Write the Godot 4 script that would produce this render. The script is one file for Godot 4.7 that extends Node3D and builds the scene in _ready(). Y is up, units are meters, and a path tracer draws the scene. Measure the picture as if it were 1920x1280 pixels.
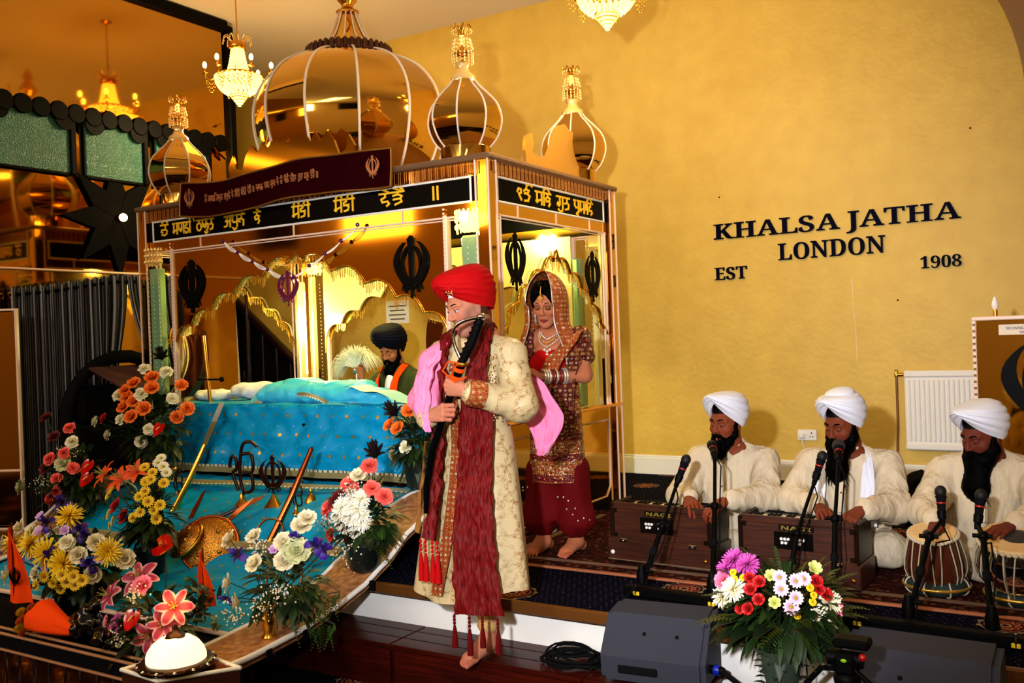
extends Node3D
# A hall with a mirrored canopy shrine: units metres, y up, main floor y = 0, stage floor y = S.
const S := 0.43
const CEIL := 4.8
const WZ := -7.665      # back wall
const GX := -6.9        # gilded mirror partition
var M := {}
var cache := {}
var taken := {}
var rng := RandomNumberGenerator.new()


func _ready() -> void:
	rng.seed = 71
	var cam := Camera3D.new()
	cam.name = "camera"
	cam.basis = Basis(Vector3.UP, deg_to_rad(31.42)) * Basis(Vector3.RIGHT, deg_to_rad(-0.271)) * Basis(Vector3.BACK, deg_to_rad(-2.096))
	cam.position = Vector3(0, 1.685, 0)
	cam.fov = rad_to_deg(2.0 * atan(640.0 / 1750.0))
	cam.near = 0.05
	cam.current = true
	add_child(cam)
	var env := Environment.new()
	env.background_mode = Environment.BG_COLOR
	env.background_color = Color(0.02, 0.015, 0.01)
	env.tonemap_mode = Environment.TONE_MAPPER_LINEAR
	env.tonemap_exposure = 0.82
	env.sdfgi_enabled = true
	env.ssao_enabled = true
	env.ssil_enabled = true
	var we := WorldEnvironment.new()
	we.name = "world_environment"
	we.environment = env
	add_child(we)
	# the photographer's flash, up and to the left of the lens
	var flash := SpotLight3D.new()
	flash.name = "flash_light"
	flash.position = Vector3(-0.42, 2.02, 0.22)
	add_child(flash)
	flash.look_at_from_position(flash.position, Vector3(-2.3, 1.75, -5.0))
	flash.light_energy = 36.0
	flash.light_color = Color(0.97, 0.97, 1.0)
	flash.spot_range = 30.0
	flash.spot_angle = 31.0
	flash.spot_angle_attenuation = 0.85
	flash.spot_attenuation = 2.0
	flash.light_size = 0.06
	flash.shadow_enabled = true
	# two unseen area lights behind the photographer, placed to light stage and mirrors
	for k in 2:
		var a := AreaLight3D.new()
		a.name = "unseen_rear_light"
		a.area_size = Vector2(0.5, 2.2)
		a.position = Vector3(-2.6 + 3.0 * k, CEIL - 0.16, 0.6)
		a.rotation_degrees = Vector3(-90, 0, 0)
		a.light_energy = 5.0
		a.light_color = Color(1.0, 0.93, 0.82)
		a.area_range = 30.0
		a.shadow_enabled = true
		add_child(a, true)
	mats()
	room()
	gold_partition()
	canopy()
	throne()
	offerings()
	people()
	music()
	flowers()


# ---------------------------------------------------------------- mesh building
class MB:
	var v := PackedVector3Array()
	var n := PackedVector3Array()
	var c := PackedColorArray()
	var uv := PackedVector2Array()
	var ix := PackedInt32Array()
	var col := Color.WHITE
	var xf := Transform3D.IDENTITY
	var tick := 0

	func at(p: Vector3, b := Basis.IDENTITY) -> MB:
		xf = Transform3D(b, p)
		return self

	func home() -> MB:
		xf = Transform3D.IDENTITY
		return self

	func ink(k: Color) -> MB:
		col = k
		return self

	func quad(a: Vector3, b: Vector3, d: Vector3, e: Vector3) -> void:  # counter-clockwise from outside
		poly(PackedVector3Array([a, b, d, e]))

	func poly(p: PackedVector3Array) -> void:
		var o := v.size()
		var nn := Vector3.ZERO
		for i in range(1, p.size() - 1):
			nn += (p[i] - p[0]).cross(p[i + 1] - p[0])
		nn = (xf.basis * nn).normalized()
		for q in p:
			v.append(xf * q)
			n.append(nn)
			c.append(col)
			uv.append(Vector2(q.x, -q.y))
		for i in range(1, p.size() - 1):
			ix.append_array([o, o + i + 1, o + i])

	func grid(rows: Array, closed := false, flip := false, cols := []) -> void:
		var o := v.size()
		var m: int = rows[0].size()
		var h := rows.size()
		for i in h:
			var r: PackedVector3Array = rows[i]
			for j in m:
				v.append(xf * r[j])
				n.append(Vector3.ZERO)
				c.append(cols[i][j] if cols.size() else col)
				uv.append(Vector2(float(j) / maxf(1, m - 1), float(i) / maxf(1, h - 1)))
		var w := m if closed else m - 1
		for i in h - 1:
			for j in w:
				var a := o + i * m + j
				var b := o + i * m + (j + 1) % m
				var d := b + m
				var e := a + m
				if flip:
					ix.append_array([a, b, d, a, d, e])
				else:
					ix.append_array([a, d, b, a, e, d])
				var nn := (v[d] - v[a]).cross(v[e] - v[b])
				if flip:
					nn = -nn
				n[a] += nn
				n[b] += nn
				n[d] += nn
				n[e] += nn
		for i in range(o, v.size()):
			n[i] = n[i].normalized() if n[i].length_squared() > 1e-20 else Vector3.UP

	func box(p: Vector3, s: Vector3, r := 0.0) -> void:
		var keep := xf
		xf = xf * Transform3D(Basis.IDENTITY, p)
		var h := s / 2.0
		if r <= 0.0:
			for ax in 3:
				for sg in [-1.0, 1.0]:
					var u := Vector3.ZERO
					var w := Vector3.ZERO
					var d := Vector3.ZERO
					d[ax] = sg * h[ax]
					u[(ax + 1) % 3] = h[(ax + 1) % 3]
					w[(ax + 2) % 3] = h[(ax + 2) % 3] * sg
					quad(d - u - w, d + u - w, d + u + w, d - u + w)
		else:
			r = minf(r, minf(h.x, minf(h.y, h.z)) * 0.95)
			var k := h - Vector3(r, r, r)
			for ax in 3:
				for sg in [-1.0, 1.0]:
					var u := Vector3.ZERO
					var w := Vector3.ZERO
					var d := Vector3.ZERO
					d[ax] = sg * h[ax]
					u[(ax + 1) % 3] = k[(ax + 1) % 3]
					w[(ax + 2) % 3] = k[(ax + 2) % 3] * sg
					quad(d - u - w, d + u - w, d + u + w, d - u + w)
			for ax in 3:       # bevel strips along each axis
				var b := (ax + 1) % 3
				var e := (ax + 2) % 3
				for s1 in [-1.0, 1.0]:
					for s2 in [-1.0, 1.0]:
						var p1 := Vector3.ZERO
						var p2 := Vector3.ZERO
						p1[b] = s1 * h[b]
						p1[e] = s2 * k[e]
						p2[b] = s1 * k[b]
						p2[e] = s2 * h[e]
						var l := Vector3.ZERO
						l[ax] = k[ax]
						_bev(p1, p2, l)
			for sx in [-1.0, 1.0]:
				for sy in [-1.0, 1.0]:
					for sz in [-1.0, 1.0]:
						var a := Vector3(sx * h.x, sy * k.y, sz * k.z)
						var b2 := Vector3(sx * k.x, sy * h.y, sz * k.z)
						var c2 := Vector3(sx * k.x, sy * k.y, sz * h.z)
						if sx * sy * sz > 0:
							poly(PackedVector3Array([a, b2, c2]))
						else:
							poly(PackedVector3Array([a, c2, b2]))
		xf = keep

	func _bev(p1: Vector3, p2: Vector3, l: Vector3) -> void:
		if (2.0 * l).cross(p2 - p1).dot(p1 + p2) > 0:
			quad(p1 - l, p1 + l, p2 + l, p2 - l)
		else:
			quad(p1 - l, p2 - l, p2 + l, p1 + l)

	func tube(p: PackedVector3Array, r: Variant, sides := 8, caps := true, sq := 1.0) -> void:
		var rows := []
		var t := (p[1] - p[0]).normalized()
		var nn := t.cross(Vector3.UP if absf(t.y) < 0.9 else Vector3.RIGHT).normalized()
		for i in p.size():
			var t2 := (p[mini(i + 1, p.size() - 1)] - p[maxi(i - 1, 0)]).normalized()
			nn = (nn - t2 * nn.dot(t2)).normalized()
			var b := t2.cross(nn)
			var rr: float = r if (r is float or r is int) else r[i]
			var row := PackedVector3Array()
			for j in sides:
				var a := TAU * j / sides
				row.append(p[i] + nn * (cos(a) * rr) + b * (sin(a) * rr * sq))
			rows.append(row)
		if caps:
			var first: PackedVector3Array = rows[0]
			var last: PackedVector3Array = rows[-1]
			var f2 := first.duplicate()
			f2.reverse()
			poly(f2)
			poly(last)
		grid(rows, true)

	func bar(a: Vector3, b: Vector3, r: float, sides := 6) -> void:
		tube(PackedVector3Array([a, b]), r, sides)

	func lathe(pr: Array, seg := 24, cap := true, flute := 0.0, nf := 0) -> void:  # profile [Vector2(r, y)] bottom to top
		var rows := []
		for q in pr:
			var row := PackedVector3Array()
			for j in seg:
				var a := -TAU * j / seg
				var rr: float = q.x * (1.0 + (flute * cos(a * nf) if nf else 0.0))
				row.append(Vector3(rr * cos(a), q.y, rr * sin(a)))
			rows.append(row)
		if cap:
			if pr[0].x > 0.001:
				var f2: PackedVector3Array = rows[0].duplicate()
				f2.reverse()
				poly(f2)
			if pr[-1].x > 0.001:
				poly(rows[-1])
		grid(rows, true)

	func ball(p: Vector3, r: Vector3, seg := 12, rings := 8, b := Basis.IDENTITY) -> void:
		var rows := []
		for i in rings + 1:
			var e := -PI / 2 + PI * i / rings
			var row := PackedVector3Array()
			for j in seg:
				var a := -TAU * j / seg
				row.append(p + b * (Vector3(cos(e) * cos(a), sin(e), cos(e) * sin(a)) * r))
			rows.append(row)
		grid(rows, true)

	func extr(p: PackedVector2Array, d: float) -> void:  # outline in xy, thickness d centred on z
		if Geometry2D.is_polygon_clockwise(p):
			p = p.duplicate()
			p.reverse()
		var t := Geometry2D.triangulate_polygon(p)
		var z := d / 2.0
		for i in range(0, t.size(), 3):
			var a := p[t[i]]
			var b := p[t[i + 1]]
			var e := p[t[i + 2]]
			if (b - a).cross(e - a) < 0:
				var w := b
				b = e
				e = w
			poly(PackedVector3Array([Vector3(a.x, a.y, z), Vector3(b.x, b.y, z), Vector3(e.x, e.y, z)]))
			poly(PackedVector3Array([Vector3(a.x, a.y, -z), Vector3(e.x, e.y, -z), Vector3(b.x, b.y, -z)]))
		for i in p.size():
			var a := p[i]
			var b := p[(i + 1) % p.size()]
			quad(Vector3(a.x, a.y, -z), Vector3(b.x, b.y, -z), Vector3(b.x, b.y, z), Vector3(a.x, a.y, z))

	func ribbon(p: PackedVector2Array, w: float, d: float) -> void:  # flat stroke in xy
		for i in p.size() - 1:
			var t := (p[i + 1] - p[i]).normalized()
			var s := Vector2(-t.y, t.x) * w / 2.0
			var e := t * w * 0.35
			tick += 1      # pieces that cross lie at slightly different heights
			extr(PackedVector2Array([p[i] - e - s, p[i + 1] + e - s, p[i + 1] + e + s, p[i] - e + s]), d * (1.0 + 0.035 * (tick % 11)))

	func add(o: MB, t: Transform3D, tint := Color.WHITE) -> void:
		var k := v.size()
		var tt := xf * t
		var nb := tt.basis.inverse().transposed()
		for i in o.v.size():
			v.append(tt * o.v[i])
			n.append((nb * o.n[i]).normalized())
			c.append(o.c[i] * tint)
		uv.append_array(o.uv)
		for i in o.ix:
			ix.append(i + k)

	func mesh() -> ArrayMesh:
		var a := []
		a.resize(Mesh.ARRAY_MAX)
		a[Mesh.ARRAY_VERTEX] = v
		a[Mesh.ARRAY_NORMAL] = n
		a[Mesh.ARRAY_COLOR] = c
		a[Mesh.ARRAY_TEX_UV] = uv
		a[Mesh.ARRAY_INDEX] = ix
		var m := ArrayMesh.new()
		m.add_surface_from_arrays(Mesh.PRIMITIVE_TRIANGLES, a)
		return m


# ---------------------------------------------------------------- distance fields, meshed as surface nets
class SDF:
	var h := 0.01
	var prims := []
	var wob := 0.0
	var wobf := 20.0
	var wobs := Vector3.ONE

	func _init(cell: float) -> void:
		h = cell

	func b(a: Vector3, e: Vector3, ra: float, re := -1.0, k := 0.02, sq := 1.0, axis := Vector3.BACK) -> SDF:
		prims.append([0, a, e, ra, ra if re < 0 else re, k, sq, axis])
		return self

	func path(p: PackedVector3Array, r: Array, k := 0.02, sq := 1.0, axis := Vector3.BACK) -> SDF:
		for i in p.size() - 1:
			b(p[i], p[i + 1], r[i], r[i + 1], k, sq, axis)
		return self

	func e(c: Vector3, r: Vector3, k := 0.02, bs := Basis.IDENTITY) -> SDF:
		prims.append([1, c, r, bs, k])
		return self

	func cut(c: Vector3, r: Vector3, k := 0.01, bs := Basis.IDENTITY) -> SDF:
		prims.append([2, c, r, bs, k])
		return self

	func build(mb: MB, paint = null) -> void:
		var lo := Vector3(1e9, 1e9, 1e9)
		var hi := -lo
		for q in prims:
			if q[0] == 0:
				var r: float = maxf(q[3], q[4]) * maxf(1.0, q[6])
				lo = lo.min(q[1] - Vector3(r, r, r)).min(q[2] - Vector3(r, r, r))
				hi = hi.max(q[1] + Vector3(r, r, r)).max(q[2] + Vector3(r, r, r))
			elif q[0] == 1:
				var r: float = maxf(q[2].x, maxf(q[2].y, q[2].z))
				lo = lo.min(q[1] - Vector3(r, r, r))
				hi = hi.max(q[1] + Vector3(r, r, r))
		var mg := 3.0 * h + wob
		lo -= Vector3(mg, mg, mg)
		hi += Vector3(mg, mg, mg)
		var nx := int((hi.x - lo.x) / h) + 2
		var ny := int((hi.y - lo.y) / h) + 2
		var nz := int((hi.z - lo.z) / h) + 2
		var f := PackedFloat32Array()
		f.resize(nx * ny * nz)
		f.fill(1.0)
		for q in prims:
			var a: Vector3 = q[1]
			var p0: Vector3
			var p1: Vector3
			var k: float
			if q[0] == 0:
				k = q[5]
				var r: float = maxf(q[3], q[4]) * maxf(1.0, q[6]) + 2.5 * h + k * 0.6
				p0 = a.min(q[2]) - Vector3(r, r, r)
				p1 = a.max(q[2]) + Vector3(r, r, r)
			else:
				k = q[4]
				var r: float = maxf(q[2].x, maxf(q[2].y, q[2].z)) + 2.5 * h + k * 0.6
				p0 = a - Vector3(r, r, r)
				p1 = a + Vector3(r, r, r)
			var i0 := maxi(0, int((p0.x - lo.x) / h))
			var i1 := mini(nx - 1, int((p1.x - lo.x) / h) + 1)
			var j0 := maxi(0, int((p0.y - lo.y) / h))
			var j1 := mini(ny - 1, int((p1.y - lo.y) / h) + 1)
			var k0 := maxi(0, int((p0.z - lo.z) / h))
			var k1 := mini(nz - 1, int((p1.z - lo.z) / h) + 1)
			var kind: int = q[0]
			var ab := Vector3.ZERO
			var iab := 0.0
			var ra := 0.0
			var dr := 0.0
			var sq := 1.0
			var ax := Vector3.BACK
			var rv := Vector3.ONE
			var ib := Basis.IDENTITY
			var rm := 0.0
			if kind == 0:
				ab = q[2] - a
				iab = 1.0 / maxf(ab.length_squared(), 1e-9)
				ra = q[3]
				dr = q[4] - ra
				sq = q[6]
				ax = q[7]
			else:
				rv = Vector3.ONE / q[2]
				ib = (q[3] as Basis).transposed()
				rm = minf(q[2].x, minf(q[2].y, q[2].z))
			for z in range(k0, k1 + 1):
				for y in range(j0, j1 + 1):
					var at := (z * ny + y) * nx
					var p := Vector3(lo.x + i0 * h, lo.y + y * h, lo.z + z * h)
					for x in range(i0, i1 + 1):
						var d: float
						if kind == 0:
							var o := p - a
							var t := clampf(o.dot(ab) * iab, 0.0, 1.0)
							o -= ab * t
							if sq != 1.0:
								var s := o.dot(ax)
								o += ax * (s / sq - s)
							d = o.length() - ra - dr * t
						else:
							var o := (ib * (p - a)) * rv
							var l := o.length()
							var g := (o * rv).length()
							d = l * (l - 1.0) / g if g > 1e-6 else -rm
						var w := f[at + x]
						if kind == 2:
							d = -d
							var hh := maxf(k - absf(w - d), 0.0)
							f[at + x] = maxf(w, d) + (hh * hh / (4.0 * k))
						else:
							var hh := maxf(k - absf(w - d), 0.0)
							f[at + x] = minf(w, d) - (hh * hh / (4.0 * k))
						p.x += h
		if wob > 0.0:
			var ns := FastNoiseLite.new()
			ns.seed = 5
			ns.frequency = wobf
			ns.fractal_octaves = 2
			for z in nz:
				for y in ny:
					var at := (z * ny + y) * nx
					for x in nx:
						if absf(f[at + x]) < wob + 2.5 * h:
							f[at + x] += wob * ns.get_noise_3d((lo.x + x * h) * wobs.x, (lo.y + y * h) * wobs.y, (lo.z + z * h) * wobs.z)
		var id := PackedInt32Array()
		id.resize(nx * ny * nz)
		id.fill(-1)
		var sy := nx
		var sz := nx * ny
		var vs := PackedVector3Array()
		var cells := PackedInt32Array()
		var ed := [0, 1, 0, 2, 0, 4, 1, 3, 1, 5, 2, 3, 2, 6, 3, 7, 4, 5, 4, 6, 5, 7, 6, 7]
		var off := [0, 1, sy, sy + 1, sz, sz + 1, sz + sy, sz + sy + 1]
		var lim := 3.2 * h
		for z in nz - 1:
			for y in ny - 1:
				var at := (z * ny + y) * nx
				for x in nx - 1:
					var i := at + x
					var f0 := f[i]
					if f0 > lim or f0 < -lim:
						continue
					var g := [f0, f[i + 1], f[i + sy], f[i + sy + 1], f[i + sz], f[i + sz + 1], f[i + sz + sy], f[i + sz + sy + 1]]
					var neg := 0
					for q in g:
						if q < 0.0:
							neg += 1
					if neg == 0 or neg == 8:
						continue
					var acc := Vector3.ZERO
					var cnt := 0
					for m in range(0, 24, 2):
						var ga: float = g[ed[m]]
						var gb: float = g[ed[m + 1]]
						if (ga < 0.0) != (gb < 0.0):
							var t := ga / (ga - gb)
							var ca: int = ed[m]
							var cb: int = ed[m + 1]
							var va := Vector3(ca & 1, (ca >> 1) & 1, ca >> 2)
							acc += va.lerp(Vector3(cb & 1, (cb >> 1) & 1, cb >> 2), t)
							cnt += 1
					id[i] = vs.size()
					vs.append(lo + (Vector3(x, y, z) + acc / cnt) * h)
					cells.append(i)
		var base := mb.v.size()
		var ns2 := PackedVector3Array()
		ns2.resize(vs.size())
		var tri := PackedInt32Array()
		for i in cells:
			var neg := f[i] < 0.0
			for ax in 3:
				var st: int = [1, sy, sz][ax]
				if (f[i + st] < 0.0) == neg:
					continue
				var u: int = [sy, sz, 1][ax]
				var w: int = [sz, 1, sy][ax]
				var a := id[i]
				var b2 := id[i - u]
				var c2 := id[i - u - w]
				var d2 := id[i - w]
				if b2 < 0 or c2 < 0 or d2 < 0:
					continue
				# neg at i means inside at i, outside at i + st: outward along +axis
				if neg:
					tri.append_array([a, d2, c2, a, c2, b2])
				else:
					tri.append_array([a, b2, c2, a, c2, d2])
				var nn := (vs[c2] - vs[a]).cross(vs[d2] - vs[b2])
				if neg:
					nn = nn if nn[ax] > 0 else -nn
				else:
					nn = nn if nn[ax] < 0 else -nn
				ns2[a] += nn
				ns2[b2] += nn
				ns2[c2] += nn
				ns2[d2] += nn
		for i in vs.size():
			var nn := ns2[i].normalized()
			mb.v.append(mb.xf * vs[i])
			mb.n.append((mb.xf.basis * nn).normalized())
			mb.uv.append(Vector2(vs[i].x, vs[i].y))
			mb.c.append(paint.call(vs[i], nn) if paint != null else mb.col)
		# wind every triangle clockwise seen from the side its normals point to
		for t in range(0, tri.size(), 3):
			var a := tri[t]
			var b3 := tri[t + 1]
			var c3 := tri[t + 2]
			if (vs[b3] - vs[a]).cross(vs[c3] - vs[a]).dot(ns2[a] + ns2[b3] + ns2[c3]) > 0:
				mb.ix.append_array([base + a, base + c3, base + b3])
			else:
				mb.ix.append_array([base + a, base + b3, base + c3])


# ---------------------------------------------------------------- nodes
func numbered(s: String) -> String:
	var k: int = taken.get(s, 0)
	taken[s] = k + 1
	return s if k == 0 else "%s_%03d" % [s, k]


func put(called: String, what: Variant, m: Material, parent: Node3D = null) -> MeshInstance3D:
	var o := MeshInstance3D.new()
	o.mesh = what.mesh() if what is MB else what
	o.material_override = m
	if parent == null:
		o.name = numbered(called)
		add_child(o, true)
	else:
		o.name = called
		if parent.has_node(NodePath(called)):
			var k := 1
			while parent.has_node(NodePath("%s_%03d" % [called, k])):
				k += 1
			o.name = "%s_%03d" % [called, k]
		parent.add_child(o, true)
	return o


func thing(called: String, label: String, category: String, p := Vector3.ZERO, turn := 0.0, group := "") -> Node3D:
	var o := Node3D.new()
	o.name = numbered(called)
	add_child(o, true)
	o.position = p
	o.rotation.y = turn
	return tag(o, label, category, group)


func tag(o: Node3D, label: String, category: String, group := "") -> Node3D:
	o.set_meta("label", label)
	o.set_meta("category", category)
	if group != "":
		o.set_meta("group", group)
	return o


func struct(called: String, what: Variant, m: Material, label := "", category := "") -> MeshInstance3D:
	var o := put(called, what, m)
	o.set_meta("kind", "structure")
	if label != "":
		o.set_meta("label", label)
		o.set_meta("category", category)
	return o


func stuff(o: Node3D) -> Node3D:
	o.set_meta("kind", "stuff")
	return o


# ---------------------------------------------------------------- materials
func lin(r: float, g: float, b: float) -> Color:  # an sRGB colour as linear vertex colour
	return Color(r, g, b).srgb_to_linear()


func mat(called: String, col: Color, rough := 0.6, metal := 0.0) -> StandardMaterial3D:
	var m := StandardMaterial3D.new()
	m.resource_name = called
	m.albedo_color = col
	m.roughness = rough
	m.metallic = metal
	m.vertex_color_use_as_albedo = true
	M[called] = m
	return m


func glow(called: String, col: Color, e: float) -> StandardMaterial3D:
	var m := mat(called, col, 0.4)
	m.emission_enabled = true
	m.emission = col
	m.emission_energy_multiplier = e
	return m


func tex(im: Image) -> ImageTexture:
	return ImageTexture.create_from_image(im)


func noise_tex(freq: float, seed_: int, a: Color, b: Color, size := 256, oct := 4, normal := false, bump := 2.0) -> NoiseTexture2D:
	var t := NoiseTexture2D.new()
	var f := FastNoiseLite.new()
	f.seed = seed_
	f.frequency = freq
	f.fractal_octaves = oct
	t.noise = f
	t.width = size
	t.height = size
	t.seamless = true
	t.as_normal_map = normal
	t.bump_strength = bump
	if not normal:
		var g := Gradient.new()
		g.set_color(0, a)
		g.set_color(1, b)
		t.color_ramp = g
	return t


func tri(m: StandardMaterial3D, sc: float, world := true) -> StandardMaterial3D:
	m.uv1_triplanar = true
	m.uv1_world_triplanar = world
	m.uv1_scale = Vector3(sc, sc, sc)
	m.uv1_triplanar_sharpness = 4.0
	return m


func disc(im: Image, cx: float, cy: float, r: float, k: Color) -> void:  # wraps round the edges
	var w := im.get_width()
	var h := im.get_height()
	for y in range(int(cy - r) - 1, int(cy + r) + 2):
		for x in range(int(cx - r) - 1, int(cx + r) + 2):
			if Vector2(x - cx, y - cy).length() <= r:
				im.set_pixel(posmod(x, w), posmod(y, h), k)


func stroke(im: Image, p: PackedVector2Array, r: float, k: Color) -> void:
	for i in p.size() - 1:
		var l := p[i].distance_to(p[i + 1])
		var s := maxi(1, int(l / maxf(0.7, r * 0.7)))
		for t in s:
			var q := p[i].lerp(p[i + 1], float(t) / s)
			disc(im, q.x, q.y, r, k)


func mats() -> void:
	mat("paint", Color(0.85, 0.71, 0.29), 0.55)
	M.paint.albedo_texture = noise_tex(0.012, 3, Color(0.95, 0.93, 0.9), Color(1, 1, 1), 512)
	M.paint.normal_enabled = true
	M.paint.normal_texture = noise_tex(0.09, 4, Color.BLACK, Color.WHITE, 256, 4, true, 1.5)
	M.paint.normal_scale = 0.25
	tri(M.paint, 0.6)
	mat("ceiling", Color(0.90, 0.87, 0.82), 0.8)
	mat("hallwall", Color(0.88, 0.78, 0.58), 0.7)
	mat("white", Color(0.92, 0.91, 0.88), 0.45)
	mat("cream", Color(0.93, 0.85, 0.62), 0.5)
	mat("black", Color(0.012, 0.012, 0.014), 0.5)
	mat("matt_black", Color(0.05, 0.05, 0.055), 0.75)
	mat("dark_wood", Color(0.10, 0.045, 0.025), 0.35)
	mat("gold", Color(0.88, 0.69, 0.32), 0.05, 1.0)
	mat("gold_soft", Color(0.95, 0.68, 0.24), 0.22, 1.0)
	mat("gold_wall", Color(0.74, 0.55, 0.22), 0.06, 1.0)
	mat("brass", Color(0.86, 0.62, 0.22), 0.22, 1.0)
	mat("copper", Color(0.62, 0.30, 0.13), 0.22, 1.0)
	mat("bronze", Color(0.20, 0.10, 0.05), 0.3, 0.8)
	mat("chrome", Color(0.85, 0.85, 0.86), 0.08, 1.0)
	mat("edging", Color(0.90, 0.78, 0.70), 0.3)
	mat("green_glass", Color(0.62, 0.82, 0.62), 0.12, 0.55)
	mat("crystal", Color(1.0, 0.86, 0.55), 0.1, 0.5)
	mat("plain", Color.WHITE, 0.65)
	mat("petal", Color.WHITE, 0.6)
	M.petal.backlight_enabled = true
	M.petal.backlight = Color(0.12, 0.12, 0.12)
	mat("leaf", Color.WHITE, 0.5)
	mat("gloss", Color.WHITE, 0.12)
	mat("skin", Color.WHITE, 0.6).metallic_specular = 0.25
	M.skin.subsurf_scatter_enabled = true
	M.skin.subsurf_scatter_strength = 0.05
	mat("hair", Color.WHITE, 0.6).metallic_specular = 0.12
	mat("velvet", Color(0.14, 0.008, 0.02), 0.8)
	glow("bulb", Color(1.0, 0.83, 0.45), 14.0)
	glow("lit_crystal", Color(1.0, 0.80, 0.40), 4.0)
	glow("tube_light", Color(1.0, 0.97, 0.72), 9.0)
	glow("shade_light", Color(1.0, 0.88, 0.66), 2.2)
	# cloth
	for k in [["cloth_white", Color(0.86, 0.87, 0.92)], ["kurta", Color(0.78, 0.72, 0.61)], ["orange_cloth", Color(0.95, 0.27, 0.02)], ["navy_cloth", Color(0.015, 0.016, 0.075)], ["pink_cloth", Color(0.93, 0.50, 0.66)], ["green_cloth", Color(0.22, 0.25, 0.11)], ["red_cloth", Color(0.66, 0.012, 0.025)], ["wine_cloth", Color(0.34, 0.008, 0.02)]]:
		var m := mat(k[0], k[1], 0.8)
		m.normal_enabled = true
		m.normal_texture = weave()
		m.normal_scale = 0.5
		m.metallic_specular = 0.22
		tri(m, 9.0)
	mat("gloss_black", Color(0.015, 0.014, 0.016), 0.12)
	mat("gold_jewel", Color(0.92, 0.70, 0.36), 0.15, 0.8)
	mat("silver_jewel", Color(0.90, 0.86, 0.80), 0.15, 0.7)
	mat("red_bangle", Color(0.40, 0.03, 0.05), 0.2, 0.3)
	for k in ["black", "matt_black", "dark_wood", "gloss_black", "velvet"]:
		M[k].metallic_specular = 0.16
	M.kurta.normal_texture = noise_tex(0.03, 19, Color.BLACK, Color.WHITE, 256, 3, true, 9.0)
	M.kurta.uv1_scale = Vector3(3.2, 0.9, 3.2)
	M.kurta.normal_scale = 0.5
	M.velvet.metallic_specular = 0.05
	for k in ["white", "dark_wood"]:
		M[k].metallic_specular = 0.3
	M.matt_black.metallic_specular = 0.12
	wood_mat("rosewood", Color(0.15, 0.06, 0.03), Color(0.29, 0.13, 0.065), 0.35)
	wood_mat("mahogany", Color(0.13, 0.025, 0.015), Color(0.27, 0.06, 0.025), 0.28)
	M.mahogany.metallic_specular = 0.2
	carpet_mats()
	fancy_mats()


func weave() -> Texture2D:
	if not cache.has("weave"):
		cache.weave = noise_tex(0.35, 9, Color.BLACK, Color.WHITE, 256, 3, true, 3.0)
	return cache.weave


func wood_mat(called: String, a: Color, b: Color, rough: float) -> void:
	var im := Image.create(256, 256, false, Image.FORMAT_RGB8)
	var ns := FastNoiseLite.new()
	ns.seed = 12
	ns.frequency = 0.02
	for y in 256:
		for x in 256:
			var q := ns.get_noise_2d(x * 0.35, y * 7.0) * 0.6 + ns.get_noise_2d(x * 0.1 + 90, y * 1.5) * 0.5
			im.set_pixel(x, y, a.lerp(b, clampf(0.5 + q, 0, 1)))
	var m := mat(called, Color.WHITE, rough)
	m.albedo_texture = tex(im)
	tri(m, 1.7, false)


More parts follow.
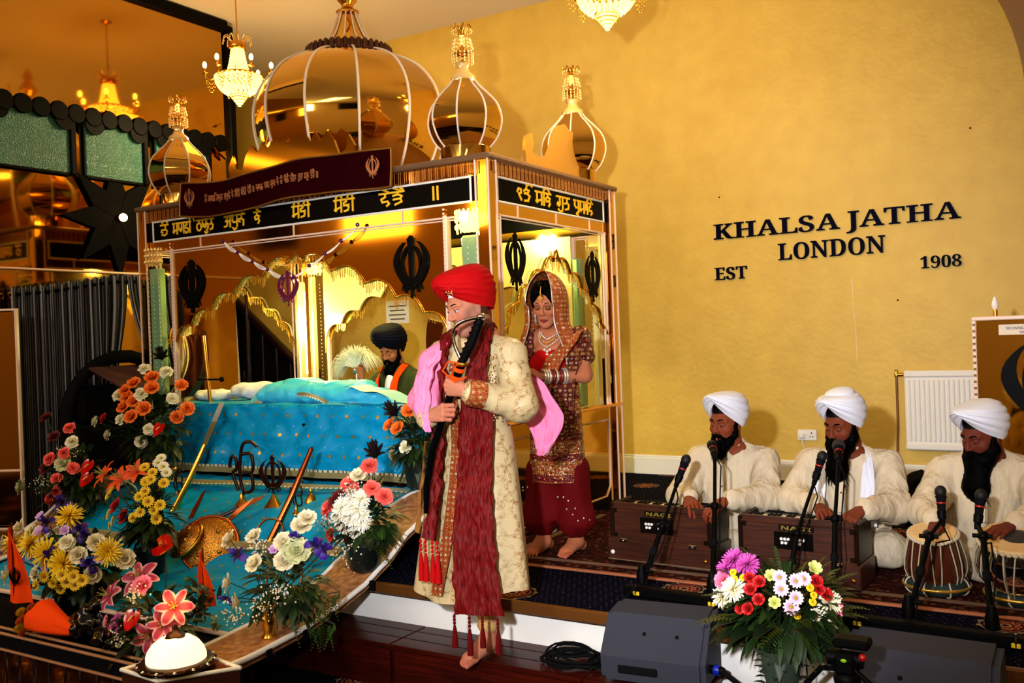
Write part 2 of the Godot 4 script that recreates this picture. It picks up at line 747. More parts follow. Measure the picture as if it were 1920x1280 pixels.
func carpet_mats() -> void:
	# navy carpet: rows of small dots, oval red and gold medallions
	var n := 1024
	var im := Image.create(n, n, false, Image.FORMAT_RGB8)
	im.fill(Color(0.025, 0.032, 0.10))
	for y in 48:
		for x in 48:
			var k := Color(0.30, 0.20, 0.19) if (x + y) % 2 == 0 else Color(0.13, 0.10, 0.13)
			disc(im, (x + (0.5 if y % 2 else 0.0)) * n / 48.0, y * n / 48.0, 3.6, k)
	for q in [[256, 200, 1.0], [768, 460, 1.0], [300, 720, 0.85], [800, 930, 0.85]]:
		for r in [[88, Color(0.45, 0.36, 0.30)], [80, Color(0.06, 0.05, 0.09)], [70, Color(0.52, 0.33, 0.25)], [62, Color(0.30, 0.02, 0.03)]]:
			disc(im, q[0], q[1], r[0] * q[2], r[1])
		for j in 10:
			var a := TAU * j / 10
			disc(im, q[0] + cos(a) * 42 * q[2], q[1] + sin(a) * 42 * q[2], 13 * q[2], Color(0.62, 0.42, 0.30))
			disc(im, q[0] + cos(a) * 42 * q[2], q[1] + sin(a) * 42 * q[2], 7 * q[2], Color(0.45, 0.05, 0.05))
			disc(im, q[0] + cos(a + 0.3) * 86 * q[2], q[1] + sin(a + 0.3) * 86 * q[2], 9, Color(0.55, 0.46, 0.36))
		disc(im, q[0], q[1], 22 * q[2], Color(0.66, 0.50, 0.38))
		disc(im, q[0], q[1], 12 * q[2], Color(0.20, 0.05, 0.08))
	var m := mat("carpet", Color.WHITE, 0.95)
	m.albedo_texture = tex(im)
	m.metallic_specular = 0.1
	m.normal_enabled = true
	m.normal_texture = noise_tex(0.3, 8, Color.BLACK, Color.WHITE, 256, 2, true, 4.0)
	tri(m, 0.72)
	# brown rug with a close leafy pattern
	var r2 := Image.create(512, 512, false, Image.FORMAT_RGB8)
	var g := RandomNumberGenerator.new()
	g.seed = 5
	r2.fill(Color(0.20, 0.085, 0.06))
	for j in 900:
		var k: Color = [Color(0.32, 0.16, 0.11), Color(0.12, 0.05, 0.05), Color(0.40, 0.25, 0.17), Color(0.26, 0.05, 0.04), Color(0.10, 0.07, 0.09)][g.randi() % 5]
		disc(r2, g.randf() * 512, g.randf() * 512, g.randf_range(3, 9), k)
	m = mat("rug", Color.WHITE, 0.95)
	m.albedo_texture = tex(r2)
	m.metallic_specular = 0.1
	m.normal_enabled = true
	m.normal_texture = noise_tex(0.3, 8, Color.BLACK, Color.WHITE, 256, 2, true, 4.0)
	tri(m, 1.3)
	# curtain stripes: computed along the cloth's u
	var s := Image.create(512, 8, false, Image.FORMAT_RGB8)
	for x in 512:
		var u := fmod(x / 512.0 * 8.0, 1.0)
		var k := Color(0.05, 0.05, 0.055)
		if u < 0.22 or (u > 0.42 and u < 0.52) or (u > 0.70 and u < 0.76):
			k = Color(0.52, 0.52, 0.53)
		for y in 8:
			s.set_pixel(x, y, k)
	m = mat("curtain", Color.WHITE, 0.85)
	m.albedo_texture = tex(s)
	m.uv1_scale = Vector3(2.2, 1, 1)


func room() -> void:
	var b := MB.new()
	b.box(Vector3(-4, -0.1, -2), Vector3(14, 0.2, 12))
	struct("floor", b, M.carpet)
	b = MB.new()
	b.box(Vector3(-4, CEIL + 0.1, -2), Vector3(14, 0.2, 12))
	struct("ceiling", b, M.ceiling)
	b = MB.new()
	b.box(Vector3(-4, 2.4, WZ - 0.1), Vector3(14, 4.8, 0.2))
	struct("wall_back", b, M.paint)
	b = MB.new()
	b.box(Vector3(-10.6, 2.4, -2), Vector3(0.2, 4.8, 12))
	struct("wall_left", b, M.hallwall)
	b = MB.new()
	b.box(Vector3(1.9, 2.4, -2), Vector3(0.2, 4.8, 12))
	struct("wall_right", b, M.hallwall)
	# the wall behind the photographer, with two unseen glowing panes lighting the stage
	b = MB.new()
	b.box(Vector3(-4, 1.75, 3.6), Vector3(14, 3.5, 0.2))
	b.box(Vector3(-4, 4.7, 3.6), Vector3(14, 0.2, 0.2))
	for x in [-8.9, -4.6, -1.9, 0.95]:
		b.box(Vector3(x, 4.05, 3.6), Vector3(4.2 if x < -8 else (1.2 if x < 0 else 1.9), 1.1, 0.2))
	struct("wall_front", b, M.hallwall)
	glow("unseen_pane_glow", Color(1.0, 0.96, 0.88), 1.6)
	for k in 2:
		b = MB.new()
		b.box(Vector3(-6.0 + 2.75 * k, 4.05, 3.64), Vector3(1.62, 1.1, 0.03))
		struct("window_%d" % (4 + k), b, M.unseen_pane_glow)  # glowing pane out of view, placed to brighten back wall and gold mirrors
		var a := AreaLight3D.new()
		a.name = "unseen_pane_light"  # unseen area light before the pane, lights the back wall
		a.area_size = Vector2(1.5, 1.0)
		a.position = Vector3(-6.0 + 2.75 * k, 4.05, 3.45)
		a.light_energy = 11.5
		a.light_color = Color(1.0, 0.97, 0.92)
		a.area_range = 40.0
		a.shadow_enabled = true
		add_child(a, true)
	b = MB.new()
	b.box(Vector3(-4.0, S + 0.075, WZ + 0.012), Vector3(13.0, 0.15, 0.024), 0.006)
	b.box(Vector3(-4.0, S + 0.16, WZ + 0.008), Vector3(13.0, 0.02, 0.016), 0.004)
	struct("baseboard_back", b, M.white)
	# proscenium arch with a rounded corner at the right
	var p := PackedVector2Array([Vector2(1.85, 0), Vector2(1.85, 4.8), Vector2(-1.0, 4.8)])
	for k in 13:
		var a := PI / 2 - PI / 2 * k / 12
		p.append(Vector2(-0.86 + 0.60 * cos(a), 3.0 + 1.2 * sin(a)))
	p.append(Vector2(-0.262, 0))
	b = MB.new().at(Vector3(0, 0, -6.95))
	b.extr(p, 0.16)
	struct("trim_1", b, mat("arch_paint", Color(0.50, 0.36, 0.14), 0.6))
	# stage: carpeted platform, white riser, brass-edged wooden nosing
	b = MB.new()
	b.box(Vector3(-4, S - 0.03, -5.72), Vector3(13.2, 0.06, 3.89))
	struct("floor_stage", b, M.carpet)
	b = MB.new()
	b.box(Vector3(-4, (S - 0.06) / 2, -5.72), Vector3(13.2, S - 0.062, 3.80))
	struct("trim_2", b, M.white)
	b = MB.new()
	b.box(Vector3(-4, S - 0.022, -3.762), Vector3(13.2, 0.058, 0.03), 0.008)
	struct("trim_3", b, mat("nosing", Color(0.42, 0.25, 0.09), 0.3, 0.35))
	# wooden steps: boxes of boards, each tread of three boards, with gaps between the units
	var starts := [-4.4, -3.42, -2.905, -1.86, -1.335]
	var names := ["left-hand wooden step unit beside the curved ramp board", "short wooden step unit that catches the light behind the ramp", "long polished wooden step on which the barefoot groom stands", "wooden step unit under the left stage monitor loudspeaker"]
	for k in 4:
		var x0: float = starts[k]
		var x1: float = starts[k + 1] - 0.006
		var t := thing("wooden_step", names[k], "step", Vector3((x0 + x1) / 2, 0, -3.68), 0, "wooden steps along the stage")
		var w := x1 - x0
		for j in 3:
			b = MB.new()
			b.box(Vector3(0, 0.208, -0.105 + 0.108 * j), Vector3(w, 0.024, 0.106), 0.004)
			put("tread_board", b, M.mahogany, t)
		b = MB.new()
		b.box(Vector3(0, 0.098, 0.14), Vector3(w - 0.02, 0.196, 0.02), 0.003)
		put("riser_board", b, M.mahogany, t)
		for s in [-1.0, 1.0]:
			b = MB.new()
			b.box(Vector3(s * (w / 2 - 0.02), 0.098, -0.01), Vector3(0.02, 0.196, 0.27), 0.003)
			put("side_board", b, M.mahogany, t)
	# rug with pale border bands
	var rug := thing("patterned_rug", "brown patterned rug with pale border bands under the musicians", "rug", Vector3(-1.2, S + 0.002, -5.15))
	b = MB.new()
	b.box(Vector3(0, 0.004, 0), Vector3(3.6, 0.008, 1.56), 0.003)
	put("pile", b, M.rug, rug)
	b = MB.new()
	b.box(Vector3(0, 0.006, 0.77), Vector3(3.62, 0.010, 0.035), 0.004)
	put("fringe_band", b, mat("rug_edge", Color(0.62, 0.36, 0.22), 0.9), rug)
	b = MB.new()
	b.box(Vector3(0, 0.006, 0.62), Vector3(3.5, 0.006, 0.05))
	b.box(Vector3(-1.65, 0.006, 0), Vector3(0.05, 0.006, 1.3))
	put("border_band", b, mat("rug_band", Color(0.42, 0.30, 0.20), 0.95), rug)
	# wall lettering: raised navy capitals
	for q in [["KHALSA JATHA", -2.636, 2.402, 1.895, 0.172], ["LONDON", -2.098, 2.228, 0.822, 0.138], ["EST", -2.638, 2.10, 0.276, 0.106], ["1908", -1.03, 2.087, 0.283, 0.094]]:
		var t := thing("wall_lettering", "raised navy capitals reading %s on the yellow wall" % q[0], "lettering", Vector3(q[1], q[2], WZ + 0.012))
		var f := SystemFont.new()
		f.font_names = PackedStringArray(["Droid Serif"])
		f.font_weight = 700
		var nm: StandardMaterial3D = mat("navy_letter", Color(0.012, 0.012, 0.10), 0.5) if not M.has("navy_letter") else M.navy_letter
		nm.metallic_specular = 0.1
		var whole := word_mesh(q[0], f)
		var ab := whole.get_aabb()
		var sx: float = q[3] / ab.size.x
		var sy: float = q[4] / ab.size.y
		for i in q[0].length():
			if q[0][i] == " ":
				continue
			var one := word_mesh(q[0][i], f)
			var right := word_mesh(q[0].substr(0, i + 1), f).get_aabb().end.x
			var o := put("letter", one, nm, t)
			o.scale = Vector3(sx, sy, 0.2)
			o.position = Vector3((right - one.get_aabb().end.x - ab.position.x) * sx, -ab.position.y * sy, 0)
	radiator()
	socket()
	# little marks on the wall: nail heads
	for q in [[Vector2(-2.58, 2.80), "dark nail head in the yellow wall above the first letter of the lettering"], [Vector2(-0.66, 3.1), "dark nail head high in the yellow wall above the last letter"], [Vector2(-1.2, 1.86), "dark nail head in the yellow wall above the radiator"]]:
		b = MB.new().at(Vector3(q[0].x, q[0].y, WZ), Basis(Vector3.RIGHT, PI / 2))
		b.lathe([Vector2(0.007, 0), Vector2(0.007, 0.004), Vector2(0.003, 0.007)], 8)
		tag(put("wall_nail", b, M.matt_black), q[1], "nail", "nail heads in the yellow wall")


func word_mesh(text: String, f: Font) -> TextMesh:
	var tm := TextMesh.new()
	tm.font = f
	tm.font_size = 64
	tm.pixel_size = 0.01
	tm.depth = 0.1
	tm.text = text
	tm.horizontal_alignment = HORIZONTAL_ALIGNMENT_LEFT
	return tm


func radiator() -> void:
	var t := thing("radiator", "white ribbed panel radiator on the yellow wall behind the drummer", "radiator", Vector3(-0.86, 0.72, WZ + 0.06))
	var b := MB.new()
	b.box(Vector3(0, 0.3, -0.012), Vector3(0.61, 0.595, 0.03), 0.01)
	put("panel", b, M.white, t)
	for k in 17:
		b = MB.new()
		b.box(Vector3(-0.272 + 0.034 * k, 0.3, 0.006), Vector3(0.02, 0.47, 0.016), 0.007)
		put("rib", b, M.white, t)
	b = MB.new()
	b.box(Vector3(0, 0.575, 0.004), Vector3(0.612, 0.05, 0.028), 0.01)
	put("top_rail", b, M.white, t)
	b = MB.new()
	b.box(Vector3(0, 0.025, 0.004), Vector3(0.612, 0.05, 0.028), 0.01)
	put("bottom_rail", b, M.white, t)
	b = MB.new()
	b.bar(Vector3(-0.31, 0.57, 0), Vector3(-0.36, 0.57, 0), 0.013, 8)
	b.at(Vector3(-0.36, 0.555, 0)).lathe([Vector2(0.014, 0), Vector2(0.016, 0.02), Vector2(0.01, 0.03), Vector2(0.012, 0.055)], 10)
	put("valve", b, M.brass, t)
	b = MB.new()
	b.tube(PackedVector3Array([Vector3(-0.36, 0.56, 0), Vector3(-0.36, 0.2, 0), Vector3(-0.37, -0.02, 0), Vector3(-0.4, -0.12, 0), Vector3(-0.4, -0.28, 0)]), 0.009, 8)
	put("pipe", b, mat("pipe_paint", Color(0.45, 0.28, 0.12), 0.4), t)


func socket() -> void:
	var t := thing("wall_socket", "white double wall socket between the first two singers", "socket", Vector3(-1.918, 0.808, WZ + 0.002))
	var b := MB.new()
	b.box(Vector3(0, 0, 0.006), Vector3(0.15, 0.086, 0.014), 0.004)
	put("plate", b, M.white, t)
	b = MB.new()
	b.box(Vector3(0.036, 0.016, 0.013), Vector3(0.008, 0.014, 0.003))
	for s in [-1, 1]:
		b.box(Vector3(0.036 + s * 0.011, -0.012, 0.013), Vector3(0.010, 0.008, 0.003))
	put("pin_hole", b, M.matt_black, t)
	b = MB.new()
	b.box(Vector3(-0.04, -0.005, 0.024), Vector3(0.05, 0.045, 0.03), 0.01)
	put("plug", b, M.white, t)
	b = MB.new()
	b.tube(PackedVector3Array([Vector3(-0.04, -0.02, 0.03), Vector3(-0.03, -0.07, 0.03), Vector3(-0.01, -0.14, 0.02), Vector3(0.02, -0.24, 0.015)]), 0.004, 6)
	put("flex", b, M.white, t)


func gold_partition() -> void:
	# gilded mirror wall with black trims and three teal windows
	var b := MB.new()
	var z1 := -6.25
	b.box(Vector3(GX - 0.05, 2.4, (z1 + 3.5) / 2), Vector3(0.1, 4.8, 3.5 - z1))
	struct("wall_gilded", b, M.gold_wall)
	b = MB.new()
	b.box(Vector3(GX + 0.02, CEIL - 0.06, (z1 + 3.5) / 2), Vector3(0.05, 0.1, 3.5 - z1), 0.01)
	struct("trim_4", b, M.black)
	b = MB.new()
	b.box(Vector3(GX + 0.02, 4.0, z1 - 0.02), Vector3(0.06, 1.5, 0.08), 0.012)
	struct("trim_5", b, M.black)
	b = MB.new()
	b.box(Vector3(GX + 0.025, 2.342, -4.0), Vector3(0.03, 0.016, 4.4), 0.004)
	struct("trim_6", b, M.edging)
	# lowered ceiling box over the near end, with a black edge
	b = MB.new()
	b.box(Vector3(GX + 1.2, 4.62, -0.25), Vector3(2.4, 0.36, 7.3))
	struct("ceiling_box", b, M.ceiling)
	b = MB.new()
	b.box(Vector3(GX + 1.2, 4.46, -3.92), Vector3(2.42, 0.07, 0.06), 0.01)
	struct("trim_7", b, M.black)
	# windows
	var teal := mat("teal_glass", Color(0.14, 0.40, 0.36), 0.3)
	teal.normal_enabled = true
	teal.normal_texture = noise_tex(0.12, 21, Color.BLACK, Color.WHITE, 256, 4, true, 6.0)
	teal.normal_scale = 0.6
	tri(teal, 2.0)
	var zs := [[-3.90, -4.58], [-4.70, -5.26], [-5.38, -5.95]]
	for k in 3:
		var za: float = zs[k][0]
		var zb: float = zs[k][1]
		b = MB.new()
		b.box(Vector3(GX + 0.03, 3.37, (za + zb) / 2), Vector3(0.03, 0.50, za - zb), 0.004)
		var o := struct("window_%d" % (k + 1), b, teal)
		b = MB.new()
		b.box(Vector3(GX + 0.045, 3.37, zb), Vector3(0.05, 0.52, 0.05), 0.008)
		put("side_bar", b, M.black, o)
		b = MB.new()
		b.box(Vector3(GX + 0.035, 3.113, (za + zb) / 2), Vector3(0.03, 0.02, za - zb), 0.004)
		put("sill", b, M.black, o)
	# scalloped black pelmet over the windows: round tiles in a row
	var t := thing("scalloped_pelmet", "black scalloped pelmet running above the teal windows", "pelmet", Vector3(GX + 0.06, 3.6, -4.9))
	for k in 17:
		b = MB.new().at(Vector3(0, 0, 1.18 - 0.148 * k), Basis(Vector3.BACK, -PI / 2))
		b.lathe([Vector2(0.078, 0), Vector2(0.078, 0.02), Vector2(0.070, 0.026)], 16)
		put("scallop", b, M.black, t)
	for k in 3:
		var zc: float = (zs[k][0] + zs[k][1]) / 2 + 4.9
		var w: float = zs[k][0] - zs[k][1]
		for s in [-1.0, 1.0]:
			b = MB.new().at(Vector3(0.002, -0.06, zc + s * (w / 2 - 0.07)), Basis(Vector3.BACK, -PI / 2))
			b.lathe([Vector2(0.085, 0), Vector2(0.085, 0.016)], 14)
			put("corner_lobe", b, M.black, t)
	# gilded cut-out cresting above, cream backed
	t = thing("gilded_cresting", "scroll-edged gilded board above the pelmet at the wall end", "cresting", Vector3(GX + 0.04, 3.6, -6.1))
	var p := PackedVector2Array([Vector2(-1.2, 0.09), Vector2(-0.3, 0.12), Vector2(-0.05, 0.14), Vector2(0.03, 0.20), Vector2(0.02, 0.10), Vector2(0.08, 0.03), Vector2(0.04, -0.05), Vector2(0.06, -0.14), Vector2(-0.02, -0.09), Vector2(-0.1, -0.02), Vector2(-1.2, 0.0)])
	b = MB.new().at(Vector3.ZERO, Basis(Vector3.UP, PI / 2))
	b.extr(p, 0.03)
	put("board", b, M.gold_wall, t)
	# eight-pointed black star with two bulbs
	t = thing("black_star", "black eight-pointed star mounted on the gilded wall", "star", Vector3(GX + 0.03, 2.80, -4.98))
	for k in 8:
		var bs := Basis(Vector3.UP, PI / 2) * Basis(Vector3.BACK, TAU * k / 8 + 0.03)
		b = MB.new().at(Vector3(0.004 * (k % 2), 0, 0), bs)
		b.extr(PackedVector2Array([Vector2(0, 0), Vector2(0.090, 0.22), Vector2(0, 0.50), Vector2(-0.090, 0.22)]), 0.012)
		put("point", b, M.matt_black, t)
	b = MB.new().at(Vector3(0.005, 0, 0), Basis(Vector3.BACK, -PI / 2))
	b.lathe([Vector2(0.03, 0), Vector2(0.028, 0.035), Vector2(0.018, 0.05)], 12)
	put("bulb_holder", b, M.copper, t)
	b = MB.new()
	b.ball(Vector3(0.075, 0.0, 0), Vector3(0.034, 0.034, 0.034))
	put("bulb", b, M.bulb, t)
	var l := OmniLight3D.new()
	l.name = "star_bulb_light"
	l.position = Vector3(GX + 0.2, 2.80, -4.98)
	l.light_energy = 0.02
	l.light_color = Color(1, 0.8, 0.45)
	l.omni_range = 12
	l.omni_attenuation = 2
	l.shadow_enabled = true
	l.light_size = 0.05
	add_child(l)
	# staircase seen through the canopy
	t = thing("staircase", "dark wooden staircase with balusters behind the canopy", "staircase", Vector3(-7.55, S, -7.25))
	var slope := -0.80
	b = MB.new()
	b.bar(Vector3(-1.2, 2.45, 0.1), Vector3(0.75, 2.45 + slope * 1.95, 0.1), 0.045, 8)
	put("handrail", b, mat("rail_red", Color(0.11, 0.025, 0.015), 0.25), t)
	b = MB.new().at(Vector3(-0.22, 0.72, 0.1), Basis(Vector3.BACK, atan(slope)))
	b.box(Vector3(0.05, 0, 0), Vector3(2.5, 0.26, 0.05), 0.01)
	put("string_board", b, M.dark_wood, t)
	for k in 10:
		var x := -1.15 + 0.2 * k
		var y := 2.45 + slope * (x + 1.2)
		b = MB.new().at(Vector3(x, y - 0.9, 0.1))
		b.lathe([Vector2(0.026, 0), Vector2(0.026, 0.12), Vector2(0.016, 0.16), Vector2(0.026, 0.3), Vector2(0.014, 0.5), Vector2(0.022, 0.7), Vector2(0.022, 0.9)], 8)
		put("baluster", b, M.dark_wood, t)
	b = MB.new()
	b.box(Vector3(0.78, 0.5, 0.1), Vector3(0.1, 1.0, 0.1), 0.012)
	put("newel_post", b, M.dark_wood, t)
	for k in 7:
		b = MB.new()
		b.box(Vector3(0.62 - 0.25 * k, 0.1 + 0.2 * k, -0.15), Vector3(0.26, 0.2, 0.5), 0.01)
		put("tread", b, M.dark_wood, t)
	b = MB.new().at(Vector3(0, 0, 0.02))
	b.extr(PackedVector2Array([Vector2(-1.2, 2.42), Vector2(0.75, 0.86), Vector2(0.75, 0.0), Vector2(-1.2, 0.0)]), 0.03)
	put("spandrel_panel", b, M.matt_black, t)
	t = thing("net_curtain", "white net curtain hanging behind the left side of the canopy", "curtain", Vector3(-7.42, S, -6.45))
	b = MB.new()
	var cr := []
	for i in 6:
		var row := PackedVector3Array()
		for j in 31:
			var u := j / 30.0
			row.append(Vector3(-0.02 + (0.30 + 0.08 * i / 5.0) * u, 2.0 - 1.95 * i / 5.0, 0.03 * sin(u * 26.0)))
		cr.append(row)
	b.grid(cr, false, true)
	put("drop", b, M.cloth_white, t)
	b = MB.new()
	b.bar(Vector3(-0.1, 2.0, 0), Vector3(0.45, 2.0, 0), 0.012, 8)
	b.bar(Vector3(0.45, -0.0, 0), Vector3(0.45, 2.0, 0), 0.014, 8)
	put("rail", b, M.dark_wood, t)
	b = MB.new()
	b.tube(PackedVector3Array([Vector3(-1.53, 2.05, WZ), Vector3(-1.528, 1.85, WZ + 0.001), Vector3(-1.515, 1.62, WZ), Vector3(-1.512, 1.40, WZ)]), [0.004, 0.0025, 0.003, 0.004], 5)
	tag(put("paint_run", b, M.cream), "thin pale paint run down the yellow wall below the lettering", "paint run")
	# white notice on the back wall
	t = thing("paper_notice", "white printed notice fixed to the yellow wall behind the canopy", "notice", Vector3(-6.06, 1.99, WZ + 0.004))
	b = MB.new()
	b.box(Vector3.ZERO, Vector3(0.30, 0.24, 0.006), 0.001)
	put("sheet", b, M.white, t)
	b = MB.new()
	for k in 4:
		b.box(Vector3(0, 0.06 - 0.045 * k, 0.004), Vector3(0.22 - 0.03 * (k % 2), 0.014, 0.002))
	put("print_lines", b, mat("ink", Color(0.35, 0.32, 0.28), 0.7), t)
	for q in [[Vector3(-6.03, 3.76, -5.589), "small gold crystal chandelier hanging left of the canopy dome"], [Vector3(-2.53, 3.66, -5.45), "gold crystal chandelier at the top edge, right of the canopy"]]:
		chandelier(q[0], q[1])


func chandelier(p: Vector3, label: String) -> void:
	var t := thing("crystal_chandelier", label, "chandelier", p, 0.0, "crystal chandeliers")
	t.scale = Vector3(0.88, 0.88, 0.88)
	var b := MB.new()
	# bowl of crystal strings
	var rows := 10
	for i in rows:
		var y := 0.06 + 0.17 * i / (rows - 1)
		var r := 0.215 * sqrt(maxf(0.03, 1.0 - pow((0.24 - y) / 0.19, 2.0)))
		var cnt := int(r * 110) + 5
		for j in cnt:
			var a := TAU * (j + 0.5 * (i % 2)) / cnt
			b.ball(Vector3(cos(a) * r, y, sin(a) * r), Vector3(0.0155, 0.018, 0.0155), 5, 3)
	stuff(put("bowl_beads", b, M.lit_crystal, t))
	b = MB.new()
	for i in 5:
		var r := 0.09 - 0.018 * i
		b.at(Vector3(0, 0.055 - 0.022 * i, 0))
		b.lathe([Vector2(r * 0.8, -0.012), Vector2(r, 0), Vector2(r * 0.8, 0.012)], 12, true, 0.08, 12)
	put("bottom_tier", b, M.crystal, t)
	b = MB.new()
	for j in 22:
		var a := TAU * j / 22
		for i in 9:
			var f := i / 8.0
			var r := lerpf(0.125, 0.055, sqrt(f))
			b.ball(Vector3(cos(a) * r, 0.26 + 0.24 * f, sin(a) * r), Vector3(0.010, 0.016, 0.010), 5, 3)
	stuff(put("neck_strings", b, M.lit_crystal, t))
	b = MB.new()
	b.lathe([Vector2(0.20, 0.235), Vector2(0.218, 0.245), Vector2(0.20, 0.26)], 24, false)
	b.lathe([Vector2(0.055, 0.50), Vector2(0.085, 0.51), Vector2(0.085, 0.56), Vector2(0.06, 0.575), Vector2(0.02, 0.60)], 16)
	b.tube(PackedVector3Array([Vector3(0, 0.6, 0), Vector3(0, (CEIL - p.y) / 0.88 - 0.02, 0)]), 0.007, 6)
	b.at(Vector3(0, (CEIL - p.y) / 0.88 - 0.03, 0)).lathe([Vector2(0.02, 0), Vector2(0.06, 0.02), Vector2(0.06, 0.03)], 14)
	put("frame", b, M.brass, t)
	b = MB.new()
	for j in 10:
		var a := TAU * j / 10
		var d := Vector3(cos(a), 0, sin(a))
		b.tube(PackedVector3Array([d * 0.05 + Vector3(0, 0.57, 0), d * 0.10 + Vector3(0, 0.63, 0), d * 0.13 + Vector3(0, 0.61, 0), d * 0.135 + Vector3(0, 0.58, 0)]), 0.005, 5)
		b.ball(d * 0.135 + Vector3(0, 0.565, 0), Vector3(0.008, 0.014, 0.008), 6, 4)
	put("crown", b, M.crystal, t)
	for j in 6:
		var a := TAU * j / 6 + 0.35
		var d := Vector3(cos(a), 0, sin(a))
		b = MB.new()
		b.tube(PackedVector3Array([d * 0.2 + Vector3(0, 0.25, 0), d * 0.25 + Vector3(0, 0.21, 0), d * 0.30 + Vector3(0, 0.22, 0), d * 0.31 + Vector3(0, 0.27, 0)]), 0.007, 6)
		b.at(d * 0.31 + Vector3(0, 0.27, 0)).lathe([Vector2(0.008, -0.01), Vector2(0.034, 0.0), Vector2(0.034, 0.006), Vector2(0.011, 0.008), Vector2(0.011, 0.05)], 10)
		b.home()
		for i in 3:
			for q in 8:
				var f := q / 7.0
				b.ball(d * (0.21 + 0.09 * f) + Vector3(0, 0.22 - 0.02 * i - (0.05 + 0.02 * i) * sin(PI * f), 0), Vector3(0.007, 0.007, 0.007), 5, 3)
		var arm := put("arm", b, M.brass, t)
		b = MB.new()
		b.ball(d * 0.31 + Vector3(0, 0.35, 0), Vector3(0.02, 0.034, 0.02), 10, 8)
		put("candle_bulb", b, M.bulb, arm)
	var l := OmniLight3D.new()
	l.name = "chandelier_light"
	l.position = p + Vector3(0, -0.12, 0)
	l.light_energy = 2.6
	l.light_color = Color(1.0, 0.86, 0.60)
	l.omni_range = 20
	l.omni_attenuation = 2
	l.light_size = 0.2
	l.shadow_enabled = true
	add_child(l, true)


# ---------------------------------------------------------------- the mirrored canopy (palki)
const CX0 := -6.17
const CX1 := -3.03
const CZ0 := -6.40
const CZ1 := -4.725


func scallops(w: float, y0: float, y1: float, lobes: int, pw: float) -> PackedVector2Array:  # left to right, centred on 0
	var knots := PackedVector2Array()
	for k in lobes + 1:
		var f := float(k) / lobes
		knots.append(Vector2(-w / 2 * (1.0 - f * f * 0.35 - f * 0.65), lerpf(y0, y1, pow(f, pw))))
	var left := PackedVector2Array()
	for k in lobes:
		var a := knots[k]
		var e := knots[k + 1]
		var t := (e - a)
		var up := Vector2(-t.y, t.x).normalized()
		for j in 6:
			var f := j / 6.0
			left.append(a + t * f + up * (sin(PI * f) * t.length() * 0.24))
	left.append(Vector2(-w * 0.035, y1 - 0.015))
	left.append(Vector2(-w * 0.012, y1 + 0.015))
	var out := left.duplicate()
	out.append(Vector2(0, y1 + 0.06))
	for k in range(left.size() - 1, -1, -1):
		out.append(Vector2(-left[k].x, left[k].y))
	return out


func arch_panel(w: float, yt: float, yb: float, arch: PackedVector2Array) -> PackedVector2Array:
	var p := PackedVector2Array([Vector2(w / 2, yb), Vector2(w / 2, yt), Vector2(-w / 2, yt), Vector2(-w / 2, yb)])
	p.append_array(arch)
	return p


func fringe(arch: PackedVector2Array, z: float, len_: float, seed_: int) -> MB:
	var b := MB.new()
	var g := RandomNumberGenerator.new()
	g.seed = seed_
	for i in arch.size() - 1:
		var l := arch[i].distance_to(arch[i + 1])
		var cnt := maxi(1, int(l / 0.013))
		for j in cnt:
			var q := arch[i].lerp(arch[i + 1], float(j) / cnt)
			var d := len_ * (0.6 + 0.4 * absf(sin(q.x * 42.0))) * g.randf_range(0.85, 1.1)
			b.box(Vector3(q.x, q.y - d / 2, z + g.randf_range(-0.004, 0.004)), Vector3(0.0036, d, 0.0036))
	return b


func khanda_mesh(d := 0.04) -> MB:  # unit emblem, about 2 tall
	var b := MB.new()
	b.extr(PackedVector2Array([Vector2(0, 1.0), Vector2(-0.06, 0.93), Vector2(-0.15, 0.90), Vector2(-0.10, 0.68), Vector2(-0.085, -0.50), Vector2(0, -0.56), Vector2(0.085, -0.50), Vector2(0.10, 0.68), Vector2(0.15, 0.90), Vector2(0.06, 0.93)]), d * 1.5)
	var ring := PackedVector2Array()
	for k in 37:
		var a := TAU * k / 36
		ring.append(Vector2(cos(a) * 0.46, 0.10 + sin(a) * 0.54))
	b.ribbon(ring, 0.10, d)
	for s in [-1.0, 1.0]:
		var o := PackedVector2Array()
		for k in 13:
			var f := k / 12.0
			o.append(Vector2(s * (0.34 + 0.54 * sin(PI * pow(f, 0.85))), lerpf(0.80, -0.62, f)))
		for k in range(12, -1, -1):
			var f := k / 12.0
			o.append(Vector2(s * (0.32 + 0.30 * sin(PI * pow(f, 0.8))) - s * 0.34 * pow(f, 6.0), lerpf(0.80, -0.46, f)))
		b.extr(o, d * (1.08 + 0.03 * s))
		b.extr(PackedVector2Array([Vector2(s * 0.02, -0.40), Vector2(s * 0.42, -0.52), Vector2(s * 0.52, -0.74), Vector2(s * 0.40, -0.62), Vector2(s * 0.05, -0.55)]), d * 0.9 + 0.01 * s)
		var c := PackedVector2Array()
		for k in 9:
			var a := PI * k / 8
			c.append(Vector2(s * (0.17 - 0.15 * cos(a)), -0.72 + 0.13 * sin(a) - 0.06 * k / 8.0))
		b.ribbon(c, 0.07, d)
	b.extr(PackedVector2Array([Vector2(-0.035, -0.5), Vector2(0.035, -0.5), Vector2(0.035, -0.85), Vector2(0.06, -0.93), Vector2(0, -1.0), Vector2(-0.06, -0.93), Vector2(-0.035, -0.85)]), d * 1.25)
	return b


func khanda(called: String, parent: Node3D, p: Vector3, size: Vector2, turn: float, m: Material) -> MeshInstance3D:
	if not cache.has("khanda"):
		cache.khanda = khanda_mesh(0.10).mesh()
	var o := put(called, cache.khanda, m, parent)
	o.position = p
	o.rotation.y = turn
	o.scale = Vector3(size.x / 1.76, size.y / 2.0, size.y / 3.6)
	return o


